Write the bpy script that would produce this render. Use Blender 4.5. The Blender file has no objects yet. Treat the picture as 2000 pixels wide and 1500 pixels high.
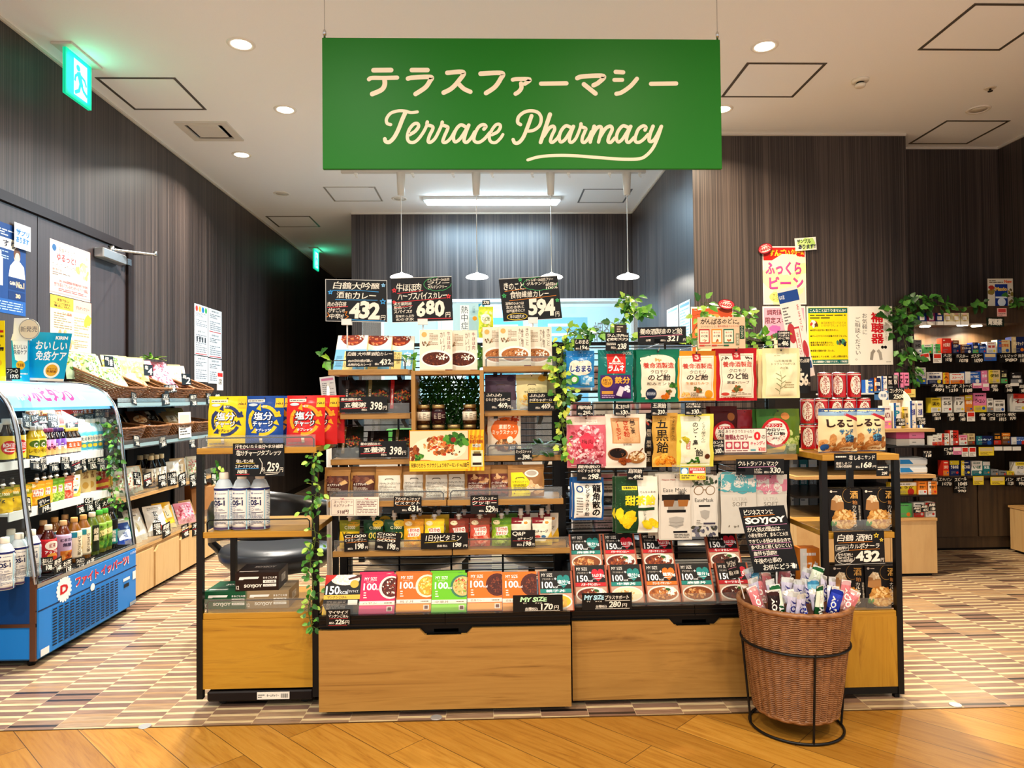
import bpy, math, random
from mathutils import Vector, Matrix, noise
from mathutils.geometry import tessellate_polygon
C = bpy.context.scene.collection
SC = bpy.context.scene
PI = math.pi
# ---------------------------------------------------------------- camera
F = 1387.0; CAMZ = 1.12; TH, PH, RO = math.radians(1.746), math.radians(1.14), math.radians(0.59)
cam_d = bpy.data.cameras.new('camera'); cam = bpy.data.objects.new('camera', cam_d); C.objects.link(cam)
cam_d.sensor_width = 36; cam_d.lens = F/2000*36; cam_d.clip_start = .02
fw = Vector((math.sin(TH)*math.cos(PH), math.cos(TH)*math.cos(PH), math.sin(PH)))
r0 = Vector((math.cos(TH), -math.sin(TH), 0)); u0 = r0.cross(fw)
rt = math.cos(RO)*r0 - math.sin(RO)*u0; up = math.cos(RO)*u0 + math.sin(RO)*r0
cam.matrix_world = Matrix(((rt.x, up.x, -fw.x, 0), (rt.y, up.y, -fw.y, 0), (rt.z, up.z, -fw.z, CAMZ), (0, 0, 0, 1)))
SC.camera = cam
def ray(px, py): return rt*((px-1000)/F) + up*((750-py)/F) + fw
def PY(px, py, y): d = ray(px, py); return d*(y/d.y) + Vector((0, 0, CAMZ))     # point of the plane y=const
def PX(px, py, x): d = ray(px, py); return d*(x/d.x) + Vector((0, 0, CAMZ))
def PZ(px, py, z): d = ray(px, py); return d*((z-CAMZ)/d.z) + Vector((0, 0, CAMZ))
# ---------------------------------------------------------------- light
SC.view_settings.view_transform = 'Standard'; SC.view_settings.look = 'None'
SC.view_settings.gamma = 1; SC.view_settings.use_curve_mapping = False
SC.view_settings.exposure = 0.2
SC.cycles.use_denoising = True
SC.cycles.max_bounces = 8; SC.cycles.diffuse_bounces = 6; SC.cycles.glossy_bounces = 3
SC.cycles.transparent_max_bounces = 24; SC.cycles.transmission_bounces = 6
SC.cycles.caustics_reflective = False; SC.cycles.caustics_refractive = False
SC.cycles.sample_clamp_indirect = 4
W = bpy.data.worlds.new('world'); SC.world = W; W.use_nodes = True
W.node_tree.nodes['Background'].inputs[0].default_value = (.98, .98, .965, 1)
W.node_tree.nodes['Background'].inputs[1].default_value = .9
def lamp(name, kind, loc, power, col, size=.1, rot=(0, 0, 0), spread=None, cone=None, blend=.6, sy=None):
    d = bpy.data.lights.new(name, kind); d.energy = power; d.color = col
    if kind == 'AREA':
        d.shape = 'DISK' if sy is None else 'RECTANGLE'; d.size = size
        if sy: d.size_y = sy
        if spread: d.spread = math.radians(spread)
    else: d.shadow_soft_size = size
    if kind == 'SPOT': d.spot_size = math.radians(cone); d.spot_blend = blend
    o = bpy.data.objects.new(name, d); C.objects.link(o); o.location = loc; o.rotation_euler = rot
    return o
WARM = (1, .83, .60); NEUT = (1, .93, .82); COOL = (.52, .79, 1)
# downlights in the mall ceiling in front of the shop (they stand behind the camera) and above the display
for x, y, e, c in ((-2.1, .9, 28, NEUT), (-.7, .9, 30, NEUT), (.7, .9, 30, WARM), (2.1, .9, 28, WARM), (-1.4, -.8, 20, NEUT), (0, -.8, 20, NEUT), (1.4, -.8, 20, WARM)):
    lamp('mall_downlight', 'AREA', (x, y, 2.97), e, c, .16, spread=150)
# ---------------------------------------------------------------- materials
_mc = {}
def lin(h):
    h = h.lstrip('#')
    if len(h) == 3: h = ''.join(c*2 for c in h)
    return tuple(((int(h[i:i+2], 16)/255) + .055)**2.4/1.055**2.4 if int(h[i:i+2], 16) > 10 else int(h[i:i+2], 16)/255/12.92 for i in (0, 2, 4)) + (1,)
def mat(h, rough=.5, metal=0, emit=0, spec=.22, alpha=1, trans=0, coat=0):
    k = (h, rough, metal, emit, spec, alpha, trans, coat)
    if k in _mc: return _mc[k]
    m = bpy.data.materials.new('paint_' + h.lstrip('#')); m.use_nodes = True
    p = m.node_tree.nodes['Principled BSDF']; I = p.inputs
    I['Base Color'].default_value = tuple(q**1.13 for q in lin(h)[:3])+(1,); I['Roughness'].default_value = rough; I['Metallic'].default_value = metal
    I['Specular IOR Level'].default_value = spec; I['Alpha'].default_value = alpha
    I['Transmission Weight'].default_value = trans; I['Coat Weight'].default_value = coat
    if trans: I['IOR'].default_value = 1.2
    if emit: I['Emission Color'].default_value = lin(h); I['Emission Strength'].default_value = emit
    _mc[k] = m; return m
def MM(x): return mat(x) if isinstance(x, str) else x
def nodes(name):
    m = bpy.data.materials.new(name); m.use_nodes = True; t = m.node_tree
    return m, t, t.nodes['Principled BSDF']
def N(t, kind, **kw):
    n = t.nodes.new(kind)
    for k, v in kw.items():
        if k in n.inputs: n.inputs[k].default_value = v
        else: setattr(n, k, v)
    return n
def ramp(t, fac, stops, interp='LINEAR'):
    r = t.nodes.new('ShaderNodeValToRGB'); e = r.color_ramp; e.interpolation = interp
    while len(e.elements) > 1: e.elements.remove(e.elements[0])
    for i, (p, c) in enumerate(stops):
        q = e.elements[0] if i == 0 else e.elements.new(p)
        q.position = p; q.color = lin(c)
    t.links.new(fac, r.inputs[0]); return r
def coords(t, scale=(1, 1, 1), rot=(0, 0, 0), kind='Object'):
    tc = t.nodes.new('ShaderNodeTexCoord'); mp = t.nodes.new('ShaderNodeMapping')
    mp.inputs['Scale'].default_value = scale; mp.inputs['Rotation'].default_value = rot
    t.links.new(tc.outputs[kind], mp.inputs[0]); return mp.outputs[0]
def wood(name, stops, scale, rough=.4, bump=.0, dist=1.5):
    m, t, p = nodes(name)
    c = coords(t, scale)
    n = N(t, 'ShaderNodeTexNoise', Scale=1.0, Detail=6.0, Roughness=.62, Distortion=dist); t.links.new(c, n.inputs['Vector'])
    r = ramp(t, n.outputs['Fac'], stops); t.links.new(r.outputs[0], p.inputs['Base Color'])
    p.inputs['Roughness'].default_value = rough
    if bump:
        b = N(t, 'ShaderNodeBump', Strength=bump, Distance=.002); t.links.new(n.outputs['Fac'], b.inputs['Height']); t.links.new(b.outputs[0], p.inputs['Normal'])
    return m
def glassy(name, tint, gloss=.08, rough=.03, dens=.06):
    """clear acrylic sheet or film: mostly lets light through, a little tint and a mirror sheen at grazing angles"""
    m = bpy.data.materials.new(name); m.use_nodes = True; t = m.node_tree; t.nodes.clear()
    o = N(t, 'ShaderNodeOutputMaterial'); tr = N(t, 'ShaderNodeBsdfTransparent'); tr.inputs[0].default_value = tint
    g = N(t, 'ShaderNodeBsdfGlossy', Roughness=rough); d = N(t, 'ShaderNodeBsdfDiffuse')
    d.inputs[0].default_value = (.9, .92, .92, 1); a = N(t, 'ShaderNodeMixShader'); a.inputs[0].default_value = dens
    b = N(t, 'ShaderNodeMixShader'); lw = N(t, 'ShaderNodeLayerWeight', Blend=.25)
    mt = N(t, 'ShaderNodeMath', operation='MULTIPLY_ADD'); mt.inputs[1].default_value = .5; mt.inputs[2].default_value = gloss
    L = t.links.new; L(tr.outputs[0], a.inputs[1]); L(d.outputs[0], a.inputs[2]); L(lw.outputs['Fresnel'], mt.inputs[0]); L(mt.outputs[0], b.inputs[0])
    L(a.outputs[0], b.inputs[1]); L(g.outputs[0], b.inputs[2]); L(b.outputs[0], o.inputs[0]); return m
ACR = glassy('clear_acrylic', (.93, .95, .94, 1), .03, .04, .05)
FILM = glassy('clear_film', (.96, .96, .96, 1), .1, .12, .06)
GLS = glassy('clear_glass', (.93, .97, .97, 1), .03, .01, .01)
OAK = wood('oak_veneer', [(.28, '#7a5320'), (.42, '#9a6f32'), (.58, '#a57a3a'), (.74, '#855c22')], (1.1, 5, 17), .42, 0, 2.4)
OAKV = wood('oak_veneer_upright', [(.3, '#7a5320'), (.45, '#9a6f32'), (.6, '#a57a3a'), (.75, '#855c22')], (26, 5, 1.3), .42)
OAKY = wood('golden_oak_veneer', [(.28, '#8e6017'), (.42, '#ab7a1c'), (.58, '#b58525'), (.76, '#8a5a12')], (1.1, 4, 17), .4, 0, 2.6)
OAKYV = wood('golden_oak_upright', [(.28, '#8e6017'), (.42, '#ab7a1c'), (.58, '#b58525'), (.76, '#8a5a12')], (17, 4, 1.1), .4, 0, 2.6)
BIRCH = wood('pale_birch_veneer', [(.3, '#b8905c'), (.5, '#caa671'), (.7, '#bd9661')], (3, 22, 1.2), .45)
PLY = wood('plywood_edge', [(.35, '#8f6534'), (.5, '#cfa468'), (.65, '#a67a42')], (1, 1, 160), .5, 0, .2)
BLK = mat('#070707', .5, 0, 0, .25); BLKM = mat('#090909', .4, 0, 0, .3); CHALK = mat('#0e0d0c', .4, 0, 0, .3)
WHT = mat('#ece9e2', .5); STEEL = mat('#c8c9cb', .25, 1); WPL = mat('#f2f0ea', .4)
# ---------------------------------------------------------------- mesh builder
class B:
    def __init__(s): s.v = []; s.f = []; s.m = []; s.sm = []; s.slots = []; s.M = None
    def mi(s, m):
        m = MM(m)
        if m not in s.slots: s.slots.append(m)
        return s.slots.index(m)
    def add(s, vs, fs, m, smooth=False):
        k = len(s.v); i = s.mi(m)
        s.v += [tuple(s.M @ Vector(q)) for q in vs] if s.M else [tuple(q) for q in vs]
        for f in fs: s.f.append(tuple(a+k for a in f)); s.m.append(i); s.sm.append(smooth)
        return s
    def box(s, a, b, m):
        x0, y0, z0 = a; x1, y1, z1 = b
        vs = [(x0, y0, z0), (x1, y0, z0), (x1, y1, z0), (x0, y1, z0), (x0, y0, z1), (x1, y0, z1), (x1, y1, z1), (x0, y1, z1)]
        return s.add(vs, [(0, 3, 2, 1), (4, 5, 6, 7), (0, 1, 5, 4), (1, 2, 6, 5), (2, 3, 7, 6), (3, 0, 4, 7)], m)
    def cbox(s, a, b, m, r=.004):
        """box with chamfered edges"""
        vs = []; fs = []; c = [(a[i]+b[i])/2 for i in range(3)]; h = [abs(b[i]-a[i])/2 for i in range(3)]; r = min(r, *[x*.9 for x in h]); idx = {}
        for sx in (-1, 1):
            for sy in (-1, 1):
                for sz in (-1, 1):
                    for k in range(3):
                        q = [c[i] + (sx, sy, sz)[i]*(h[i] - (0 if i == k else r)) for i in range(3)]
                        idx[(sx, sy, sz, k)] = len(vs); vs.append(q)
        for k in range(3):
            o = [i for i in range(3) if i != k]
            for sg in (-1, 1):
                ring = []
                for p, q in ((-1, -1), (1, -1), (1, 1), (-1, 1)):
                    t = [0, 0, 0]; t[k] = sg; t[o[0]] = p; t[o[1]] = q; ring.append(idx[(*t, k)])
                fs.append(tuple(ring))
        for k in range(3):
            o = [i for i in range(3) if i != k]
            for p in (-1, 1):
                for q in (-1, 1):
                    e = []
                    for sg in (-1, 1):
                        t = [0, 0, 0]; t[k] = sg; t[o[0]] = p; t[o[1]] = q; e.append((idx[(*t, o[0])], idx[(*t, o[1])]))
                    fs.append((e[0][0], e[0][1], e[1][1], e[1][0]))
        for sx in (-1, 1):
            for sy in (-1, 1):
                for sz in (-1, 1): fs.append(tuple(idx[(sx, sy, sz, k)] for k in range(3)))
        C0 = Vector(c); out = []
        for f in fs:
            P = [Vector(vs[i]) for i in f]; n = (P[1]-P[0]).cross(P[2]-P[0]); m0 = sum(P, Vector())/len(P)
            out.append(f if n.dot(m0-C0) > 0 else f[::-1])
        return s.add(vs, out, m)
    def tube(s, pts, r, m, n=8, closed=False, caps=True):
        P = [Vector(p) for p in pts]; L = len(P); vs = []; fs = []; ref = None
        for i, p in enumerate(P):
            a = P[i-1] if (i or closed) else p; b = P[(i+1) % L] if (i < L-1 or closed) else p
            d = (b-a).normalized()
            if ref is None: ref = d.orthogonal().normalized()
            ref = (ref - d*ref.dot(d)).normalized(); w = d.cross(ref); rr = r[i] if isinstance(r, (list, tuple)) else r
            for k in range(n):
                t = 2*PI*k/n; vs.append(p + (ref*math.cos(t)+w*math.sin(t))*rr)
        for i in range(L if closed else L-1):
            j = (i+1) % L
            for k in range(n): fs.append((i*n+k, i*n+(k+1) % n, j*n+(k+1) % n, j*n+k))
        s.add(vs, fs, m, True)
        if caps and not closed: s.add(vs, [tuple(range(n))[::-1], tuple((L-1)*n+k for k in range(n))], m)
        return s
    def lathe(s, prof, m, n=20, c=(0, 0, 0), sx=1, sy=1, smooth=True):
        """prof: (r, z[, material]) up the axis"""
        L = len(prof)
        vs = [(c[0]+p[0]*math.cos(2*PI*k/n)*sx, c[1]+p[0]*math.sin(2*PI*k/n)*sy, c[2]+p[1]) for p in prof for k in range(n)]
        k0 = len(s.v); s.v += [tuple(s.M @ Vector(q)) for q in vs] if s.M else vs
        for i in range(L-1):
            mi = s.mi(prof[i][2] if len(prof[i]) > 2 else m)
            for k in range(n):
                s.f.append((k0+i*n+k, k0+i*n+(k+1) % n, k0+(i+1)*n+(k+1) % n, k0+(i+1)*n+k)); s.m.append(mi); s.sm.append(smooth)
        s.f.append(tuple(k0+k for k in range(n))[::-1]); s.m.append(s.mi(prof[0][2] if len(prof[0]) > 2 else m)); s.sm.append(False)
        s.f.append(tuple(k0+(L-1)*n+k for k in range(n))); s.m.append(s.mi(prof[-1][2] if len(prof[-1]) > 2 else m)); s.sm.append(False)
        return s
    def prism(s, poly, a, b, m, axis=1):
        """outline in the plane across `axis`, from a to b along it"""
        def P(q, d): return (q[0], d, q[1]) if axis == 1 else ((d, q[0], q[1]) if axis == 0 else (q[0], q[1], d))
        n = len(poly); vs = [P(q, a) for q in poly] + [P(q, b) for q in poly]
        tri = tessellate_polygon([[Vector((q[0], q[1], 0)) for q in poly]])
        s.add(vs, [(i, (i+1) % n, n+(i+1) % n, n+i) for i in range(n)], m)
        return s.add(vs, [tuple(t) for t in tri] + [tuple(n+i for i in t[::-1]) for t in tri], m)
    def grid(s, S, nu, nv, m, off=0, flip=False, smooth=True):
        vs = [S(i/nu, j/nv, off) for j in range(nv+1) for i in range(nu+1)]
        fs = [(j*(nu+1)+i, j*(nu+1)+i+1, (j+1)*(nu+1)+i+1, (j+1)*(nu+1)+i) for j in range(nv) for i in range(nu)]
        if flip: fs = [f[::-1] for f in fs]
        return s.add(vs, fs, m, smooth)
    def mesh(s, name):
        me = bpy.data.meshes.new(name); me.from_pydata(s.v, [], s.f)
        for q in s.slots: me.materials.append(q)
        me.polygons.foreach_set('material_index', s.m); me.polygons.foreach_set('use_smooth', s.sm); me.update(); return me
    def build(s, name, parent=None, label=None, cat=None, group=None, kind=None, loc=None, rot=None, bevel=0):
        o = bpy.data.objects.new(name, s.mesh(name)); C.objects.link(o)
        if parent: o.parent = parent
        if loc is not None: o.location = loc
        if rot is not None: o.rotation_euler = rot
        if bevel:
            q = o.modifiers.new('bevel', 'BEVEL'); q.width = bevel; q.segments = 2; q.limit_method = 'ANGLE'
        return tag(o, label, cat, group, kind)
_seen = {}
def tag(o, label=None, cat=None, group=None, kind=None):
    if label:
        if label in _seen and not (group and _seen[label] == group): print('DUPLABEL', label)
        if not 4 <= len(label.split()) <= 16: print('LABELLEN', len(label.split()), label)
        _seen[label] = group or 1; o['label'] = label
    if cat: o['category'] = cat
    if group: o['group'] = group
    if kind: o['kind'] = kind
    return o
def empty(name, loc, label=None, cat=None, group=None, rot=None):
    o = bpy.data.objects.new(name, None); C.objects.link(o); o.location = loc; o.empty_display_size = .05
    if rot is not None: o.rotation_euler = rot
    return tag(o, label, cat, group)
def struct(b, name, parent=None, **kw): return b.build(name, parent, kind=None if parent else 'structure', **kw)
ORD = ['first', 'second', 'third', 'fourth', 'fifth', 'sixth', 'seventh', 'eighth', 'ninth', 'tenth', 'eleventh', 'twelfth', 'thirteenth', 'fourteenth', 'fifteenth', 'sixteenth', 'seventeenth', 'eighteenth', 'nineteenth', 'twentieth']
def nth(i, n=None):
    if i == 0: return 'leftmost'
    if n and i == n-1: return 'rightmost'
    return ORD[i] + ' from left'
# ---------------------------------------------------------------- printed artwork: flat shapes and lettering laid on a surface S(u, v, offset)
_gl = {}
def glyph(ch, wt=0):
    k = (ch, wt)
    if k not in _gl:
        cu = bpy.data.curves.new('t', 'FONT'); cu.resolution_u = 2; cu.offset = wt
        def get(s_):
            cu.body = s_; o = bpy.data.objects.new('t', cu); me = bpy.data.meshes.new_from_object(o)
            r = [tuple(x.co)[:2] for x in me.vertices], [tuple(p.vertices) for p in me.polygons]
            bpy.data.objects.remove(o); bpy.data.meshes.remove(me); return r
        if ch == ' ': r = ([], [], .3)
        else:
            v, f = get(ch)
            if ord(ch) > 0x2e80: adv = 1.0
            elif v:
                v2, _ = get(ch+ch); adv = max(a[0] for a in v2) - max(a[0] for a in v)
            else: adv = .3
            r = (v, f, adv)
        bpy.data.curves.remove(cu); _gl[k] = r
    return _gl[k]
def layout(text, wt=0, vert=False, hand=0, rnd=random):
    vs = []; fs = []; pen = 0
    for ch in text:
        dense = ord(ch) > 0x3400 and wt                             # heavy weight of a dense character: the light outline laid down several times
        v, f, adv = glyph(ch, 0 if dense else wt); k = len(vs)
        if hand: a = rnd.uniform(-.09, .09)*hand; sc = 1+rnd.uniform(-.12, .1)*hand; dy = rnd.uniform(-.05, .05)*hand; sh = .1*hand
        else: a = 0; sc = 1; dy = 0; sh = 0
        ca, sa = math.cos(a)*sc, math.sin(a)*sc
        for x, y in v:
            if vert:
                if ch in 'ー-（）()': x, y = .5+(y-.38), .38-(x-.5)
                x += (1-adv)/2
            x += y*sh; X, Y = x-adv/2, y-.38
            X, Y = X*ca-Y*sa+adv/2, X*sa+Y*ca+.38+dy
            vs.append((X, Y-pen, 0) if vert else (X+pen, Y, 0))
        fs += [tuple(i+k for i in t) for t in f]
        if dense:
            w_ = wt*.8; base = vs[k:]; nv = len(base)
            for q, (ax, ay) in enumerate(((w_, w_*.5), (-w_, -w_*.5), (w_*.5, -w_), (-w_*.5, w_))[:2 if wt < .02 else 4]):
                kk = len(vs); vs += [(x+ax, y+ay, q+1) for x, y, _ in base]; fs += [tuple(i+kk for i in t) for t in f]
        pen += 1.0 if vert else adv*(1-.06*(hand > 0))
    return vs, fs
def _split(vs, fs, mx, my):
    """cut long triangles so that they follow a curved surface"""
    vs = list(vs); st = [tuple(f) for f in fs]; out = []; cache = {}
    while st:
        f = st.pop(); best = 1.0; e = None
        for i in range(3):
            a, b = vs[f[i]], vs[f[(i+1) % 3]]; L = max(abs(a[0]-b[0])/mx, abs(a[1]-b[1])/my)
            if L > best: best = L; e = i
        if e is None: out.append(f); continue
        i, j, k = f[e], f[(e+1) % 3], f[(e+2) % 3]; q = (min(i, j), max(i, j))
        if q not in cache: cache[q] = len(vs); vs.append(((vs[i][0]+vs[j][0])/2, (vs[i][1]+vs[j][1])/2)+tuple(vs[i][2:]))
        m = cache[q]; st += [(i, m, k), (m, j, k)]
    return vs, out
def _clip(V, T):
    """keep only what lies on the unit square"""
    if all(-1e-4 < q[0] < 1.0001 and -1e-4 < q[1] < 1.0001 for q in V): return V, T
    NV = []; NT = []
    for f in T:
        P_ = [V[i] for i in f]
        for ax, lim, sg in ((0, 0, 1), (0, 1, -1), (1, 0, 1), (1, 1, -1)):
            Q = []
            for i, p in enumerate(P_):
                q = P_[i-1]; a = (q[ax]-lim)*sg >= 0; c = (p[ax]-lim)*sg >= 0
                if a != c: t = (lim-q[ax])/(p[ax]-q[ax]); Q.append((q[0]+(p[0]-q[0])*t, q[1]+(p[1]-q[1])*t)+tuple(p[2:]))
                if c: Q.append(p)
            P_ = Q
            if len(P_) < 3: break
        if len(P_) >= 3: k = len(NV); NV += P_; NT += [(k, k+i, k+i+1) for i in range(1, len(P_)-1)]
    return NV, NT
def art(b, S, items, asp=1.0, o0=.00025, cut=None, seed=1, step=6e-5):
    """items in surface units 0..1 (u right, v up); asp = height/width so that circles stay round"""
    rnd = random.Random(seed); o = o0-step
    for k, it in enumerate(items):
        o += step; t = it[0]; LZ = None
        if t == 'r': x0, y0, x1, y1, c = it[1:6]; V = [(x0, y0), (x1, y0), (x1, y1), (x0, y1)]; T = [(0, 1, 2), (0, 2, 3)]
        elif t == 'e':
            cx, cy, rx, ry, c = it[1:6]; ry = ry if ry else rx/asp; n = 20
            V = [(cx, cy)] + [(cx+rx*math.cos(2*PI*i/n), cy+ry*math.sin(2*PI*i/n)) for i in range(n)]; T = [(0, i+1, (i+1) % n+1) for i in range(n)]
        elif t == 'p': V = it[1]; c = it[2]; T = [tuple(q) for q in tessellate_polygon([[Vector((q[0], q[1], 0)) for q in V]])]
        elif t == 'l':                                              # pen line: points, width, colour
            P = it[1]; w = it[2]/2; c = it[3]; V = []; T = []
            for i in range(len(P)-1):
                (x0, y0), (x1, y1) = P[i], P[i+1]; dx, dy = x1-x0, (y1-y0)*asp; L = math.hypot(dx, dy) or 1; nx, ny = -dy/L*w, dx/L*w/asp; q = len(V)
                ex, ey = dx/L*w*.6, dy/L*w*.6/asp
                V += [(x0+nx-ex, y0+ny-ey, i), (x0-nx-ex, y0-ny-ey, i), (x1-nx+ex, y1-ny+ey, i), (x1+nx+ex, y1+ny+ey, i)]; T += [(q, q+1, q+2), (q, q+2, q+3)]
        elif t == 'n':                                              # a helping of food: many little lumps
            cx, cy, rx, ry, cols, n, sz = it[1:8]
            groups = {}
            for i in range(n):
                a = rnd.uniform(0, 2*PI); d = math.sqrt(rnd.random()); x = cx+rx*d*math.cos(a); y = cy+ry*d*math.sin(a); s_ = sz*rnd.uniform(.6, 1.3); th = rnd.uniform(0, PI)
                c_ = cols[i % len(cols)]; Vg, Tg = groups.setdefault(c_, ([], [])); q = len(Vg)
                for j in range(7):
                    al = 2*PI*j/7; ex, ey = s_*math.cos(al), s_*.62*math.sin(al)
                    Vg.append((x+ex*math.cos(th)-ey*math.sin(th), y+(ex*math.sin(th)+ey*math.cos(th))/asp, i))
                Tg += [(q, q+j, q+j+1) for j in range(1, 6)]
            for gi, (c_, (Vg, Tg)) in enumerate(groups.items()):
                Vg, Tg = _clip(Vg, Tg)
                if cut: Vg, Tg = _split(Vg, Tg, cut, cut)
                b.add([S(q[0], q[1], o+q[2]*2.5e-6) for q in Vg], Tg, c_)
            o += n*2.5e-6; continue
        elif t == 's':                                              # fine print: broken thin rules
            x0, y0, x1, y1, n, c = it[1:7]; V = []; T = []; h = (y1-y0)/n
            for i in range(n):
                x = x0; y = y1-(i+.75)*h
                while x < x1-.01:
                    w_ = min((x1-x0)*rnd.uniform(.1, .3), x1-x); q = len(V)
                    V += [(x, y), (x+w_, y), (x+w_, y+h*.45), (x, y+h*.45)]; T += [(q, q+1, q+2), (q, q+2, q+3)]; x += w_+(x1-x0)*.035
                    if rnd.random() < .1: break
        elif t in ('t', 'h'):
            txt, x0, y0, x1, y1, c = it[1:7]; op = it[7] if len(it) > 7 else ''
            wt = .022 if 'b' in op else (.045 if 'B' in op else 0); rot = it[8] if len(it) > 8 else 0
            if t == 'h' and not wt: wt = .012
            rows = txt.split('\n'); V = []; T = []; nr = len(rows); LZ = []
            for ri, row in enumerate(rows):
                v_, f_ = layout(row, wt, 'v' in op, 1 if t == 'h' else 0, rnd)
                if not v_: continue
                X0 = min(q[0] for q in v_); X1 = max(q[0] for q in v_); Y0 = min(q[1] for q in v_); Y1 = max(q[1] for q in v_)
                if 'v' in op: bx0 = x1-(ri+1)*(x1-x0)/nr+.04*(x1-x0)/nr*(nr > 1); bx1 = x1-ri*(x1-x0)/nr-.04*(x1-x0)/nr*(nr > 1); by0, by1 = y0, y1
                else: bx0, bx1 = x0, x1; by1 = y1-ri*(y1-y0)/nr-.05*(y1-y0)/nr*(nr > 1); by0 = y1-(ri+1)*(y1-y0)/nr+.05*(y1-y0)/nr*(nr > 1)
                if row and all(q in 'ー一-ニハ' for q in row): Y0, Y1 = -.08, .85
                q = len(V); kx = (bx1-bx0)/max(X1-X0, 1e-6); ky = (by1-by0)/max(Y1-Y0, 1e-6)
                if 'L' in op:                                       # keep letter shapes, align left
                    kk = min(kx, ky*asp); kx, ky = kk, kk/asp
                for x, y, lz in v_: V.append((bx0+(x-X0)*kx, by0+(y-Y0)*ky)); LZ.append(lz)
                T += [tuple(i+q for i in f) for f in f_]
            if rot:
                cx, cy = (x0+x1)/2, (y0+y1)/2; ca, sa = math.cos(rot), math.sin(rot)
                V = [(cx+(x-cx)*ca-(y-cy)*asp*sa, cy+((x-cx)*sa/asp+(y-cy)*ca)) for x, y in V]
        if LZ: V = [(q[0], q[1], z) for q, z in zip(V, LZ)]
        V, T = _clip(V, T)
        if cut: V, T = _split(V, T, cut, cut)
        b.add([S(q[0], q[1], o+(q[2]*4e-6 if len(q) > 2 else 0)) for q in V], T, c)
        if V and len(V[0]) > 2: o += max(q[2] for q in V)*4e-6
    return b
def flat(W_, H_, y=0, x0=None, z0=0):
    xx = -W_/2 if x0 is None else x0
    return lambda u, v, o: (xx+u*W_, y-o, z0+v*H_)
def plane(O, U, V_):
    """artwork plane from corner O with edge vectors U, V"""
    O, U, V_ = Vector(O), Vector(U), Vector(V_); n = U.cross(V_).normalized()
    return lambda u, v, o: tuple(O+U*u+V_*v+n*o)
def star(cx, cy, r, asp, c, w=.012):
    P = [(cx+r*(1 if i % 2 == 0 else .42)*math.sin(i*PI/5), cy+r*(1 if i % 2 == 0 else .42)*math.cos(i*PI/5)/asp) for i in range(11)]
    return ('l', P, w, c)
# ---------------------------------------------------------------- walls, floor, ceiling
def wall_mat():
    m, t, p = nodes('dark_striped_laminate')
    c = coords(t, (105, 105, .3)); n = N(t, 'ShaderNodeTexNoise', Scale=1.0, Detail=3.0, Roughness=.7); t.links.new(c, n.inputs['Vector'])
    c2 = coords(t, (5, 5, .12)); n2 = N(t, 'ShaderNodeTexNoise', Scale=1.0, Detail=2.0); t.links.new(c2, n2.inputs['Vector'])
    mx = N(t, 'ShaderNodeMath', operation='MULTIPLY_ADD'); mx.inputs[1].default_value = .35; t.links.new(n2.outputs['Fac'], mx.inputs[0]); t.links.new(n.outputs['Fac'], mx.inputs[2])
    r = ramp(t, mx.outputs[0], [(.50, '#211b18'), (.62, '#302826'), (.70, '#3d332f'), (.79, '#544842'), (.86, '#342b28')])
    t.links.new(r.outputs[0], p.inputs['Base Color']); p.inputs['Roughness'].default_value = .42; p.inputs['Specular IOR Level'].default_value = .4
    return m
WALL = wall_mat()
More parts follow.
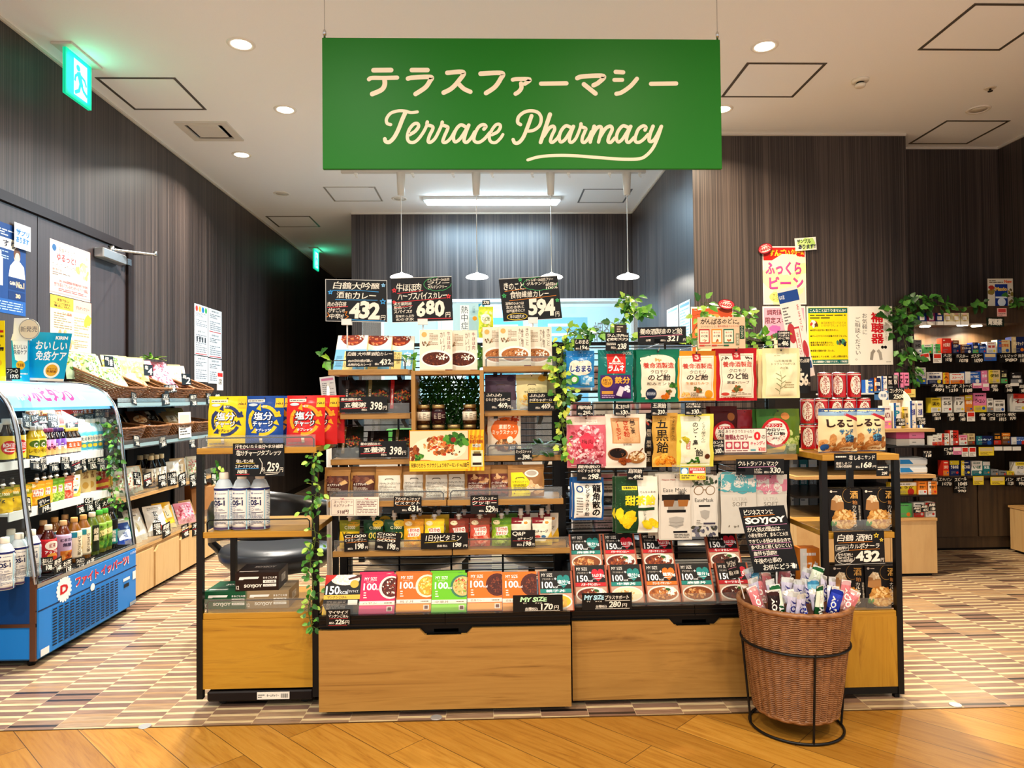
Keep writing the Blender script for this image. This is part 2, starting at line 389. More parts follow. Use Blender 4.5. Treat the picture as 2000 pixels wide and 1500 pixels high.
def tile_mat():
    """columns of wood-look strips: tall brown, thin cream or black, each column shifted"""
    m, t, p = nodes('striped_vinyl_tile'); L = t.links.new
    def M(op, a, b=None, c=None):
        n = N(t, 'ShaderNodeMath', operation=op)
        for i, q in enumerate((a, b, c)):
            if q is None: continue
            if isinstance(q, (int, float)): n.inputs[i].default_value = q
            else: L(q, n.inputs[i])
        return n.outputs[0]
    tc = t.nodes.new('ShaderNodeTexCoord'); sp = t.nodes.new('ShaderNodeSeparateXYZ'); L(tc.outputs['Object'], sp.inputs[0])
    X, Y = sp.outputs[0], sp.outputs[1]
    col = M('FLOOR', M('DIVIDE', X, .168)); w0 = N(t, 'ShaderNodeTexWhiteNoise', noise_dimensions='1D'); L(col, w0.inputs['W'])
    par = M('MULTIPLY', M('MODULO', M('ABSOLUTE', col), 2.0), .5)
    yy = M('ADD', M('ADD', M('DIVIDE', Y, .053), par), M('MULTIPLY', w0.outputs['Value'], .12)); row = M('FLOOR', yy); fr = M('FRACT', yy)
    cx = N(t, 'ShaderNodeCombineXYZ'); L(col, cx.inputs[0]); L(row, cx.inputs[1]); w1 = N(t, 'ShaderNodeTexWhiteNoise', noise_dimensions='2D'); L(cx.outputs[0], w1.inputs['Vector'])
    thin = M('GREATER_THAN', fr, .68)
    g = N(t, 'ShaderNodeTexNoise', Scale=1.0, Detail=4.0, Roughness=.6); L(coords(t, (9, 120, 1)), g.inputs['Vector'])
    brown = ramp(t, w1.outputs['Value'], [(0, '#987a63'), (.3, '#7d6154'), (.55, '#a4886a'), (.8, '#836352'), (1, '#ac906e')])
    pale = ramp(t, w1.outputs['Value'], [(0, '#d7c295'), (.72, '#d0b88a'), (.74, '#2e2420'), (.84, '#3a2c26'), (.85, '#ac8a63')], 'CONSTANT')
    mx = N(t, 'ShaderNodeMix', data_type='RGBA'); L(thin, mx.inputs[0]); L(brown.outputs[0], mx.inputs[6]); L(pale.outputs[0], mx.inputs[7])
    gr = ramp(t, g.outputs['Fac'], [(.25, '#a8a09c'), (.6, '#ffffff')]); m2 = N(t, 'ShaderNodeMix', data_type='RGBA', blend_type='MULTIPLY'); m2.inputs[0].default_value = .8
    L(mx.outputs[2], m2.inputs[6]); L(gr.outputs[0], m2.inputs[7])
    fx = M('FRACT', M('DIVIDE', X, .168)); seam = M('LESS_THAN', M('MINIMUM', fx, M('SUBTRACT', 1.0, fx)), .006)
    m3 = N(t, 'ShaderNodeMix', data_type='RGBA'); L(M('MULTIPLY', seam, .5), m3.inputs[0]); L(m2.outputs[2], m3.inputs[6]); m3.inputs[7].default_value = lin('#e0c9a0')
    L(m3.outputs[2], p.inputs['Base Color']); p.inputs['Roughness'].default_value = .32; return m
def plank_mat():
    m, t, p = nodes('diagonal_oak_planks'); L = t.links.new
    c = coords(t, (1, 1, 1), (0, 0, math.radians(45)))
    br = N(t, 'ShaderNodeTexBrick', Scale=1.0, offset=.37, offset_frequency=2); L(c, br.inputs['Vector'])
    br.inputs['Color1'].default_value = (0, 0, 0, 1); br.inputs['Color2'].default_value = (1, 1, 1, 1); br.inputs['Mortar'].default_value = (.5, .5, .5, 1)
    br.inputs['Mortar Size'].default_value = .0012; br.inputs['Brick Width'].default_value = .92; br.inputs['Row Height'].default_value = .152; br.inputs['Mortar Smooth'].default_value = 0
    off = N(t, 'ShaderNodeVectorMath', operation='MULTIPLY_ADD'); off.inputs[1].default_value = (0, 0, 7); L(br.outputs['Color'], off.inputs[0])
    sc = N(t, 'ShaderNodeVectorMath', operation='MULTIPLY'); sc.inputs[1].default_value = (2.2, 26, 1); L(c, sc.inputs[0]); L(sc.outputs[0], off.inputs[2])
    n = N(t, 'ShaderNodeTexNoise', Scale=1.0, Detail=7.0, Roughness=.66, Distortion=2.2); L(off.outputs[0], n.inputs['Vector'])
    r = ramp(t, n.outputs['Fac'], [(.26, '#764b16'), (.36, '#9d6a23'), (.5, '#ad7b2d'), (.7, '#b7873a')])
    v = ramp(t, br.outputs['Color'], [(0, '#d9d0c4'), (1, '#ffffff')]); mm = N(t, 'ShaderNodeMix', data_type='RGBA', blend_type='MULTIPLY'); mm.inputs[0].default_value = 1
    L(r.outputs[0], mm.inputs[6]); L(v.outputs[0], mm.inputs[7])
    m2 = N(t, 'ShaderNodeMix', data_type='RGBA'); L(br.outputs['Fac'], m2.inputs[0]); L(mm.outputs[2], m2.inputs[6]); m2.inputs[7].default_value = lin('#4a2f12')
    L(m2.outputs[2], p.inputs['Base Color']); p.inputs['Roughness'].default_value = .33; p.inputs['Specular IOR Level'].default_value = .28
    bp = N(t, 'ShaderNodeBump', Strength=.12, Distance=.002); L(n.outputs['Fac'], bp.inputs['Height']); L(bp.outputs[0], p.inputs['Normal']); return m
def ceil_mat():
    m, t, p = nodes('painted_plasterboard'); c = coords(t, (60, 60, 60)); n = N(t, 'ShaderNodeTexNoise', Scale=4.0, Detail=3.0); t.links.new(c, n.inputs['Vector'])
    r = ramp(t, n.outputs['Fac'], [(.3, '#f1f3f5'), (.7, '#f5f7f9')]); t.links.new(r.outputs[0], p.inputs['Base Color']); p.inputs['Roughness'].default_value = .8
    b = N(t, 'ShaderNodeBump', Strength=.08, Distance=.001); t.links.new(n.outputs['Fac'], b.inputs['Height']); t.links.new(b.outputs[0], p.inputs['Normal']); return m
XL, XR, YB, H = -2.367, 3.903, 7.16, 3.0; FB = 2.505
struct(B().box((XL-.1, FB, -.08), (XR+.1, 11.1, 0), tile_mat()), 'floor')
struct(B().box((-4.2, -.8, -.08), (5.2, FB-.006, 0), plank_mat()), 'floor_corridor')
struct(B().box((-5, FB-.006, -.08), (6, FB, .0015), mat('#6b5334', .35, .6)), 'trim_1')
struct(B().box((-5, -1.2, H), (6, 11.1, H+.1), ceil_mat()), 'ceiling')
struct(B().box((XL-.1, FB, 0), (XL, 11.1, H), WALL), 'wall_left')
struct(B().box((-1.383, YB, 0), (1.46, 11.1, H), WALL), 'wall_back')
struct(B().box((XL-.1, 11.0, 0), (-1.383, 11.1, H), mat('#1c1817')), 'wall_corridor')
struct(B().box((1.46, 5.01, 0), (3.018, 7.3, H), WALL), 'wall_pillar')
struct(B().box((3.018, 5.285, 0), (XR+.1, 5.4, H), WALL), 'wall_recess')
struct(B().box((XR, FB, 0), (XR+.1, 5.4, H), WALL), 'wall_right')
TR = mat('#cfc9bf', .5)
for i, (a, b_) in enumerate((((XL, FB, 2.985), (XL+.012, 11, H)), ((-1.383, YB-.012, 2.985), (1.46, YB, H)), ((1.448, 5.01, 2.985), (1.46, YB, H)), ((1.46, 4.998, 2.985), (3.018, 5.01, H)), ((3.018, 5.273, 2.985), (XR, 5.285, H)), ((XR-.012, FB, 2.985), (XR, 5.285, H)))):
    struct(B().box(a, b_, TR), 'trim_%d' % (i+2))
struct(B().box((XL, 4.9, 0), (XL+.008, 11, .06), mat('#241c19')), 'baseboard_left')
struct(B().box((1.46, 5.0, 0), (3.018, 5.01, .06), mat('#241c19')), 'baseboard_pillar')
# double door in the left wall
DR = wood('door_laminate', [(.3, '#2c2425'), (.6, '#392f31'), (.8, '#251e1f')], (40, 40, .5), .45); FR = mat('#2c211f', .4)
fr = B()
fr.box((XL-.01, 2.6, 0), (XL+.03, 2.86, 2.15), FR); fr.box((XL-.01, 4.66, 0), (XL+.03, 4.73, 2.15), FR); fr.box((XL-.01, 2.86, 2.1), (XL+.03, 4.66, 2.15), FR)
struct(fr, 'trim_8')
for i, (y0, y1) in enumerate(((2.862, 3.757), (3.763, 4.656))):
    d = struct(B().box((XL-.005, y0, .01), (XL+.014, y1, 2.095), DR), 'door_%d' % (i+1))
    h = B(); yy = y1-.07 if i == 0 else y0+.07; h.tube([(XL+.014, yy, 1.0), (XL+.06, yy, 1.0), (XL+.06, yy+(-.1 if i == 0 else .1), 1.0)], .009, STEEL); h.build('door_handle', d)
    if i == 1:
        c = B(); c.cbox((XL+.015, 4.28, 1.985), (XL+.075, 4.55, 2.045), mat('#b9bdc0', .3, .8), .006); c.box((XL+.03, 4.6, 2.0), (XL+.055, 4.65, 2.04), STEEL)
        c.tube([(XL+.045, 4.42, 2.06), (XL+.20, 4.66, 2.075)], .008, STEEL); c.tube([(XL+.20, 4.66, 2.075), (XL+.04, 4.70, 2.09)], .008, STEEL); c.lathe([(.018, 0), (.018, .05)], STEEL, 12, (XL+.045, 4.42, 2.03)); c.lathe([(.012, 0), (.012, .03)], STEEL, 10, (XL+.20, 4.66, 2.065))
        c.build('door_closer', d)
# ---------------------------------------------------------------- ceiling fittings
def hatch(x, y, w, i, label, c='#6d665e'):
    b = B(); g = mat(c, .4, .5); z = H-.003; t = .016
    b.box((x-w/2, y-w/2, z), (x+w/2, y-w/2+t, H+.01), g); b.box((x-w/2, y+w/2-t, z), (x+w/2, y+w/2, H+.01), g)
    b.box((x-w/2, y-w/2+t, z), (x-w/2+t, y+w/2-t, H+.01), g); b.box((x+w/2-t, y-w/2+t, z), (x+w/2, y+w/2-t, H+.01), g)
    e = empty('access_hatch', (x, y, H-.003), label, 'hatch'); b.M = Matrix.Translation((-x, -y, -H+.003))
    b.v = [tuple(b.M @ Vector(q)) for q in b.v]; b.M = None; b.build('hatch_frame', e)
    B().box((-w/2+t+.003, -w/2+t+.003, .001), (w/2-t-.003, w/2-t-.003, .01), mat('#f4f6f8', .8)).build('hatch_panel', e)
    B().box((w/2-.06, -w/2+.003, -.001), (w/2-.02, -w/2+.012, .002), STEEL).build('latch', e)
hatch(-2.04, 4.37, .46, 0, 'square ceiling access hatch beside the near green exit sign')
hatch(1.695, 4.157, .46, 1, 'square ceiling access hatch just right of the big green sign')
hatch(2.58, 3.545, .46, 2, 'square ceiling access hatch at the top right corner, nearest the corridor')
hatch(3.38, 4.98, .45, 3, 'square ceiling access hatch over the right medicine wall')
hatch(-2.05, 7.5, .45, 4, 'square dark-framed ceiling hatch at the mouth of the dark passage')
hatch(-1.23, 6.5, .46, 5, 'pale-framed ceiling hatch left of the fluorescent batten', '#c9c5bd')
hatch(1.08, 6.57, .45, 6, 'grey-framed ceiling hatch right of the fluorescent batten', '#8f9092')
def downlight(x, y, on, label, col=NEUT, power=30, cone=True):
    e = empty('downlight', (x, y, H), label, 'downlight', 'recessed ceiling downlights')
    B().lathe([(.052, .004), (.052, -.004), (.068, -.006), (.074, 0), (.074, .004)], mat('#e9e5dd', .4), 28).build('trim_ring', e)
    m = mat('#fff3dc', .5, 0, 14) if on else mat('#d9d3c6', .5)
    B().lathe([(.0, -.003), (.051, -.003), (.051, -.001)], m, 24).build('diffuser' if on else 'lamp_well', e)
    if on: lamp('downlight_beam', 'AREA', (x, y, H-.015), power, col, .09, spread=140)
for x, y, on, l, c, p in ((-1.295, 3.746, 1, 'lit downlight nearest the corridor, left of the big green sign', NEUT, 48), (-1.308, 4.596, 1, 'lit downlight second from the corridor, left of the big green sign', NEUT, 48), (-1.881, 5.446, 1, 'lit downlight above the left wall, behind the square air vent', NEUT, 34), (-1.879, 6.476, 0, 'unlit downlight deeper in, above the left wall', NEUT, 0), (-.836, 6.648, 0, 'unlit downlight left of the fluorescent batten', NEUT, 0), (1.492, 3.741, 1, 'lit downlight at the right side of the big green sign', WARM, 70), (3.25, 4.573, 0, 'unlit downlight beside the sprinkler over the right shelves', WARM, 0), (1.534, 4.573, 1, 'lit downlight half hidden by the green sign right edge', WARM, 22)):
    downlight(x, y, on, l, c, p)
e = empty('smoke_detector', (2.226, 4.141, H), 'round white smoke detector on the ceiling, right of centre', 'detector')
B().lathe([(.0, -.045), (.026, -.045), (.03, -.04), (.03, -.028)], mat('#e8e2d4', .4), 24).build('sensor_head', e); B().lathe([(.022, -.028), (.022, -.016)], mat('#3a352e'), 24).build('vent_ring', e)
B().lathe([(.028, -.016), (.048, -.012), (.05, 0)], mat('#e8e2d4', .4), 24).build('base', e)
e = empty('sprinkler', (3.096, 4.247, H), 'small ceiling sprinkler head at far right', 'sprinkler'); B().lathe([(.03, -.004), (.034, 0)], mat('#e0d8c8'), 16).build('plate', e); B().lathe([(.014, -.022), (.014, -.018), (.006, -.016), (.006, -.004)], mat('#5a5148', .4, .8), 12).build('nozzle', e)
# cassette air vent
e = empty('air_vent', (-1.93, 4.96, H), 'square white ceiling air vent with dark slots, left side', 'vent'); b = B()
for a, c in (((-.175, -.17), (.175, -.125)), ((-.175, .125), (.175, .17)), ((-.175, -.125), (-.125, .125)), ((.125, -.125), (.175, .125))): b.box((*a, -.012), (*c, .002), mat('#d8d3ca', .5))
b.build('vent_frame', e); B().box((-.125, -.125, 0), (.125, .125, .004), mat('#12110f')).build('duct_opening', e); B().cbox((-.1, -.125, -.016), (.1, .085, -.006), mat('#d8d3ca', .5), .003).build('baffle_plate', e)
# fluorescent batten
e = empty('fluorescent_batten', (.035, 6.63, H), 'long glowing fluorescent batten on the rear ceiling', 'ceiling light')
B().cbox((-.645, -.055, -.03), (.645, .055, 0), mat('#e8eef0', .4), .006).build('housing', e); B().cbox((-.62, -.04, -.062), (.62, .04, -.031), mat('#dff4ff', .4, 0, 26), .014).build('tube_cover', e)
lamp('fluorescent_light', 'AREA', (.035, 6.63, H-.07), 85, COOL, 1.24, sy=.08, spread=175)
# lighting track with four pendant lamps
e = empty('lighting_track', (0, 5.8, H), 'white ceiling lighting track carrying four pendants', 'track'); b = B().box((-1.2, -.017, -.03), (1.3, .017, 0), mat('#d3cec6', .4)); b.build('rail', e)
for x in (-1.08, -.62, -.29, .03, .36, .66, 1.0, 1.25): q = B(); q.box((x-.012, -.012, -.045), (x+.012, .012, -.03), WPL); q.tube([(x, 0, -.045), (x, 0, -.06), (x+.012, 0, -.068), (x+.012, 0, -.055)], .004, WPL, 6); q.build('hook', e)
for i, px in enumerate((783, 930, 1075, 1224)):
    x = PY(px, 345, 5.8).x; zl = PY(px, 541, 5.8).z
    e = empty('pendant_lamp', (x, 5.8, zl), '%s of four disc pendant lamps hanging from the track' % nth(i, 4), 'pendant lamp', 'disc pendant lamps')
    B().lathe([(.02, 2.785-zl), (.028, 2.79-zl), (.036, 2.97-zl)], mat('#e4dfd6', .4), 20).build('ceiling_holder', e); B().tube([(0, 0, .03), (0, 0, 2.79-zl)], .0035, WPL, 6).build('cord', e)
    B().lathe([(.01, .038), (.016, .03), (.05, .022), (.088, .006), (.094, -.004), (.088, -.008)][::-1], mat('#fffaf0', .4, 0, 1.6), 28).build('shade', e)
    B().lathe([(.0, -.0095), (.085, -.0095), (.086, -.008)], mat('#fff6e6', .4, 0, 10), 24).build('diffuser', e)
    lamp('pendant_light', 'AREA', (x, 5.8, zl-.02), 9, NEUT, .15, spread=170)
# emergency exit signs
def exit_sign(x, y, label, s=1.0, rz=0):
    e = empty('exit_sign', (x, y, H), label, 'exit sign', rot=(0, 0, rz)); G = mat('#10cf9c', .4, 0, .75)
    B().cbox((-.055, -.15, -.012), (.055, .15, 0), mat('#dad5cc'), .003).build('mounting_plate', e)
    b = B().cbox((-.008, -.12, -.255), (.008, .12, -.012), mat('#16cfa0', .4, 0, .6), .003)
    wh = mat('#c4f2e6', .4, 0, .75); dk = mat('#089a74', .4, 0, .3)
    run = [('r', 0, 0, 1, 1, G), ('r', .3, .1, .82, .9, wh), ('e', .47, .74, .075, .07, dk), ('l', [(.5, .62), (.58, .42)], .15, dk), ('l', [(.52, .62), (.72, .56), (.78, .46)], .06, dk), ('l', [(.48, .62), (.36, .52), (.34, .42)], .06, dk), ('l', [(.58, .42), (.68, .3), (.8, .24)], .075, dk), ('l', [(.55, .42), (.5, .25), (.36, .16)], .075, dk)]
    art(b, plane((.008, -.12, -.255), (0, .24, 0), (0, 0, .243)), run, 1.0)
    art(b, plane((-.008, .12, -.255), (0, -.24, 0), (0, 0, .243)), run, 1.0)
    b.build('lit_panel', e)
    return e
exit_sign(-2.215, 3.875, 'near glowing green exit sign with running figure at upper left', rz=0)
lamp('exit_glow', 'AREA', (-2.19, 3.875, 2.87), .8, (.15, 1, .75), .2, (0, PI/2, 0), sy=.2, spread=170)
lamp('exit_glow_back', 'AREA', (-2.24, 3.875, 2.87), .06, (.15, 1, .75), .2, (0, -PI/2, 0), sy=.2, spread=170)
fx = PY(617, 510, 8.9); exit_sign(fx.x, 8.9, 'small far green exit sign glowing in the dark passage', rz=0)
lamp('exit_glow_far', 'AREA', (fx.x+.03, 8.9, 2.87), .8, (.15, 1, .72), .2, (0, PI/2, 0), sy=.2, spread=170)
# ---------------------------------------------------------------- dispensary window and its notices
CY = mat('#a8d4e4', .3, 0, .36); CB = mat('#5fb0dc', .3, 0, .36); WHE = mat('#dceef4', .3, 0, .5)
x0 = PY(748, 620, YB).x; z1 = PY(900, 591, YB).z; x1 = 1.44
w = B(); w.box((x0, YB-.02, .95), (x1, YB, z1), CY)
a = plane((x0, YB-.02, .95), (x1-x0, 0, 0), (0, 0, z1-.95)); asp = (z1-.95)/(x1-x0)
its = [('r', .62, 0, .82, .86, CB)]
for i in range(9): its.append(('r', .62+.02*(i % 3), .1+.085*i, .74+.03*(i % 2), .125+.085*i, WHE))
its += [('r', .8, .7, .86, .73, WHE), ('r', .235, 0, .32, .88, WHE), ('r', .33, .3, .56, .86, CB), ('r', .35, .4, .54, .8, WHE), ('t', '調剤室', .845, .64, .962, .82, '#5f7480'), ('r', .83, .58, .965, .59, '#8ea3ae'), ('r', 0, .95, 1, 1, mat('#bcdcea', .3, 0, .3))]
art(w, a, its, asp); win = struct(w, 'window_1')
f = B()
for xx in (x0, x0+(x1-x0)*.225, x0+(x1-x0)*.59, x1): f.box((xx-.015, YB-.035, .95), (xx+.015, YB-.02, z1), mat('#e9f3f7', .4))
f.box((x0, YB-.035, z1), (x1, YB-.001, z1+.03), mat('#e9f3f7', .4)); f.build('window_frame', win)
# ---------------------------------------------------------------- helpers for things that stand on shelves
def spline(P, n=7):
    if len(P) < 3: return [tuple(p) for p in P]
    Q = [P[0]]+list(P)+[P[-1]]; out = []
    for i in range(1, len(Q)-2):
        a, b, c, d = (Vector(q) for q in Q[i-1:i+3])
        for k in range(n):
            t = k/n; out.append(tuple(.5*((2*b)+(c-a)*t+(2*a-5*b+4*c-d)*t*t+(3*b-a-3*c+d)*t**3)))
    out.append(tuple(P[-1])); return out
_bo = [0]
def brush(b, S, P, w0, w1, m, o, n=7):
    """a rounded brush stroke along a smooth line"""
    _bo[0] += 1; o += (_bo[0] % 40)*2.5e-5; P = spline([Vector((*p, 0)) for p in P], n); L = len(P); V = []; T = []
    for i, p in enumerate(P):
        a = Vector(P[max(i-1, 0)]); c = Vector(P[min(i+1, L-1)]); d = (c-a).normalized(); nn = Vector((-d.y, d.x, 0)); w = (w0+(w1-w0)*i/(L-1))/2
        V += [Vector(p)+nn*w, Vector(p)-nn*w]
        if i: k = 2*i; T += [(k-2, k-1, k+1), (k-2, k+1, k)]
    for p, w in ((P[0], w0/2), (P[-1], w1/2)):
        k = len(V); V.append(Vector(p)); V += [Vector(p)+Vector((math.cos(t*PI/7), math.sin(t*PI/7), 0))*w for t in range(14)]; T += [(k, k+1+i, k+1+(i+1) % 14) for i in range(14)]
    k = len(V)-30; b.add([S(q[0], q[1], o-(8e-6 if i >= k else 0)-(4e-6 if i >= k+15 else 0)) for i, q in enumerate(V)], T, m)
def wicker(b, prof, rows, n, m, amp=.006, t=.0045, ax=1, ay=1, c=(0, 0), rim=None, sq=0, nt=5, alt=1):
    """woven wall: each row a wavy ring; prof(f) gives (radius, z); sq > 0 squares the ring"""
    def R(th):
        if not sq: return math.cos(th)*ax, math.sin(th)*ay
        p = 2/(2+sq); cs, sn = math.cos(th), math.sin(th); return math.copysign(abs(cs)**p, cs)*ax, math.copysign(abs(sn)**p, sn)*ay
    seg = n*3
    for i in range(rows):
        r, z = prof(i/(rows-1)); pts = []
        for k in range(seg):
            th = 2*PI*k/seg; x, y = R(th); w = amp*math.cos(n*th/2+PI*i) if alt else amp*(2*abs(math.sin(n*th/2))**.7-1)
            pts.append((c[0]+x*(r+w/max(ax, .1)), c[1]+y*(r+w/max(ay, .1)), z))
        b.tube(pts, t, m, nt, closed=True)
    if rim:
        r, z = prof(1); seg = 90
        b.tube([(c[0]+R(2*PI*k/seg)[0]*r, c[1]+R(2*PI*k/seg)[1]*r, z+rim*.5+.0012*math.sin(k*2.1)) for k in range(seg)], rim, m, 7, closed=True)
# ---------------------------------------------------------------- hanging shop sign
SY = 2.55
SX0, SX1 = PY(629.5, 200, SY).x, PY(1408.5, 200, SY).x; SZ0, SZ1 = PY(1000, 330, SY).z, PY(1000, 75, SY).z
sg = empty('hanging_sign', (0, SY, SZ0), 'big green hanging sign board with white pharmacy lettering', 'sign')
LET = mat('#efe2c8', .5); b = B().cbox((SX0, 0, 0), (SX1, .014, SZ1-SZ0), mat('#1c7a1c', .42, 0, 0, .2), .0015)
def sgn(x, y, o): p = PY(x, y, SY); return (p.x, -o, p.z-SZ0)
def A1(P): return [(700+x/5.5556, 110+y/5.5556) for x, y in P]
def A2(P): return [(1000+x/5.5556, 110+y/5.5556) for x, y in P]
for P, w in (([(165, 152), (355, 150)], 52), ([(115, 250), (150, 235), (280, 235), (420, 232)], 46), ([(283, 240), (285, 310), (250, 365), (150, 410)], 52), ([(580, 150), (750, 150)], 50), ([(538, 243), (590, 232), (785, 226), (775, 270), (725, 340), (620, 410)], 50),
        ([(965, 180), (1140, 174), (1090, 265), (1010, 350), (925, 395)], 50), ([(1075, 285), (1140, 350), (1215, 386)], 48), ([(1325, 190), (1556, 183), (1540, 250), (1480, 335), (1385, 400)], 50), ([(1675, 255), (1720, 248), (1860, 252), (1805, 300)], 44), ([(1765, 295), (1768, 345), (1740, 385), (1705, 408)], 46)):
    brush(b, sgn, A1(P), w/5.5556, w/5.5556, LET, .0006)
for P, w in (([(315, 298), (590, 294)], 47), ([(708, 238), (770, 220), (992, 216), (940, 285), (885, 315)], 50), ([(780, 305), (905, 405)], 50), ([(1125, 170), (1205, 175)], 48), ([(1110, 257), (1195, 257)], 44), ([(1132, 408), (1190, 392), (1285, 325), (1355, 245)], 46), ([(1508, 300), (1780, 296)], 47)):
    brush(b, sgn, A2(P), w/5.5556, w/5.5556, LET, .0006)
for P, w in (([(350, 742), (312, 728), (306, 680), (350, 620), (430, 594), (510, 596), (570, 612), (640, 604)], 36), ([(510, 612), (475, 690), (432, 800), (385, 885), (335, 932), (297, 925), (287, 898)], 46),
        ([(555, 852), (615, 815), (652, 765), (642, 732), (600, 738), (553, 795), (532, 870), (545, 922), (592, 937), (645, 905), (705, 825), (745, 745)], 38), ([(748, 714), (748, 744), (802, 762), (806, 792), (772, 862), (757, 922), (782, 934), (832, 892), (880, 800), (908, 735)], 38), ([(910, 716), (912, 746), (966, 766), (966, 796), (932, 872), (917, 927), (950, 934), (1000, 892), (1045, 815)], 38),
        ([(1165, 768), (1112, 746), (1062, 792), (1032, 872), (1046, 928), (1092, 908), (1142, 840), (1195, 748)], 38), ([(1198, 748), (1162, 842), (1147, 917), (1176, 934), (1222, 890), (1262, 820)], 38), ([(1362, 792), (1384, 762), (1352, 742), (1302, 772), (1262, 852), (1256, 915), (1302, 936), (1362, 902), (1425, 830)], 38), ([(1448, 852), (1508, 822), (1540, 772), (1530, 740), (1490, 747), (1442, 812), (1420, 882), (1440, 930), (1490, 936), (1540, 892), (1568, 850)], 36)):
    brush(b, sgn, A1(P), w/5.5556, w*.9/5.5556, LET, .0006)
for P, w in (([(92, 742), (62, 718), (72, 658), (132, 608), (210, 593), (282, 612), (316, 670), (300, 750), (242, 800), (180, 814)], 38), ([(212, 648), (172, 760), (122, 880), (72, 938), (30, 940), (12, 905)], 42), ([(412, 632), (372, 750), (332, 870), (310, 935)], 46), ([(345, 868), (400, 785), (446, 760), (462, 795), (432, 862), (417, 922), (442, 934), (492, 890), (520, 840)], 38),
        ([(636, 772), (582, 757), (532, 812), (512, 882), (527, 930), (572, 907), (622, 832), (664, 760)], 38), ([(668, 762), (634, 852), (622, 920), (650, 934), (692, 892), (728, 810), (747, 748)], 36), ([(748, 735), (752, 764), (798, 784), (792, 814), (767, 872), (760, 925), (790, 934), (832, 885), (860, 820)], 38), ([(892, 762), (870, 840), (848, 932)], 42), ([(862, 872), (912, 790), (952, 764), (970, 795), (938, 932)], 40),
        ([(952, 880), (1012, 788), (1066, 760), (1086, 795), (1052, 872), (1042, 925), (1072, 934), (1115, 888)], 40), ([(1256, 772), (1202, 757), (1152, 812), (1132, 882), (1150, 930), (1192, 907), (1242, 832), (1284, 760)], 38), ([(1288, 762), (1252, 852), (1242, 920), (1272, 934), (1325, 880)], 38), ([(1442, 802), (1452, 772), (1422, 757), (1372, 792), (1342, 862), (1336, 920), (1372, 936), (1422, 907), (1475, 850)], 38), ([(1530, 760), (1496, 850), (1490, 918), (1530, 917), (1572, 860), (1618, 762)], 40),
        ([(1622, 760), (1582, 880), (1532, 990), (1462, 1072), (1380, 1112), (1200, 1117), (950, 1100), (700, 1081), (500, 1076), (300, 1090), (172, 1125)], 36)):
    brush(b, sgn, A2(P), w/5.5556, w*.9/5.5556, LET, .0006)
b.build('sign_board', sg)
for px in (633, 1402):
    x = PY(px, 60, SY).x; q = B().tube([(x, .007, SZ1-SZ0), (x, .007, H-SZ0)], .0016, STEEL, 6); q.build('hanging_wire', sg)
    B().lathe([(.004, -.012), (.004, .012), (.006, .012), (.006, .026), (.003, .032)], STEEL, 10, (x, .007, SZ1-SZ0)).build('wire_clamp', sg)
# ---------------------------------------------------------------- black mesh gondola, two bays
def shelf(g, x0, x1, z, yf, yb, guard=0, rail=0, m=None, th=.022, card=None):
    """wooden shelf board with optional clear guard and wire rail; z is its top; returns it"""
    s = B().cbox((x0, yf, z-th), (x1, yb, z), m or OAK, .0015).build('shelf', g)
    if guard: B().box((x0+.004, yf+.004, z), (x1-.004, yf+.006, z+guard), ACR).build('clear_guard', s)
    if rail:
        q = B(); e = .012; q.tube([(x0+e, yf+.012, z), (x0+e, yf+.012, z+rail-.008), (x0+e+.008, yf+.012, z+rail), (x1-e-.008, yf+.012, z+rail), (x1-e, yf+.012, z+rail-.008), (x1-e, yf+.012, z)], .0026, BLKM, 7); q.build('wire_rail', s)
    return s
def mesh_panel(g, x0, x1, z0, z1, y, nv=4):
    b = B(); n = int((z1-z0)/.0262)
    for i in range(n+1): z = z0+i*.0262; b.box((x0, y, z-.0022), (x1, y+.0044, z+.0022), BLKM)
    for i in range(nv+1): x = x0+(x1-x0)*i/nv; b.box((x-.004, y+.0044, z0), (x+.004, y+.012, z1), BLKM)
    b.box((x0, y-.006, z1), (x1, y+.012, z1+.014), BLKM); b.build('mesh_back', g)
def bracket(g, x, z, yf, yb): B().prism([(yb, z-.022), (yb, z-.062), (yb-.02, z-.06), (yf+.03, z-.03), (yf+.03, z-.022)], x-.008, x+.008, BLKM, 0).build('bracket', g)
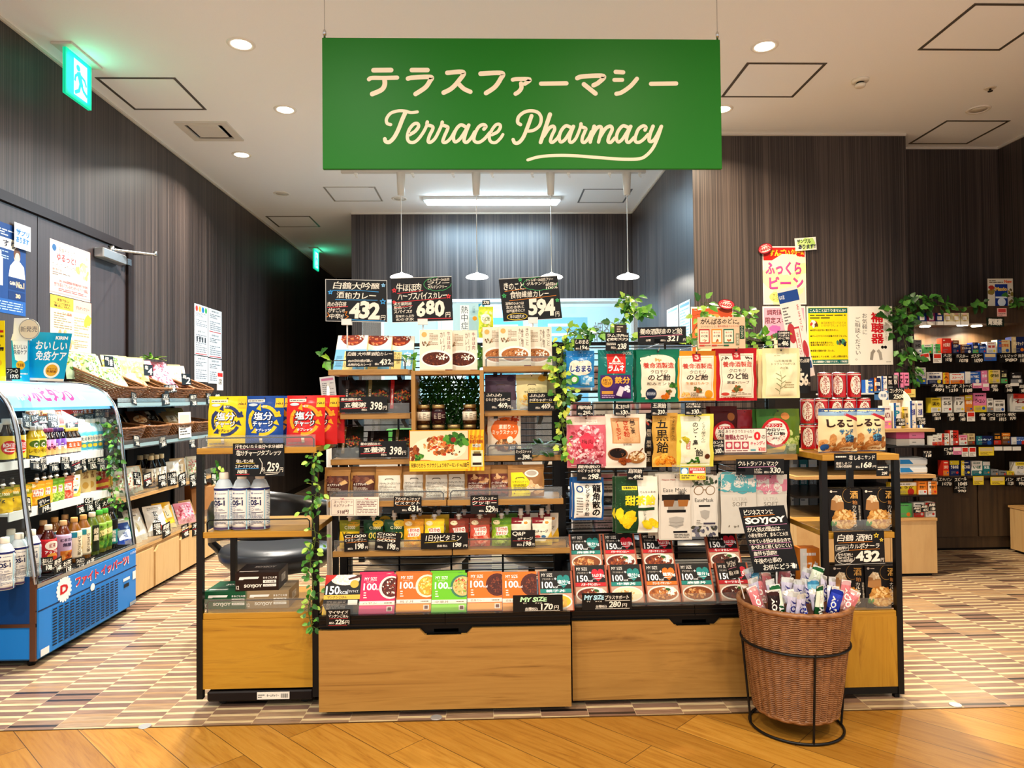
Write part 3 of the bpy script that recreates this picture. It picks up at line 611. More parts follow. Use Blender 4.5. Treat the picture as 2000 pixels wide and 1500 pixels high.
def bay(name, label, x0, x1, yf, ym, ck):
    g = empty('display_gondola', (0, 0, 0), label, 'display stand', 'mesh gondola bays'); zt = .304
    c0, c1 = x0+(x1-x0)*.42, x0+(x1-x0)*.585
    P = [(x0, .02), (x1, .02), (x1, zt), (c1+.02, zt), (c1, zt-.022), (c0, zt-.022), (c0-.02, zt), (x0, zt)]
    B().prism(P, yf, yf+.018, OAK).build('drawer_front', g)
    h = B().box((c0+.03, yf+.02, zt-.018), (c1-.03, yf+.024, zt-.006), BLKM); h.box((c0+.005, yf+.003, zt-.021), (c1-.02, yf+.018, zt-.0195), mat('#1c1c1c', .2, .6)); h.build('drawer_pull', g)
    B().box((x0, yf+.02, .03), (x1, ym-.03, zt+.012), BLK).build('drawer_body', g)
    B().box((x0+.02, yf+.04, 0), (x1-.02, ym-.05, .03), BLK).build('plinth', g)
    t = B()
    for i in range(2):
        a, c = x0+(x1-x0)*i/2+.001, x0+(x1-x0)*(i+1)/2-.001
        t.box((a, yf, zt+.014), (c, yf+.016, zt+.052), mat('#0d0d0e', .22)); t.box((a, yf-.004, zt+.016), (c, yf, zt+.021), mat('#19191a', .2)); t.box((a, yf-.003, zt+.036), (c, yf, zt+.040), mat('#19191a', .2))
    t.prism([(yf+.016, zt+.014), (ym-.03, zt+.014), (ym-.03, zt+ck), (yf+.016, zt+.03)], x0, x1, BLKM, 0); t.build('sloping_tray', g)
    B().box((x0+.01, yf+.018, zt+.05), (x1-.01, yf+.020, zt+.09), ACR).build('clear_guard', g)
    for x in (x0+.006, x1-.006): B().box((x-.014, ym-.012, .0), (x+.014, ym+.03, 1.352), BLKM).build('post', g)
    mesh_panel(g, x0+.02, x1-.02, .36, 1.338, ym)
    return g
GL = bay('L', 'left bay of the black mesh display gondola with wooden drawer', -.615, .278, 2.545, 2.95, .075)
GR = bay('R', 'right bay of the black mesh display gondola, behind the wicker basket', .288, 1.19, 2.592, 2.97, .14)
YS = 2.78; YM = 2.945
def px2(px, y): return PY(px, 778, y).x
ST1 = shelf(GL, px2(641, YS), px2(797, YS), 1.238, YS, YM, 0, .036); ST2 = shelf(GL, px2(944, YS), px2(1089, YS), 1.245, YS, YM, .04, .036)
SM1 = shelf(GL, px2(664, YS), px2(801, YS), 1.066, YS, YM, .04); SM2 = shelf(GL, px2(946, YS), px2(1078, YS), 1.072, YS, YM, .04)
SL1 = shelf(GL, px2(645, YS), px2(801, YS), .889, YS, YM, .045); SL2 = shelf(GL, px2(946, YS), px2(1097, YS), .896, YS, YM, .045, .038)
YL = 2.735
SB1 = shelf(GL, px2(640, YL), px2(870, YL), .732, YL, YM, .042, .032); SB2 = shelf(GL, px2(872, YL), px2(1098, YL), .732, YL, YM, .045, .034)
SC1 = shelf(GL, px2(648, YL), px2(880, YL), .543, YL, YM, .042, .034); SC2 = shelf(GL, px2(882, YL), px2(1110, YL), .543, YL, YM, .042, .034)
for z, xs, yf in ((1.238, (-.55, -.36), YS), (1.245, (.02, .22), YS), (1.066, (-.53, -.345), YS), (1.072, (.02, .2), YS), (.889, (-.55, -.345), YS), (.896, (.02, .22), YS), (.732, (-.55, -.24, -.06, .21), YL), (.543, (-.55, -.24, -.06, .21), YL)):
    for x in xs: bracket(GL, x, z, yf, YM)
SR1 = shelf(GR, px2(1392, 2.75), px2(1556, 2.75), .889, 2.75, 2.965, .04)
for x in (.9, 1.15): bracket(GR, x, .889, 2.75, 2.965)
# open wooden box of jars hooked on the mesh
BX0, BX1, BZ0, BZ1 = px2(803, 2.735), px2(945, 2.735), .925, 1.229
bxu = empty('shelf_box', (0, 2.735, BZ0), 'open wooden box frame with jars and greenery, middle of the left bay', 'shelf box')
t = .016
for a, c in (((BX0, 0, 0), (BX0+t, .205, BZ1-BZ0)), ((BX1-t, 0, 0), (BX1, .205, BZ1-BZ0))): B().cbox(a, c, OAKV, .001).build('side_board', bxu)
B().cbox((BX0+t, 0, BZ1-BZ0-t), (BX1-t, .205, BZ1-BZ0), OAK, .001).build('top_board', bxu); B().cbox((BX0+t, 0, 0), (BX1-t, .205, t), OAK, .001).build('bottom_board', bxu)
# ---------------------------------------------------------------- the two end racks
def rack(label, x0, x1, yf, yb, zt, m, shelves, panel, base, mats):
    g = empty('end_rack', (0, 0, 0), label, 'rack', 'black framed end racks'); p = .022
    for x in (x0, x1-p):
        for y in (yf, yb-p):
            z0 = .035 if y == yf else .0
            B().box((x, y, z0 if base == 'caster' else .012), (x+p, y+p, zt-.03), BLKM).build('post', g)
    for z, gd, rl in shelves: shelf(g, x0+.003 if z > zt-.05 else x0+p, x1-.003 if z > zt-.05 else x1-p, z, yf-.004 if z > zt-.05 else yf+.004, yb-.004, gd, rl, m)
    z1, z0 = panel
    B().box((x0+p, yf+.003, z0), (x1-p, yf+.018, z1), mats).build('front_panel', g)
    B().box((x0+p, yf+.02, z0), (x1-p, yb-p, z0+.014), BLK).build('base_board', g)
    for x in (x0+p*.2, x1-p*1.2+.004): B().box((x+.004, yf+p, z0), (x+p-.006, yb-p, z1), mats).build('side_panel', g)
    return g
RL = rack('left end rack with tablet pouches and clear drink bottles', PY(383, 870, 2.64).x, PY(620, 870, 2.64).x, 2.64, 3.0, .965, OAKY, ((.948, .046, .036), (.640, 0, .042), (.345, .05, .042)), (.323, .07), 'caster', OAKY)
q = B().cbox((RL_X0 := -1.045, 2.645, .022), (-.66, 2.96, .06), mat('#1a0f0c', .5), .006)
q.build('dolly_tray', RL)
for x in (-1.0, -.70):
    for y in (2.69, 2.92): B().lathe([(.018, -.012), (.02, -.008), (.02, .008), (.018, .012)], mat('#111', .5), 16).build('caster', RL, loc=(x, y, .021), rot=(PI/2, 0, 0))
st = B().box((-.862, 2.6405, .03), (-.745, 2.6445, .055), mat('#e8e2d6')); art(st, plane((-.862, 2.6405, .03), (.117, 0, 0), (0, 0, .025)), [('t', 'ホームキャリー', .3, .35, .68, .75, '#222', 'b'), ('s', .03, .2, .24, .8, 2, '#555')]+[('r', .74+.022*i, .2, .74+.022*i+(.008 if i % 3 else .013), .8, '#222') for i in range(10)], .2); st.build('label_sticker', RL)
RR = rack('right end rack with black pasta sauce boxes and rice crackers', PY(1604, 890, 2.6).x, PY(1757, 890, 2.6).x, 2.6, 2.96, .905, OAKY, ((.898, 0, 0), (.608, 0, 0), (.318, 0, 0)), (.298, .04), 'foot', OAKYV)
B().box((1.262, 2.608, .322), (1.48, 2.610, .365), ACR).build('clear_guard', RR)
B().box((1.262, 2.608, .612), (1.48, 2.610, .655), ACR).build('clear_guard', RR)
for x in (1.245, 1.482): B().box((x, 2.602, 0), (x+.018, 2.62, .013), BLK).build('foot', RR)
B().box((1.24, 2.604, .014), (1.5, 2.62, .04), BLKM).build('bottom_rail', RR)
# ---------------------------------------------------------------- tall wicker basket in its wire stand
WK = wood('brown_wicker', [(.3, '#66401f'), (.5, '#865730'), (.7, '#96673c')], (30, 30, 30), .42)
WKD = mat('#5a3114', .6)
BC = (1.026, 2.405)
wb = empty('wicker_basket', (BC[0], BC[1], 0), 'tall round brown wicker basket holding snack bars in a black stand', 'basket')
pf = lambda f: (.134+.046*f**.9, .070+.345*f)
b = B(); b.lathe([(pf(i/10)[0]-.006, pf(i/10)[1]) for i in range(11)], WKD, 40); wicker(b, pf, 54, 36, WK, .0036, .0036, rim=.009, nt=5, alt=0); wicker(b, lambda f: (.132, .064+.004*f), 2, 34, WK, .002, .007)
b.build('woven_body', wb)
s = B(); ring = lambda r, z: [(r*math.cos(2*PI*k/48), r*math.sin(2*PI*k/48), z) for k in range(48)]
s.tube(ring(.15, .006), .0045, BLKM, 8, True); s.tube(ring(.174, .292), .0045, BLKM, 8, True)
for a in (-1.62, -.1, 1.5, 3.05): s.tube([(.15*math.cos(a), .15*math.sin(a), .006), (.175*math.cos(a), .175*math.sin(a), .298)], .004, BLKM, 8)
s.build('wire_stand', wb)
# ---------------------------------------------------------------- makers for goods
KIND = {}
def K(key, name, cat, root, kids=()): KIND[key] = (name, cat, root, list(kids))
def P(key, x, y, z, label, rz=0, tilt=0, group=None, ry=0, s=1):
    """one more of a kind: a thing and its parts; tilt leans it back"""
    name, cat, root, kids = KIND[key]
    o = bpy.data.objects.new(name, root); C.objects.link(o)
    o.location = (x, y, z); o.rotation_euler = (-math.radians(tilt), math.radians(ry), math.radians(rz)); o.scale = (s, s, s)
    tag(o, label, cat, group)
    for pn, me in kids:
        c = bpy.data.objects.new(pn, me); C.objects.link(c); c.parent = o
    return o
def carton(key, name, cat, W_, H_, D, side, items, seed=1, top=None, rough=.35):
    b = B().box((-W_/2, 0, 0), (W_/2, D, H_), mat(side, rough)); art(b, flat(W_, H_), items, H_/W_, seed=seed)
    if top: b.add([(-W_/2, 0, H_+.0003), (W_/2, 0, H_+.0003), (W_/2, D, H_+.0003), (-W_/2, D, H_+.0003)], [(0, 1, 2, 3)], mat(top, rough))
    K(key, name, cat, b.mesh(name))
def pouch_S(W_, H_, D, kind, seed, back=False, crk=1):
    def g(v):
        if kind == 'stand': return min(1, (1-v)/.75)**.8*min(1, .55+v*4) if v < .86 else max(0, (.86-v)*0)+.0 if v > .995 else .14*(1-v)/.14*1.2
        if kind == 'pillow': return max(0, math.sin(PI*min(max((v-.06)/.88, 0), 1)))**.55
        if kind == 'hang': return max(0, math.sin(PI*min(max((v-.05)/.83, 0), 1)))**.6
        return .35
    def S(u, v, o):
        a = abs(2*u-1); h = (1-a**2.6)*g(v); e = noise.noise(Vector((u*4+seed, v*5, seed*1.7+back)))*.0035*crk*(1 if kind != 'flat' else .5)
        e2 = noise.noise(Vector((u*11, v*9+seed, 3.1)))*.0006*crk
        y = D/2*h+max(0, h)*(e+e2)*2+.0006
        w = 1-.05*h*(kind != 'flat'); sx = .003*noise.noise(Vector((seed*3.3, v*4, u*.5)))*crk
        return ((u-.5)*W_*w+sx, (y if back else -y) + (o if back else -o), v*H_)
    return S
def pouch(key, name, cat, W_, H_, D, col, items, kind='stand', seed=1, rough=.3, back=None, kids=(), hole=True, film=None, crk=1):
    b = B(); Sf = pouch_S(W_, H_, D, kind, seed, False, crk); Sb = pouch_S(W_, H_, D, kind, seed, True, crk); m = film or mat(col, rough)
    b.grid(Sf, 20, 28, m); b.grid(Sb, 12, 16, m if film else mat(back or col, rough), flip=True)
    for E_ in ([(0, j/28) for j in range(29)], [(1, j/28) for j in range(29)], [(i/12, 0) for i in range(13)], [(i/12, 1) for i in range(13)]):
        vs = [Sf(*q, 0) for q in E_]+[Sb(*q, 0) for q in E_]; n = len(E_); b.add(vs, [(i, i+1, n+i+1, n+i) for i in range(n-1)], m)
    if hole: items = list(items)+[('e', .5, .955, .02, 0, '#3a3a3a')]
    art(b, Sf, items, H_/W_, o0=.0007, cut=.05, seed=seed, step=1.2e-4)
    K(key, name, cat, b.mesh(name), kids)
def cyl_S(R, z0, z1, a0=-85, a1=85):
    def S(u, v, o):
        t = math.radians(a0+(a1-a0)*u); r = R(z0+(z1-z0)*v) if callable(R) else R
        return ((r+o)*math.sin(t), -(r+o)*math.cos(t), z0+(z1-z0)*v)
    return S
def bottle(key, cat, prof, liquid, cap, lab=None, name='drink_bottle', n=20, caprough=.45):
    """prof: body radius/height list; cap (r, z0, z1, colour); lab (z0, z1, colour, items)"""
    b = B().lathe(prof, liquid, n); kids = []
    if lab:
        z0, z1, lc, its = lab[:4]
        def R(z):
            for (ra, za, *_), (rb, zb, *_) in zip(prof, prof[1:]):
                if za <= z <= zb: return ra+(rb-ra)*(z-za)/max(zb-za, 1e-6)+.0006
            return prof[-1][0]
        l = B(); zs = sorted(set([z0, z1]+[p[1] for p in prof if z0 < p[1] < z1])); l.lathe([(R(z)+.0003, z) for z in zs], mat(lc, .35), n)
        art(l, cyl_S(R, z0, z1), its, (z1-z0)/(R((z0+z1)/2)*2.9), o0=.0009, cut=.09, step=1e-4); kids.append(('label', l.mesh('label')))
    r, c0, c1, cc = cap; q = B().lathe([(r, c0), (r*1.02, c0+.002), (r, c1-.002), (r*.9, c1)], mat(cc, caprough), 16); kids.append(('cap', q.mesh('cap')))
    K(key, name, cat, b.mesh(name), kids)
CW = '#efe8da'                                                     # chalk white
def quad_card(name, cat, label, O, U, V_, items, bg=CHALK, th=.0016, group=None, seed=1, parent=None, asp=None):
    """a thin card: lower-left corner O, edge vectors U and V_"""
    O, U, V_ = Vector(O), Vector(U), Vector(V_); n = U.cross(V_).normalized()*th; mid = O+U*.5
    b = B(); vs = [O, O+U, O+U+V_, O+V_]; vs += [v-n for v in vs]; vs = [v-mid for v in vs]
    b.add(vs, [(0, 1, 2, 3), (7, 6, 5, 4), (0, 4, 5, 1), (1, 5, 6, 2), (2, 6, 7, 3), (3, 7, 4, 0)], MM(bg))
    art(b, plane(O-mid, U, V_), items, asp or V_.length/U.length, seed=seed)
    return b.build(name, parent, label, cat, group, loc=mid)
def pop(x0, y0, x1, y1, y, items, label, rot=0, bg=CHALK, name='price_card', cat='price card', lean=0, seed=1, group=None, shear=0):
    """card standing at depth y; corners read off the photograph; rot turns it in its own plane (degrees), lean tips the top back"""
    a = PY(x0, y1, y); d = PY(x1, y0, y); cx, cz = (a.x+d.x)/2, (a.z+d.z)/2; w, h = d.x-a.x, d.z-a.z; r = math.radians(rot)
    U = Vector((math.cos(r)*w, 0, math.sin(r)*w)); V_ = Vector((-math.sin(r)*h+shear*h, math.sin(math.radians(lean))*h, math.cos(r)*h*math.cos(math.radians(lean))))
    O = Vector((cx, y, cz))-U/2-Vector((V_.x, 0, V_.z))/2
    return quad_card(name, cat, label, O, U, V_, items, bg, seed=seed, group=group)
def price(name, num, u='円', n2=None, ul=None, ny=.42, nx=.42):
    r = len(name.split('\n')); its = [('h', name, .07, ny+.06, .93, .93, CW)]
    if ul: its.append(('l', [(.06, ny+.02), (.95, ny+.06)], .012, ul))
    its += [('h', num, nx, .08, .84, ny-.02, CW, 'b'), ('h', u, .86, .1, .96, .28, CW), ('h', '税込', nx-.25, .1, nx-.04, .25, CW)]
    return its
MEAT = ('#7c2d12', '#9c4a20', '#5d1f0e', '#b5622c'); RICE = ('#f6efe2', '#e9dfcc', '#fffaf0'); CURRY = ('#5b2410', '#6e2f16', '#4a1a0c', '#8a4a26')
NUTS = ('#c98f55', '#a8682f', '#8b4d22', '#e0b27a'); GREEN = ('#3f7a2a', '#5d9a3a', '#2d5d20'); EGG = ('#f2b533', '#e99a22', '#f7cf5c', '#fbe3a0')
# ---------------------------------------------------------------- left bay, top shelves
carton('curry_blue', 'curry_box', 'food box', .122, .178, .022, '#e9d9a8', [('r', 0, 0, 1, 1, '#f5efe2'), ('r', 0, 0, 1, .58, '#86c4e6'), ('e', .5, .92, .5, .36, '#f6f1e6'), ('e', .5, .95, .38, .26, '#8c2f12'), ('n', .45, .9, .32, .18, ('#b8481c', '#d46a34', '#8a2c10', '#e2905a'), 50, .045), ('n', .74, .96, .16, .09, RICE, 24, .03), ('r', .3, 0, .62, .52, '#f0dc97'), ('t', '大吟醸', .46, .16, .58, .5, '#5a4a2a', 'v'), ('t', '酒粕カレー', .32, .04, .44, .5, '#5a4a2a', 'v'), ('t', '白鶴', .67, .1, .95, .52, '#ffffff', 'vb'), ('s', .06, .1, .24, .4, 9, '#5f8fb0')], top='#e6d29a')
g = 'light blue curry boxes, top left shelf'
for i, px in enumerate((681, 728, 772)):
    P('curry_blue', PY(px, 716, 2.81).x, 2.805+i*.026, 1.2385, '%s of three light blue curry boxes leaning on the top left shelf' % nth(i, 3), tilt=36, group=g)
def tall_box(key, txt, txt2, food, colr):
    its = [('r', 0, 0, 1, 1, '#ece2d0'), ('e', .5, .3, .48, .21, '#f8f3ea'), ('e', .5, .29, .42, .165, food[0]), ('n', .48, .27, .37, .13, food, 80, .032), ('n', .66, .34, .2, .07, RICE, 26, .028), ('t', txt, .84, .52, .94, .95, colr, 'v'), ('t', txt2, .62, .48, .78, .94, '#6a5a4c', 'v'), ('s', .3, .62, .56, .92, 8, '#a8987f'), ('n', .2, .66, .14, .06, ('#7a5a3c', '#a9825a', '#5d6b3a'), 16, .03), ('e', .14, .88, .08, 0, '#e7b36a'), ('r', 0, 0, 1, .03, '#dccaa8'), ('r', .78, .0, 1, .03, '#7a2b22')]
    carton(key, 'curry_box', 'food box', .127, .162, .03, '#ddd2be', its, top='#d8cbb2')
tall_box('curry_beef', '牛ほほ肉', 'ハーブ\nカレー', CURRY, '#8a3a4a'); tall_box('curry_mush', 'きのこと', '食物\nカレー', ('#b4713a', '#c98a50', '#8d4f22', '#dba56c'), '#5a4a3c')
P('curry_beef', PY(852, 720, 2.77).x, 2.765, 1.2295, 'cream beef cheek curry box, front left on the wooden box frame', tilt=5, rz=2)
P('curry_beef', PY(901, 720, 2.81).x, 2.808, 1.2295, 'cream beef cheek curry box, half hidden behind the other', tilt=5)
P('curry_mush', PY(974, 716, 2.83).x, 2.84, 1.2455, 'cream mushroom curry box at left of the three, set behind', tilt=6); P('curry_mush', PY(1006, 716, 2.80).x, 2.802, 1.2455, 'cream mushroom curry box in front, middle of the three', tilt=6); P('curry_mush', PY(1048, 716, 2.84).x, 2.845, 1.2455, 'cream mushroom curry box at right of the three, set behind', tilt=6)
pop(676, 685, 769, 717, 2.774, [('h', '白鶴 大吟醸酒粕カレー', .03, .68, .97, .95, CW), ('h', '肉の存在感が濃い', .04, .3, .55, .48, CW), ('h', '本格的なカレー!!', .03, .06, .52, .24, CW), ('h', '432', .7, .1, .94, .5, CW, 'b'), ('h', '税込', .6, .1, .69, .25, CW), ('h', '円', .94, .08, .99, .25, CW)], 'small black curry card reading 432, clipped to the top left shelf')
# three big chalk boards on clip stands
def board(x0, y0, x1, y1, y, items, label, rot, zb, xb, shear=0):
    o = pop(x0, y0, x1, y1, y, items, label, rot, name='chalk_board', cat='price board', shear=shear)
    b = B(); zz = o.location.z; h = PY(x1, y0, y).z-PY(x0, y1, y).z
    b.tube([(xb, .012, zb-zz), (xb, .012, .03)], .003, mat('#d8d8d6', .3), 8); b.box((xb-.02, -.004, -.012), (xb+.02, .014, .012), mat('#e4e4e0', .3)); b.lathe([(.018, zb-zz), (.018, zb-zz+.004)], mat('#d8d8d6', .3), 16, (xb, .012, 0)); b.build('clip_stand', o)
    e = B(); return o
Y_, R_, G_, Bl, O_ = '#e6c84a', '#d8434a', '#49b46a', '#4aa3e0', '#e08a2e'
def bubble(x0, y0, x1, y1, c): P_ = [(x0+(x1-x0)*(.5+.5*math.cos(t*PI/18))*1+0, y0+(y1-y0)*(.5+.5*math.sin(t*PI/18)*(1-.1*(t % 4 == 0)))) for t in range(9, 37)]; return ('l', P_, .007, c)
board(636, 546, 756, 629, 2.86, [('r', 0, 0, 1, .012, '#d9d9d6'), ('r', 0, .988, 1, 1, '#d9d9d6'), ('r', 0, 0, .008, 1, '#d9d9d6'), ('r', .992, 0, 1, 1, '#d9d9d6'), ('h', '白鶴大吟醸', .12, .76, .88, .95, CW), ('l', [(.1, .735), (.5, .75), (.86, .72)], .009, Bl), ('h', '酒粕カレー', .18, .54, .82, .71, CW), ('l', [(.16, .52), (.84, .52)], .009, Bl), ('h', '肉の存在感', .03, .35, .34, .48, CW), ('l', [(.03, .325), (.36, .36)], .01, R_), ('h', 'がすごい!!', .04, .21, .31, .32, CW), ('h', '中辛!!', .06, .06, .29, .19, CW), ('l', [(.02, .1), (.06, .15), (.03, .2)], .009, O_), ('l', [(.3, .22), (.35, .24), (.32, .16), (.37, .12), (.3, .05)], .009, O_), ('h', '432', .38, .06, .88, .5, CW, 'B'), ('h', '円', .89, .05, .97, .17, CW), ('l', [(.42, .045), (.96, .03)], .01, Bl), star(.08, .69, .035, .7, Bl), star(.93, .49, .045, .7, Bl), star(.94, .88, .03, .7, '#8fc4e8')], 'left chalk board reading 432, on a clip stand', -1.5, 1.238, -.04, -.03)
board(765, 541, 883, 629, 2.86, [('r', 0, 0, 1, .012, '#d9d9d6'), ('r', 0, .988, 1, 1, '#d9d9d6'), ('h', '牛ほほ肉', .08, .68, .5, .88, CW), ('l', [(.1, .65), (.52, .7)], .009, R_), ('h', 'アレルギー28品目\nフリー', .6, .82, .96, .97, CW), ('h', 'グルテンフリー', .6, .73, .92, .81, CW), bubble(.54, .68, .99, .99, G_), ('h', 'ハーブスパイスカレー', .1, .5, .92, .66, CW), ('l', [(.06, .45), (.9, .52)], .009, R_), ('h', '漢方薬剤師\n監修ハーブ\nスパイス!!', .03, .2, .33, .46, CW), ('h', '旨味たっぷり\n玄のき氷', .06, .03, .36, .18, CW), ('l', [(.04, .33), (.34, .37)], .008, R_), ('h', '680', .4, .1, .87, .48, CW, 'B'), ('h', '円', .88, .08, .96, .2, CW), ('l', [(.42, .07), (.97, .06)], .009, R_), star(.05, .72, .035, .72, R_), star(.94, .55, .035, .72, R_), star(.04, .46, .025, .72, R_)], 'middle chalk board reading 680, on a clip stand', 1.5, 1.229, .0, 0)
board(979, 541, 1093, 626, 2.86, [('r', 0, 0, 1, .012, '#d9d9d6'), ('r', 0, .988, 1, 1, '#d9d9d6'), ('h', 'きのこと', .07, .72, .42, .9, CW), ('l', [(.08, .7), (.44, .74)], .008, O_), ('h', 'アレルギー28品目フリー\nグルテンフリー', .46, .8, .92, .97, CW), ('h', '植物素材\n100%', .78, .69, .98, .84, CW), bubble(.4, .68, .99, .99, G_), ('h', '食物繊維カレー', .16, .52, .82, .7, CW), ('l', [(.14, .48), (.94, .54)], .008, O_), ('h', '旨味のひみつは\n玄のき氷と\n信州産きのこ!!', .07, .2, .38, .46, CW), ('h', '辛さは控えめ', .12, .06, .36, .15, CW), ('e', .24, .105, .17, .075, CHALK), ('h', '辛さは控えめ', .12, .06, .36, .15, CW), ('l', [(.24+.17*math.cos(t*PI/12), .105+.075*math.sin(t*PI/12)) for t in range(25)], .009, Y_), ('h', '594', .44, .08, .9, .5, CW, 'B'), ('h', '円', .89, .05, .96, .17, CW), star(.06, .6, .035, .74, G_), star(.36, .95, .03, .74, G_), star(.95, .43, .03, .74, G_)], 'right chalk board reading 594, on a clip stand', 3, 1.245, .0, -.05)
# ---------------------------------------------------------------- left bay, middle shelves
def porridge(key, c, stripe): pouch(key, 'porridge_pouch', 'food pouch', .105, .135, .03, c, [('r', .16, .1, .3, 1, stripe), ('e', .62, .5, .34, .2, '#2a1a14'), ('n', .62, .5, .3, .17, ('#b8391c', '#7a4a2a', '#d97a3a', '#4a3a22', '#6b7a2a'), 70, .04), ('t', '五養粥', .19, .2, .27, .7, '#f0e6d8', 'v')], 'stand', 3, .22)
porridge('porridge_black', '#1b1716', '#3a3430'); porridge('porridge_green', '#20291d', '#7a6a3a'); porridge('porridge_red', '#2c1310', '#b0201c')
for px, k, l in ((690, 'porridge_black', 'black porridge pouch behind the 398 card, upper shelf far left'), (735, 'porridge_green', 'dark green porridge pouch on the upper left shelf'), (779, 'porridge_red', 'black porridge pouch with bright red stripe on upper left shelf')): P(k, px2(px, 2.85), 2.855, 1.0675, l, tilt=12)
for px, k, l, s_ in ((682, 'porridge_green', 'dark porridge pouch left of the 398 card, lower left shelf', .95), (735, 'porridge_black', 'black porridge pouch hidden behind the 398 card, lower left shelf', .8), (785, 'porridge_green', 'dark porridge pouch at right end of lower left shelf', .85)): P(k, px2(px, 2.85), 2.855, .8905, l, tilt=20, s=s_)
pk = lambda: [('h', '養命酒製造の', .03, .74, .45, .93, CW), ('l', [(.03, .7), (.48, .74)], .008, R_), ('h', '五養粥', .1, .3, .56, .66, CW, 'b'), ('l', [(.04, .24), (.58, .29)], .009, R_), ('h', '398', .64, .14, .9, .68, CW, 'b'), ('h', '円', .91, .14, .99, .4, CW), ('h', '税込', .46, .1, .58, .24, CW)]
pop(663, 774, 756, 806, 2.77, pk(), 'wide black porridge card reading 398, on the upper shelf'); pop(701, 861, 794, 894, 2.77, pk(), 'wide black porridge card reading 398, on the lower shelf')
def bolo(key, c, c2, bits, txt): pouch(key, 'snack_pouch', 'snack pouch', .124, .142, .03, c, [('r', 0, .82, 1, .9, c2), ('e', .84, .88, .13, .09, bits[0]), ('t', 'ふわふわ', .38, .55, .62, .61, '#4a3a2a'), ('t', txt, .25, .46, .75, .53, '#4a3a2a'), ('l', [(.36, .68), (.4, .71), (.6, .71), (.64, .68)], .02, '#5a4030'), ('n', .45, .25, .38, .16, bits, 60, .05), ('r', .1, .02, .9, .08, '#f0e8d8')], 'stand', 5, .3)
bolo('bolo_purple', '#5a4656', '#6e5768', ('#3b2140', '#57305c', '#6d4470'), 'むらさきいもボーロ'); bolo('bolo_yellow', '#e6d9a2', '#d8c67a', ('#e0a92c', '#eec04a', '#f4d274'), 'かぼちゃボーロ')
P('bolo_purple', px2(978, 2.83), 2.835, 1.0735, 'dark purple sweet potato snack pouch on the right shelf', tilt=4); P('bolo_yellow', px2(1039, 2.83), 2.83, 1.0735, 'yellow pumpkin snack pouch in front, beside the purple one', tilt=6); P('bolo_yellow', px2(1056, 2.89), 2.885, 1.0735, 'yellow pumpkin snack pouch hidden behind its twin', tilt=4)
pop(946, 766, 998, 802, 2.772, [('h', 'ふわふわ', .06, .76, .66, .94, CW), ('h', 'むらさきいもボーロ', .06, .5, .96, .7, CW), ('h', '469', .5, .12, .86, .44, CW, 'b'), ('h', '円', .86, .1, .98, .28, CW), ('h', '税込', .28, .12, .46, .24, CW)], 'black card reading 469 under the purple snack pouch')
pop(1031, 767, 1083, 803, 2.772, [('h', 'ふわふわ', .06, .76, .64, .94, CW), ('h', 'かぼちゃボーロ', .06, .52, .9, .7, CW), ('l', [(.06, .48), (.92, .47)], .012, Y_), ('h', '469', .5, .12, .84, .42, CW, 'b'), ('h', '円', .85, .1, .96, .26, CW), ('h', '税込', .28, .12, .46, .24, CW)], 'black card reading 469 under the yellow snack pouch')
pouch('nuts', 'nut_pouch', 'snack pouch', .132, .16, .045, '#e9dcc6', [('e', .52, .6, .42, .3, '#d9702a'), ('e', .55, .78, .36, .14, '#d9702a'), ('t', '素煎り・', .34, .62, .8, .74, '#f6ead4', 'b'), ('t', 'ミックスナッツ', .14, .49, .9, .6, '#f6ead4', 'b'), ('e', .55, .22, .36, .16, '#6b4a2c'), ('n', .55, .22, .33, .14, NUTS, 70, .05), ('t', 'inaba', .36, .84, .6, .89, '#3a2a1e', 'b'), ('e', .17, .87, .12, .05, '#f6efe2'), ('r', .62, .1, .86, .24, '#2a3a5a'), ('t', '素焼き', .66, .13, .82, .21, '#fff', 'b'), ('e', .68, .36, .1, 0, '#f0e6d2'), ('n', .82, .88, .13, .06, ('#c4512a', '#a33a1c'), 14, .04)], 'stand', 8, .28)
P('nuts', px2(984, 2.83), 2.815, .8975, 'orange and cream mixed nuts pouch on the right shelf', tilt=5); P('nuts', px2(972, 2.88), 2.875, .8975, 'orange mixed nuts pouch standing behind its twin', tilt=5)
pop(1006, 877, 1039, 900, 2.771, [('h', 'ミックスナッツ', .05, .62, .95, .92, CW), ('h', '398', .42, .1, .86, .54, CW, 'b'), ('h', '円', .87, .1, .98, .26, CW), ('h', '税込', .16, .12, .38, .28, CW)], 'black card reading 398 below the mixed nuts pouch')
# jars inside the wooden box
def jar(key, body, lab, txt):
    b = B().lathe([(.024, 0), (.0275, .004), (.0275, .054), (.023, .064)], mat(body, .12, 0, 0, .5), 20); l = B().lathe([(.0279, .016), (.0279, .05)], mat(lab, .5), 20)
    art(l, cyl_S(.0279, .016, .05), [('s', .3, .2, .44, .8, 8, txt), ('s', .5, .15, .64, .85, 8, txt), ('s', .68, .3, .9, .7, 5, txt)], .5, o0=.0003); c = B().lathe([(.0245, .063), (.0255, .065), (.0255, .075), (.023, .078)], mat('#b39a6c', .3, .85), 20)
    K(key, 'preserve_jar', 'jar', b.mesh('preserve_jar'), [('label', l.mesh('label')), ('lid', c.mesh('lid'))])
jar('jar_dark', '#3a1d0e', '#e6dcc6', '#5a4a3a'); jar('jar_wine', '#2a0f14', '#3c1720', '#d8c8b4'); jar('jar_green', '#6a6a20', '#e6dcc6', '#5a4a3a')
zj = BZ0+.0165
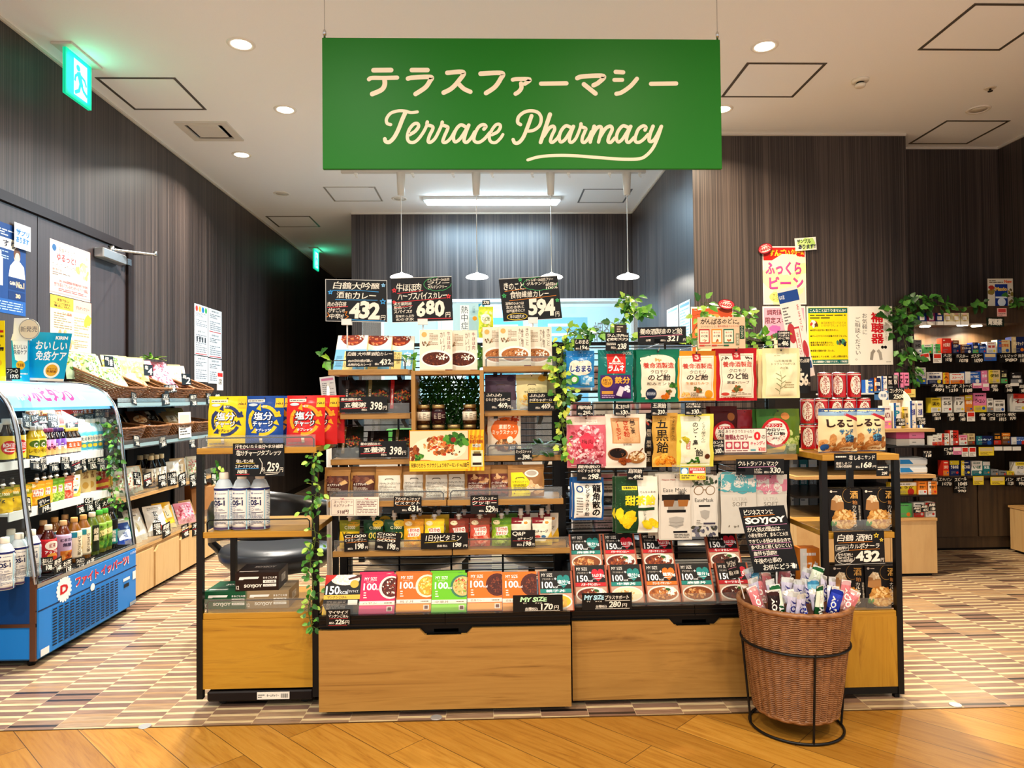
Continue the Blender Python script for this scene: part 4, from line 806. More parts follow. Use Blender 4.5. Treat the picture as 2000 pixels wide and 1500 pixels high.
for px, k, lv, l in ((827, 'jar_dark', 0, 'dark jar at the bottom left of the wooden box'), (856, 'jar_wine', 0, 'wine-dark jar, bottom row second from left'), (886, 'jar_green', 0, 'olive green jar with nothing on it, bottom row'), (917, 'jar_dark', 0, 'dark jar at the bottom right of the wooden box'), (827, 'jar_dark', 1, 'dark jar with cream label, topmost of left stack'), (856, 'jar_wine', 1, 'jar with dark wine label, topmost of second stack'), (917, 'jar_dark', 1, 'dark jar with cream label, topmost of right stack')):
    P(k, px2(px, 2.79), 2.79, zj+lv*.0785, l)
b = B(); rn = random.Random(4)
for i in range(1300):                                               # grassy plastic mat hanging behind the jars
    x = rn.uniform(BX0+.02, BX1-.02); z = rn.uniform(.945, 1.2); a = rn.uniform(-1.2, 1.2); L_ = rn.uniform(.02, .045); y = rn.uniform(2.885, 2.93)
    dx, dz = math.sin(a)*L_, math.cos(a)*L_*rn.choice((-1, 1, 1)); w = .0036
    b.add([(x-w, y, z), (x+w, y, z), (x+dx*.6+w*.8, y-.012, z+dz*.6), (x+dx, y-.018, z+dz), (x+dx*.6-w*.8, y-.012, z+dz*.6)], [(0, 1, 2, 4), (4, 2, 3)], ('#1f4a14', '#2c5c1c', '#163610')[i % 3])
for k in range(17): b.box((BX0+.02, 2.934, .945+k*.0155), (BX1-.02, 2.938, .952+k*.0155), '#16300f')
b.build('grass_panel', None, 'green plastic grass mat behind the jars in wooden box', 'artificial plant', kind='stuff')
S_ = [('r', 0, 0, 1, 1, '#f3c32c')]+[('p', [(.82+i*.06, 1), (.85+i*.06, 1), (.78+i*.06, .0), (.75+i*.06, .0)], '#e59c1e') for i in range(4)]+[('r', .0, .26, .795, .99, '#c96a22'), ('r', .01, .275, .785, .98, '#e8d3b0'), ('e', .4, .55, .36, .3, '#f2e2c6'), ('n', .4, .62, .2, .22, NUTS+('#b8431f', '#d9793a'), 110, .03), ('n', .62, .8, .13, .1, GREEN, 30, .05), ('n', .7, .7, .08, .05, GREEN, 14, .05), ('e', .59, .76, .035, 0, '#8c2a1e'), ('n', .07, .45, .07, .16, ('#a55a2c', '#7a3a1c'), 20, .035), ('n', .13, .34, .05, .06, GREEN, 12, .03), ('n', .6, .45, .08, .06, ('#5a3a22', '#c9935a'), 14, .014), ('r', .0, .05, .8, .25, '#f6cf45'), ('t', '発酵のちから サクサクしょうゆアーモンド', .02, .09, .66, .2, '#3a2a10', 'b'), ('t', '90g', .67, .09, .71, .17, '#3a2a10', 'b'), ('t', '1080円', .715, .08, .795, .21, '#3a2a10', 'b'), ('r', .825, .1, .985, .5, '#cfd6a8'), ('r', .845, .14, .965, .42, '#3a2416'), ('r', .845, .2, .965, .36, '#f0ead8'), ('r', .86, .42, .95, .47, '#8a7a4a'), ('t', 'スロトレバリー\n厳選万能調味', .81, .66, .985, .88, '#a8481c', 'b'), ('r', .845, .58, .875, .65, '#f6efe0'), ('r', .885, .57, .915, .66, '#f6efe0'), ('r', .925, .58, .955, .65, '#f6efe0'), ('t', '第1位', .845, .585, .955, .645, '#3a2a10', 'b')]
pop(800, 839, 945, 921, 2.728, S_, 'yellow almond poster with food photo, fixed under the jars', name='poster', cat='poster', bg=mat('#f3c32c', .35))
# ---------------------------------------------------------------- left bay, cookie pouches and drink pouches
def cookie(key, base, its, w=.1):
    pouch(key, 'cookie_pouch', 'snack pouch', w, .125, .03, '#a87c44', [('l', [(.0, .86), (1, .86)], .006, '#8d6636')]+its, 'stand', 2, .5, hole=False)
HM = [('t', 'Handmade', .12, .14, .95, .24, '#7a6a58'), ('t', 'Cookies', .12, .04, .7, .13, '#7a6a58')]
cookie('cookie_brown', 0, [('r', .1, .02, .95, .72, '#5a2f22'), ('n', .52, .6, .4, .1, ('#7a4630', '#6b3a28', '#8a5a40'), 20, .1), ('p', [(.6, .5), (.82, .6), (.93, .5), (.7, .42)], '#dcb57a'), ('t', 'キヌアクッキー', .14, .4, .72, .48, '#f4eadb', 'b'), ('s', .14, .26, .7, .38, 4, '#d8c8b4')]+HM)
cookie('cookie_white', 0, [('r', .1, .02, .95, .72, '#e3dccb'), ('l', [(.36, .58), (.4, .61), (.64, .61), (.68, .58)], .03, '#4f4230'), ('t', 'アガペチョコチップビスケット', .14, .43, .94, .5, '#4a4034', 'b'), ('s', .14, .26, .8, .41, 5, '#8a7f70')]+HM)
cookie('cookie_maple', 0, [('r', .1, .02, .95, .72, '#6b2f20'), ('n', .6, .58, .32, .12, ('#d9b183', '#c79a68', '#8a4a30'), 14, .1), ('n', .5, .2, .4, .12, ('#8a3c28', '#9c5038'), 16, .1), ('t', 'メープルシュガークッキー', .14, .4, .9, .47, '#f4eadb', 'b'), ('s', .14, .26, .7, .38, 4, '#d8c8b4')]+HM)
cookie('cookie_yellow', 0, [('r', .08, .02, .95, .76, '#a3764a'), ('p', [(.08, .02), (.08, .76), (.4, .76), (.64, .4), (.6, .02)], '#f0de1c'), ('l', [(.2, .56), (.23, .59), (.4, .6), (.44, .57)], .025, '#6a5a1c'), ('t', 'レモンココナッツ', .12, .44, .56, .5, '#5a4a14', 'b'), ('e', .66, .72, .2, .12, '#efe8dc'), ('e', .66, .73, .15, .08, '#b9aea0'), ('n', .76, .3, .18, .2, ('#e0b98a', '#d4a672', '#efd6b0'), 14, .09), ('s', .14, .2, .5, .4, 6, '#8a7a24')], .142)
ck = [(657, 'cookie_brown'), (707, 'cookie_brown'), (758, 'cookie_white'), (806, 'cookie_white'), (850, 'cookie_white'), (889, 'cookie_white'), (931, 'cookie_maple'), (976, 'cookie_maple'), (1026, 'cookie_yellow')]
nm = {'cookie_brown': 'brown cocoa', 'cookie_white': 'white labelled', 'cookie_maple': 'dark red maple', 'cookie_yellow': 'wide yellow lemon'}
for i, (px, k) in enumerate(ck): P(k, px2(px, 2.79), 2.785+.012*(i % 2), .7335, '%s kraft cookie pouch, %s of nine in the row' % (nm[k], nth(i, 9)), tilt=9, rz=(-2, 1, 3)[i % 3], group='kraft cookie pouches on the shelf')
pop(645, 970, 740, 1008, 2.729, [('h', 'スーパーフード\nキヌアクッキー', .07, .45, .46, .82, '#6a4a4a'), ('h', '518円', .14, .1, .38, .32, '#6a4a4a', 'b'), ('s', .55, .12, .95, .82, 8, '#8a6a6a'), ('l', [(.03, .06), (.03, .86), (.48, .86), (.48, .06), (.03, .06)], .005, '#8a6a6a'), ('l', [(.53, .06), (.53, .86), (.97, .86), (.97, .06), (.53, .06)], .005, '#8a6a6a'), ('l', [(.2, .94), (.24, .9), (.28, .95), (.25, .86), (.31, .86)], .008, '#c4546a'), ('l', [(.7, .94), (.74, .9), (.78, .95), (.75, .86), (.81, .86)], .008, '#c4546a')], 'cream quinoa cookie card with two printed panels, reading 518', rot=-.6, bg=mat('#f0e4d4', .5))
pop(769, 969, 823, 1002, 2.729, [('h', 'アガペチョコチップ\nビスケット', .05, .48, .95, .95, CW), ('l', [(.05, .7), (.92, .72)], .012, O_), ('l', [(.1, .46), (.6, .47)], .012, O_), ('h', '631', .52, .08, .88, .44, CW, 'b'), ('h', '円', .88, .08, .99, .28, CW), ('h', '税込', .3, .1, .48, .22, CW)], 'black chocolate chip biscuit card reading 631, on the left cookie board', rot=-1)
pop(919, 967, 973, 1004, 2.729, [('h', 'メープルシュガー\nクッキー', .06, .48, .94, .94, CW), ('l', [(.06, .68), (.94, .7)], .012, R_), ('l', [(.1, .45), (.52, .46)], .012, R_), ('h', '529', .54, .08, .87, .44, CW, 'b'), ('h', '円', .87, .08, .98, .28, CW), ('h', '税込', .3, .1, .48, .22, CW)], 'black maple sugar card reading 529, on the right cookie board')
SPOUT = B().lathe([(.006, -.004), (.006, .008), (.0115, .009), (.0115, .012), (.009, .013), (.009, .033), (.008, .035)], mat('#ded6c8', .4), 14); SPOUTC = B().lathe([(.006, -.004), (.006, .008), (.0115, .009), (.0115, .012), (.0085, .013), (.0085, .018)], mat('#e8e4dc', .3), 12)
SPOUTC.lathe([(.0068, .018), (.0068, .034), (.006, .036)], mat('#3c3a38', .3), 12)
def spouted(key, col, its, cap=0, H_=.108):
    q = B(); q.v = [(x, y, z+H_) for x, y, z in (SPOUTC if cap else SPOUT).v]; q.f, q.m, q.sm, q.slots = (SPOUTC if cap else SPOUT).f, (SPOUTC if cap else SPOUT).m, (SPOUTC if cap else SPOUT).sm, (SPOUTC if cap else SPOUT).slots
    pouch(key, 'drink_pouch', 'drink pouch', .076, H_, .036, col, its, 'stand', 6, .25, kids=[('spout', q.mesh('spout'))], hole=False)
spouted('jelly_y', '#e8c22a', [('r', 0, .6, 1, 1, '#8a8a1e'), ('e', .7, .84, .3, .1, '#d4a21e'), ('t', 'C1000', .25, .68, .8, .8, '#efe6c0', 'b'), ('t', 'Vit', .12, .4, .55, .58, '#3a3a10', 'b'), ('r', .1, .06, .4, .2, '#d9b020')], 1)
spouted('jelly_g', '#1f4a24', [('e', .75, .85, .28, .13, '#e0b827'), ('t', 'C1000', .3, .66, .9, .76, '#e8dfb0', 'b'), ('t', '000', .3, .34, .95, .56, '#d9c25a', 'b'), ('r', 0, 0, 1, .22, '#d9cfae')])
def vit(key, c, bits, top): spouted(key, c, [('r', 0, .76, 1, 1, top), ('e', .25, .84, .18, .08, '#e9d9b0'), ('n', .5, .26, .44, .2, bits, 40, .1), ('p', [(.16, .66), (.8, .7), (.86, .5), (.78, .4), (.2, .38), (.24, .52)], '#f6efe0'), ('t', '1日分の', .22, .54, .8, .67, '#c6231c', 'B'), ('t', 'ビタミン', .24, .41, .76, .52, '#c6231c', 'B')], 1)
vit('vit_orange', '#f0b429', ('#f2a11f', '#f6c64a', '#e9b02c'), '#d99a2a'); vit('vit_lemon', '#f4d93a', ('#f6e25a', '#f0cf2a', '#6a9a2a'), '#f0c52a'); vit('vit_apple', '#a03a22', ('#b8442a', '#8a2a18', '#c9603c'), '#8a3a24'); vit('vit_peach', '#d9604a', ('#e88a70', '#d4452e', '#f0a890'), '#9a5a40'); vit('vit_grape', '#8fae2a', ('#a9c64a', '#c4d86a', '#6d8f1e'), '#5d8a1e')
spouted('jelly_w', '#f0e6cf', [('r', 0, .78, .6, 1, '#8c1c26'), ('e', .72, .8, .2, .09, '#f4ecd8'), ('e', .74, .81, .1, .05, '#e59a3a'), ('t', 'αチャージ', .1, .45, .8, .56, '#2a2a2a', 'b'), ('p', [(.45, 0), (1, .5), (1, 0)], '#dcb23c'), ('e', .25, .32, .14, .05, '#c63a2a'), ('e', .55, .32, .12, .05, '#2a6a9a'), ('r', 0, 0, 1, .16, '#e6c95a')])
jl = [(681, 'jelly_y', 0), (727, 'jelly_g', 0), (768, 'jelly_g', 0), (806, 'vit_orange', 0), (846, 'vit_lemon', 0), (894, 'vit_apple', 0), (935, 'vit_peach', 0), (977, 'vit_grape', 0), (1015, 'jelly_w', 0), (1056, 'jelly_w', 0), (740, 'jelly_g', 1), (818, 'vit_orange', 1), (855, 'vit_lemon', 1), (905, 'vit_apple', 1), (946, 'vit_peach', 1), (988, 'vit_grape', 1), (1029, 'jelly_w', 1), (1068, 'jelly_w', 1)]
jn = {'jelly_y': 'yellow', 'jelly_g': 'dark green lemon', 'vit_orange': 'orange', 'vit_lemon': 'lemon yellow', 'vit_apple': 'brown-red', 'vit_peach': 'pink', 'vit_grape': 'grape green', 'jelly_w': 'cream and maroon'}
fr_ = [j for j in jl if not j[2]]; bk = [j for j in jl if j[2]]
for row, R in ((0, fr_), (1, bk)):
    for i, (px, k, _) in enumerate(R): P(k, px2(px, 2.785+.06*row), 2.785+.06*row, .5445, '%s spouted drink pouch, %s in the %s row' % (jn[k], nth(i, len(R)), ('front', 'back')[row]), rz=(2, -3, 1)[i % 3], tilt=4, group='spouted drink pouches on the bottom shelf', s=1 if row == 0 else 1.06)
pop(672, 1042, 719, 1077, 2.729, [('h', 'C1000\nビタミンゼリー', .04, .54, .92, .96, CW), ('l', [(.04, .74), (.5, .78)], .014, O_), ('l', [(.1, .5), (.95, .55)], .014, O_), ('h', '198', .46, .1, .82, .46, CW, 'b'), ('h', '円', .86, .1, .97, .26, CW), ('h', '税込', .14, .1, .36, .22, CW)], 'tilted black card reading 198, leftmost on drink pouch shelf', rot=2)
pop(733, 1039, 782, 1076, 2.7285, [('h', 'C1000\nビタミンゼリー\n5000', .06, .46, .8, .96, CW), ('l', [(.06, .6), (.8, .62)], .014, O_), ('h', '198', .5, .08, .82, .42, CW, 'b'), ('h', '円', .85, .06, .95, .2, CW), ('h', '税込', .1, .12, .32, .24, CW)], 'tilted black card reading 198 with 5000, drink pouch shelf', rot=-5)
pop(822, 1040, 914, 1073, 2.7285, [('h', '1日分ビタミン', .1, .46, .86, .88, CW), ('l', [(.08, .4), (.76, .5)], .009, Y_), ('h', '各種 税込', .34, .12, .56, .28, CW), ('h', '198', .68, .1, .86, .4, CW, 'b'), ('h', '円', .9, .1, .98, .26, CW)], 'wide black daily vitamin card reading 198')
pop(998, 1035, 1045, 1069, 2.7285, [('h', 'Q&P', .06, .64, .6, .92, CW), ('h', 'αチャージ', .28, .4, .9, .6, CW), ('l', [(.08, .38), (.8, .37)], .014, R_), ('h', '198', .5, .06, .84, .34, CW, 'b'), ('h', '円', .86, .06, .97, .22, CW), ('h', '税込', .24, .08, .46, .22, CW)], 'black card reading 198, rightmost on drink pouch shelf')
# ---------------------------------------------------------------- ready-meal cartons on the sloping trays
def mysize(key, c, plate, rim, food, txt, c2):
    carton(key, 'meal_box', 'food box', .134, .152, .02, c, [('r', 0, 0, 1, 1, c), ('e', .86, .66, .33, 0, rim), ('e', .88, .66, .28, 0, plate), ('n', .84, .66, .2, .2, food, 80, .035), ('r', 1.0, .3, 1.01, 1, c), ('t', 'MY SIZE', .1, .84, .45, .92, '#fff'), ('t', 'マイサイズ', .16, .785, .36, .82, '#f6e6da'), ('t', '100', .08, .59, .46, .77, '#fff', 'b'), ('t', 'kcal', .46, .59, .58, .65, '#fff'), ('s', .1, .38, .56, .56, 3, '#f8e2d6'), ('r', 0, .22, 1, .32, '#f3e9d8'), ('t', txt, .1, .24, .5, .3, '#6a4a3a'), ('s', .7, .24, .92, .3, 1, '#7a6a5a'), ('r', 0, .02, 1, .2, c2), ('r', .78, .06, .94, .18, '#e9dcd2'), ('r', .81, .08, .91, .16, '#6a3a3a')], top='#2a0f12')
mysize('meal_pink', '#d2285f', '#5d2012', '#efe0d2', ('#7a2a18', '#5a1c10', '#8f3a22', '#4a160c', '#f0e6d6'), 'ハヤシ', '#de4a84'); mysize('meal_amber', '#c9701c', '#e6a02c', '#f0e0c4', EGG, '親子丼', '#e59a2c'); mysize('meal_green', '#6fbe1c', '#d9b876', '#3f7a5a', ('#e8d4a4', '#d9b26c', '#b8813c', '#c94a2c', '#7fae4a'), '中華丼', '#96dd4a'); mysize('meal_orange', '#e4761c', '#4f1c10', '#5a2012', ('#5a2012', '#6e2a16', '#481408', '#8a4426'), '欧風カレー', '#f0a860')
# the pan-black plus range
HEART = [(.5, .0), (.1, .38), (.0, .66), (.08, .92), (.28, 1.0), (.44, .93), (.5, .8), (.56, .93), (.72, 1.0), (.92, .92), (1.0, .66), (.9, .38)]
def plus(key, kcal, band, heart, htxt, txt, food, rice):
    its = [('r', 0, 0, 1, 1, '#151213'), ('r', 0, .0, .05, 1, '#a85a3c'), ('r', .95, 0, 1, 1, '#a85a3c'), ('r', .04, .0, .96, .43, '#c9a08a'), ('p', [(.54+x*.38, .56+y*.34) for x, y in HEART], heart), ('t', htxt, .56, .66, .93, .77, '#fff', 'b'), ('l', [(.58, .63), (.82, .65)], .014, '#fff'), ('t', 'MY SIZE', .1, .86, .42, .94, '#f2ece4'), ('t', 'プラスサポート', .12, .77, .44, .82, '#e2d8cc'), ('l', [(.47, .8), (.53, .8)], .016, '#fff'), ('l', [(.5, .775), (.5, .825)], .016, '#fff'), ('t', kcal, .1, .56, .42, .73, '#fff', 'b'), ('t', 'kcal', .43, .56, .56, .62, '#fff'), ('r', .05, .44, .95, .54, band), ('t', txt, .22, .455, .78, .525, '#fff', 'b'), ('e', .5, .22, .46, .21, '#e9e2d6'), ('e', .5, .22, .42, .17, food[0])]
    if rice: its += [('n', .64, .28, .24, .1, RICE, 40, .05), ('n', .64, .32, .06, .03, GREEN, 6, .05)]
    its += [('n', .42, .2, .3, .13, food, 70, .045)]
    carton(key, 'meal_box', 'food box', .134, .152, .022, '#9a4a30', its, top='#e6d9a0')
MAPO = ('#8a4a22', '#c98a4a', '#e0b078', '#a86230'); SALT = ('#e9dcb8', '#d9b878', '#f0e2c0', '#c98f50')
plus('plus_mapo', '100', '#1f8a80', '#1d8a86', '塩分1g', '麻婆丼', MAPO, 0); plus('plus_butter', '150', '#c8202c', '#c81f38', 'たんぱく質10g', 'バターチキンカレー', MEAT, 1); plus('plus_cream', '100', '#e0761c', '#ef7a1e', '糖質5g', 'クリーミーチキンカレー', ('#a8622c', '#c07a3c', '#8a4a1e', '#d09454'), 1); plus('plus_oyako', '100', '#1f8a80', '#1d8a86', '塩分1g', '親子丼', EGG, 0); plus('plus_chuka', '100', '#1f8a80', '#1d8a86', '塩分1g', '中華丼', SALT, 0); plus('plus_keema', '150', '#b81c2a', '#c81f38', 'たんぱく質10g', 'キーマカレー', ('#5a2416', '#7a3420', '#4a1a10'), 1)
carton('meal_rice', 'rice_box', 'food box', .138, .152, .03, '#1a1716', [('r', 0, 0, 1, 1, '#1c1817'), ('e', .56, .88, .4, .15, '#d9d2c6'), ('n', .54, .88, .36, .13, ('#f4f0ea', '#e4ddd2', '#fbf9f4'), 120, .035), ('p', [(.0, .72), (.0, 1), (.32, 1)], '#c22a1e'), ('p', [(.62, .9), (.98, 1), (1, .94), (.66, .86)], '#5a2a1c'), ('t', '150', .04, .5, .42, .72, '#fff', 'b'), ('t', 'kcal', .43, .51, .66, .62, '#fff'), ('t', 'マイサイズ', .68, .54, .94, .61, '#fff'), ('r', 0, .38, 1, .49, '#d9b64a'), ('t', 'マンナンごはん', .1, .4, .64, .47, '#2a1c0c', 'b'), ('s', .1, .05, .62, .35, 9, '#8a7f74'), ('r', .68, .24, .94, .36, '#d9d4ca'), ('p', [(0, 0), (0, .24), (.16, .0)], '#d9b02a'), ('e', .82, .76, .12, .1, '#c9b04a')])
def tray(key, px, yb, zb, label, dy=0, group=None, rz=0): P(key, px2(px, yb), yb+dy, zb, label, tilt=30, group=group, rz=rz, s=.945)
tn = {'meal_pink': 'pink', 'meal_amber': 'amber', 'meal_green': 'bright green', 'meal_orange': 'orange', 'meal_rice': 'black rice', 'plus_mapo': 'black and teal', 'plus_butter': 'black and red', 'plus_cream': 'black and orange', 'plus_oyako': 'black and teal', 'plus_chuka': 'black and teal', 'plus_keema': 'black and dark red'}
YT = 2.572
FRONT = [(662, 'meal_rice'), (732, 'meal_pink'), (804, 'meal_amber'), (873, 'meal_green'), (943, 'meal_orange'), (1012, 'meal_orange'), (1083, 'plus_oyako')]
for i, (px, k) in enumerate(FRONT): tray(k, px, YT+.012*(i in (2, 4)), .352, '%s meal carton, %s on the left sloping tray' % (tn[k], nth(i, 7)), group='meal cartons on the left tray')
for i, (px, k) in enumerate(((728, 'meal_pink'), (800, 'meal_amber'), (870, 'meal_green'))): tray(k, px, YT+.031, .3535, '%s meal carton tucked behind its twin on left tray' % tn[k], group='cartons behind on the left tray')
F2 = [(1152, 'plus_butter'), (1222, 'plus_chuka'), (1292, 'plus_cream'), (1360, 'plus_mapo'), (1434, 'plus_keema')]
for i, (px, k) in enumerate(F2): tray(k, px, 2.63, .358, '%s meal carton, %s in front row of right tray' % (tn[k], nth(i, 5)), group='meal cartons on the right tray', rz=0)
B2 = [(1143, 'plus_mapo'), (1210, 'plus_butter'), (1284, 'plus_butter'), (1414, 'plus_keema')]
for i, (px, k) in enumerate(B2): tray(k, px, 2.75, .452, '%s meal carton, %s in back row of right tray' % (tn[k], nth(i, 4)), group='meal cartons at the back of the right tray')
pop(637, 1190, 684, 1224, 2.538, [('h', 'マイサイズ\nマンナンごはん', .1, .5, .92, .94, CW), ('l', [(.14, .46), (.9, .46)], .012, R_), ('h', '226', .38, .12, .76, .42, CW, 'b'), ('h', '円', .78, .12, .96, .34, CW), ('h', '税込', .12, .14, .34, .28, CW), ('l', [(.1, .07), (.86, .07)], .012, R_)], 'black card reading 226 hung on the left tray lip')
pop(1002, 1161, 1099, 1196, 2.542, [('h', 'MY SIZE', .14, .58, .68, .9, '#bfe6b8', 'B'), ('h', 'マイ', .2, .47, .28, .56, CW), ('h', 'サイズ', .44, .47, .58, .56, CW), ('h', '170', .56, .1, .8, .5, CW, 'b'), ('h', '円', .82, .12, .92, .36, CW), ('h', '各種税込', .24, .1, .5, .28, CW), ('l', [(.24, .07), (.94, .07)], .008, CW)], 'black card reading 170 in front of the orange cartons')
pop(1137, 1157, 1234, 1192, 2.588, [('h', 'MY SIZE', .04, .58, .44, .9, '#b8e2f0', 'B'), ('h', 'プラスサポート', .46, .6, .94, .86, CW), ('l', [(.46, .54), (.96, .54)], .008, CW), ('h', 'マイ', .09, .46, .17, .55, CW), ('h', 'サイズ', .26, .46, .4, .55, CW), ('h', '280', .53, .14, .78, .5, CW, 'b'), ('h', '円', .8, .14, .9, .36, CW), ('h', '各種税込', .27, .12, .5, .3, CW), ('l', [(.26, .07), (.95, .07)], .008, CW)], 'black card reading 280 in front of the right tray')
# ---------------------------------------------------------------- bags on hooks, right bay
def hang(key, x0, y0, x1, y1, y, col, items, label, name='candy_bag', cat='candy bag', kind='hang', D=.035, copies=0, film=None, seed=1, rough=.22, rz=0, hook=True, hole=True, crk=1.3):
    a = PY(x0, y1, y); c = PY(x1, y0, y); w, h = c.x-a.x, c.z-a.z
    pouch(key, name, cat, w, h, D, col, items, kind, seed, rough, film=film, hole=hole, crk=crk)
    P(key, (a.x+c.x)/2, y, a.z, label, tilt=-2, rz=rz, group=None)
    for i in range(copies): P(key, (a.x+c.x)/2+.006*(1 if i % 2 else -1.6)*(i+1)*.8, y+.028*(i+1), a.z+.002*(i % 2), label.split(',')[0]+', %s' % ('just behind the front one' if i == 0 else '%s from front' % ORD[i+1]), tilt=-2, rz=rz+(2, -3, 1)[i % 3])
    if hook:
        x = (a.x+c.x)/2; z = c.z-.004; b = B().tube([(x, 2.972, z), (x, y-.03, z), (x, y-.038, z+.006)], .0022, STEEL, 6); b.tube([(x, 2.972, z+.022), (x, y-.03, z+.022)], .0018, STEEL, 6); b.box((x-.018, y-.034, z+.016), (x+.018, y-.032, z+.042), ACR); b.build('hook', GR)
YA = 2.73
hang('c_salt', 1106, 685, 1160, 757, YA, '#2b86c4', [('r', 0, .84, 1, 1, '#2a7fbf'), ('n', .5, .85, .5, .12, ('#dceef8',), 30, .012), ('e', .5, .52, .42, .2, '#f3ead8'), ('e', .3, .62, .2, .12, '#f3ead8'), ('e', .7, .62, .2, .12, '#f3ead8'), ('t', 'しおまる', .13, .42, .9, .6, '#1d3f8a', 'B'), ('t', 'おとな', .42, .68, .6, .74, '#5a4a3a'), ('e', .28, .22, .16, 0, '#3aa34a'), ('e', .28, .22, .1, 0, '#e8f0e0'), ('r', .5, .04, .98, .34, '#4fa6dc'), ('n', .74, .18, .2, .12, ('#d6ecf8', '#a9d4ee'), 16, .07)], 'blue salt candy bag, leftmost of the top hooks', name='candy_bag', copies=1)
hang('c_ramune', 1168, 683, 1235, 784, YA, '#1d7a74', [('l', [(.02+i*.1, .99), (.1+i*.1, .9)], .02, '#3a9a92') for i in range(9)]+[('n', .5, .7, .48, .2, ('#4fb0a4',), 18, .03), ('r', .24, .54, .78, .92, '#cf2a22'), ('p', [(.38, .76), (.51, .9), (.64, .76)], '#f3e6dc'), ('e', .51, .8, .05, 0, '#cf2a22'), ('t', 'MORINAGA', .3, .715, .72, .75, '#fff', 'b'), ('t', 'ラムネ', .26, .58, .76, .7, '#fff', 'B'), ('t', '90%', .7, .9, .96, .96, '#cfe0d8'), ('r', .06, .05, .94, .51, '#4b2a6e'), ('e', .24, .38, .16, 0, '#e2a63a'), ('t', '3粒で\n1日分', .12, .32, .36, .44, '#4b2a1e', 'b'), ('t', '鉄分', .46, .34, .92, .48, '#e6b24a', 'B'), ('r', .1, .14, .42, .2, '#c99a4a'), ('s', .1, .06, .46, .13, 2, '#c9b0d9'), ('p', [(.5, .12), (.62, .3), (.76, .26), (.66, .09)], '#d9d4e0'), ('n', .82, .24, .1, .06, ('#efeaf2',), 8, .05)], 'teal and purple soda tablet bag on the top hooks', copies=0)
def yomei(c, c2, sub, subc, frame):
    its = [('r', .08, .05, .92, .9, '#f1e4ce')] if frame else [('e', .5, .75, .42, .15, '#f1e4ce'), ('r', .1, .1, .9, .78, '#f1e4ce'), ('e', .2, .2, .12, .09, '#f1e4ce'), ('e', .8, .2, .12, .09, '#f1e4ce'), ('r', .2, .06, .8, .2, '#f1e4ce')]
    if frame: its += [('l', [(.12, .08), (.12, .86), (.88, .86), (.88, .08), (.12, .08)], .006, subc), ('r', .4, .78, .6, .94, '#b8202a'), ('e', .5, .87, .06, 0, '#e8c0b4')]
    else: its += [('p', [(.08, .84), (.5, .88), (.5, .84), (.08, .8)], '#f1e4ce'), ('n', .5, .8, .08, .03, ('#c9a86a',), 8, .03)]
    its += [('t', '養命酒製造', .14, .64, .88, .75, '#c4402c', 'b'), ('t', 'クロモジ', .3, .54, .72, .61, '#3a2a22'), ('t', 'のど飴', .24, .41, .78, .53, '#2a1d18', 'b'), ('t', sub, .22, .32, .8, .38, subc)]
    return its
hang('c_mint', 1243, 682, 1325, 786, YA, '#10785a', yomei('#10785a', '', '和みミント', '#3a4a3a', 0)+[('e', .32, .16, .13, 0, '#1c2c4a'), ('s', .22, .13, .42, .2, 3, '#c9d0dc'), ('n', .68, .12, .08, .05, ('#e08a2a', '#d9741a'), 10, .05), ('n', .74, .2, .08, .04, ('#4a6a2a', '#8a6a3a'), 8, .04), ('n', .84, .32, .1, .04, GREEN, 10, .05)], 'green throat candy bag with cream panel, top hooks', copies=2, seed=2)
hang('c_ginger', 1320, 685, 1398, 783, YA, '#e39a1c', yomei('#e39a1c', '', '生姜はちみつ', '#c98a2a', 1)+[('n', .5, .22, .12, .05, ('#b5632a', '#5d6b3a'), 10, .05), ('n', .22, .12, .1, .05, ('#e0a03a', '#f0cf8a'), 10, .05), ('e', .8, .13, .1, 0, '#e0a22a'), ('s', .34, .09, .66, .17, 3, '#8a7a5a')], 'amber orange throat candy bag, top hooks', copies=2, seed=4)
hang('c_black', 1398, 680, 1476, 783, YA, '#b9121f', yomei('#b9121f', '', '黒蜜×ハーブ', '#2a1d18', 1)+[('n', .5, .22, .12, .05, ('#b5632a', '#5d6b3a'), 10, .05), ('e', .22, .13, .1, .03, '#c44a3a'), ('s', .36, .09, .86, .17, 3, '#8a7a5a'), ('n', .2, .8, .1, .04, ('#4a3a30',), 10, .02), ('n', .8, .8, .1, .04, ('#4a3a30',), 10, .02)], 'bright red throat candy bag, top hooks', copies=2, seed=5)
hang('c_propolis', 1489, 680, 1560, 778, YA-.01, '#ebe2b0', [('r', .08, .04, .92, .9, '#efe8c2'), ('s', .3, .84, .7, .86, 1, '#9a9066'), ('t', '山田養蜂場', .3, .72, .76, .77, '#6a6448'), ('t', 'トリプルプロポリス', .2, .66, .86, .71, '#6a6448'), ('t', 'のど飴', .42, .58, .64, .63, '#6a6448')]+[('l', [(.44, .08), (.46, .3), (.42, .54)], .008, '#7a8a5a')]+[('l', [(.44, .14+.05*i), (.44+(.13 if i % 2 else -.13), .2+.05*i)], .016, '#8a966a') for i in range(7)]+[('s', .56, .2, .84, .34, 3, '#b0a67e')], 'pale cream propolis candy bag in front, far right of top hooks', copies=4, seed=7, rough=.2)
YB2 = 2.74
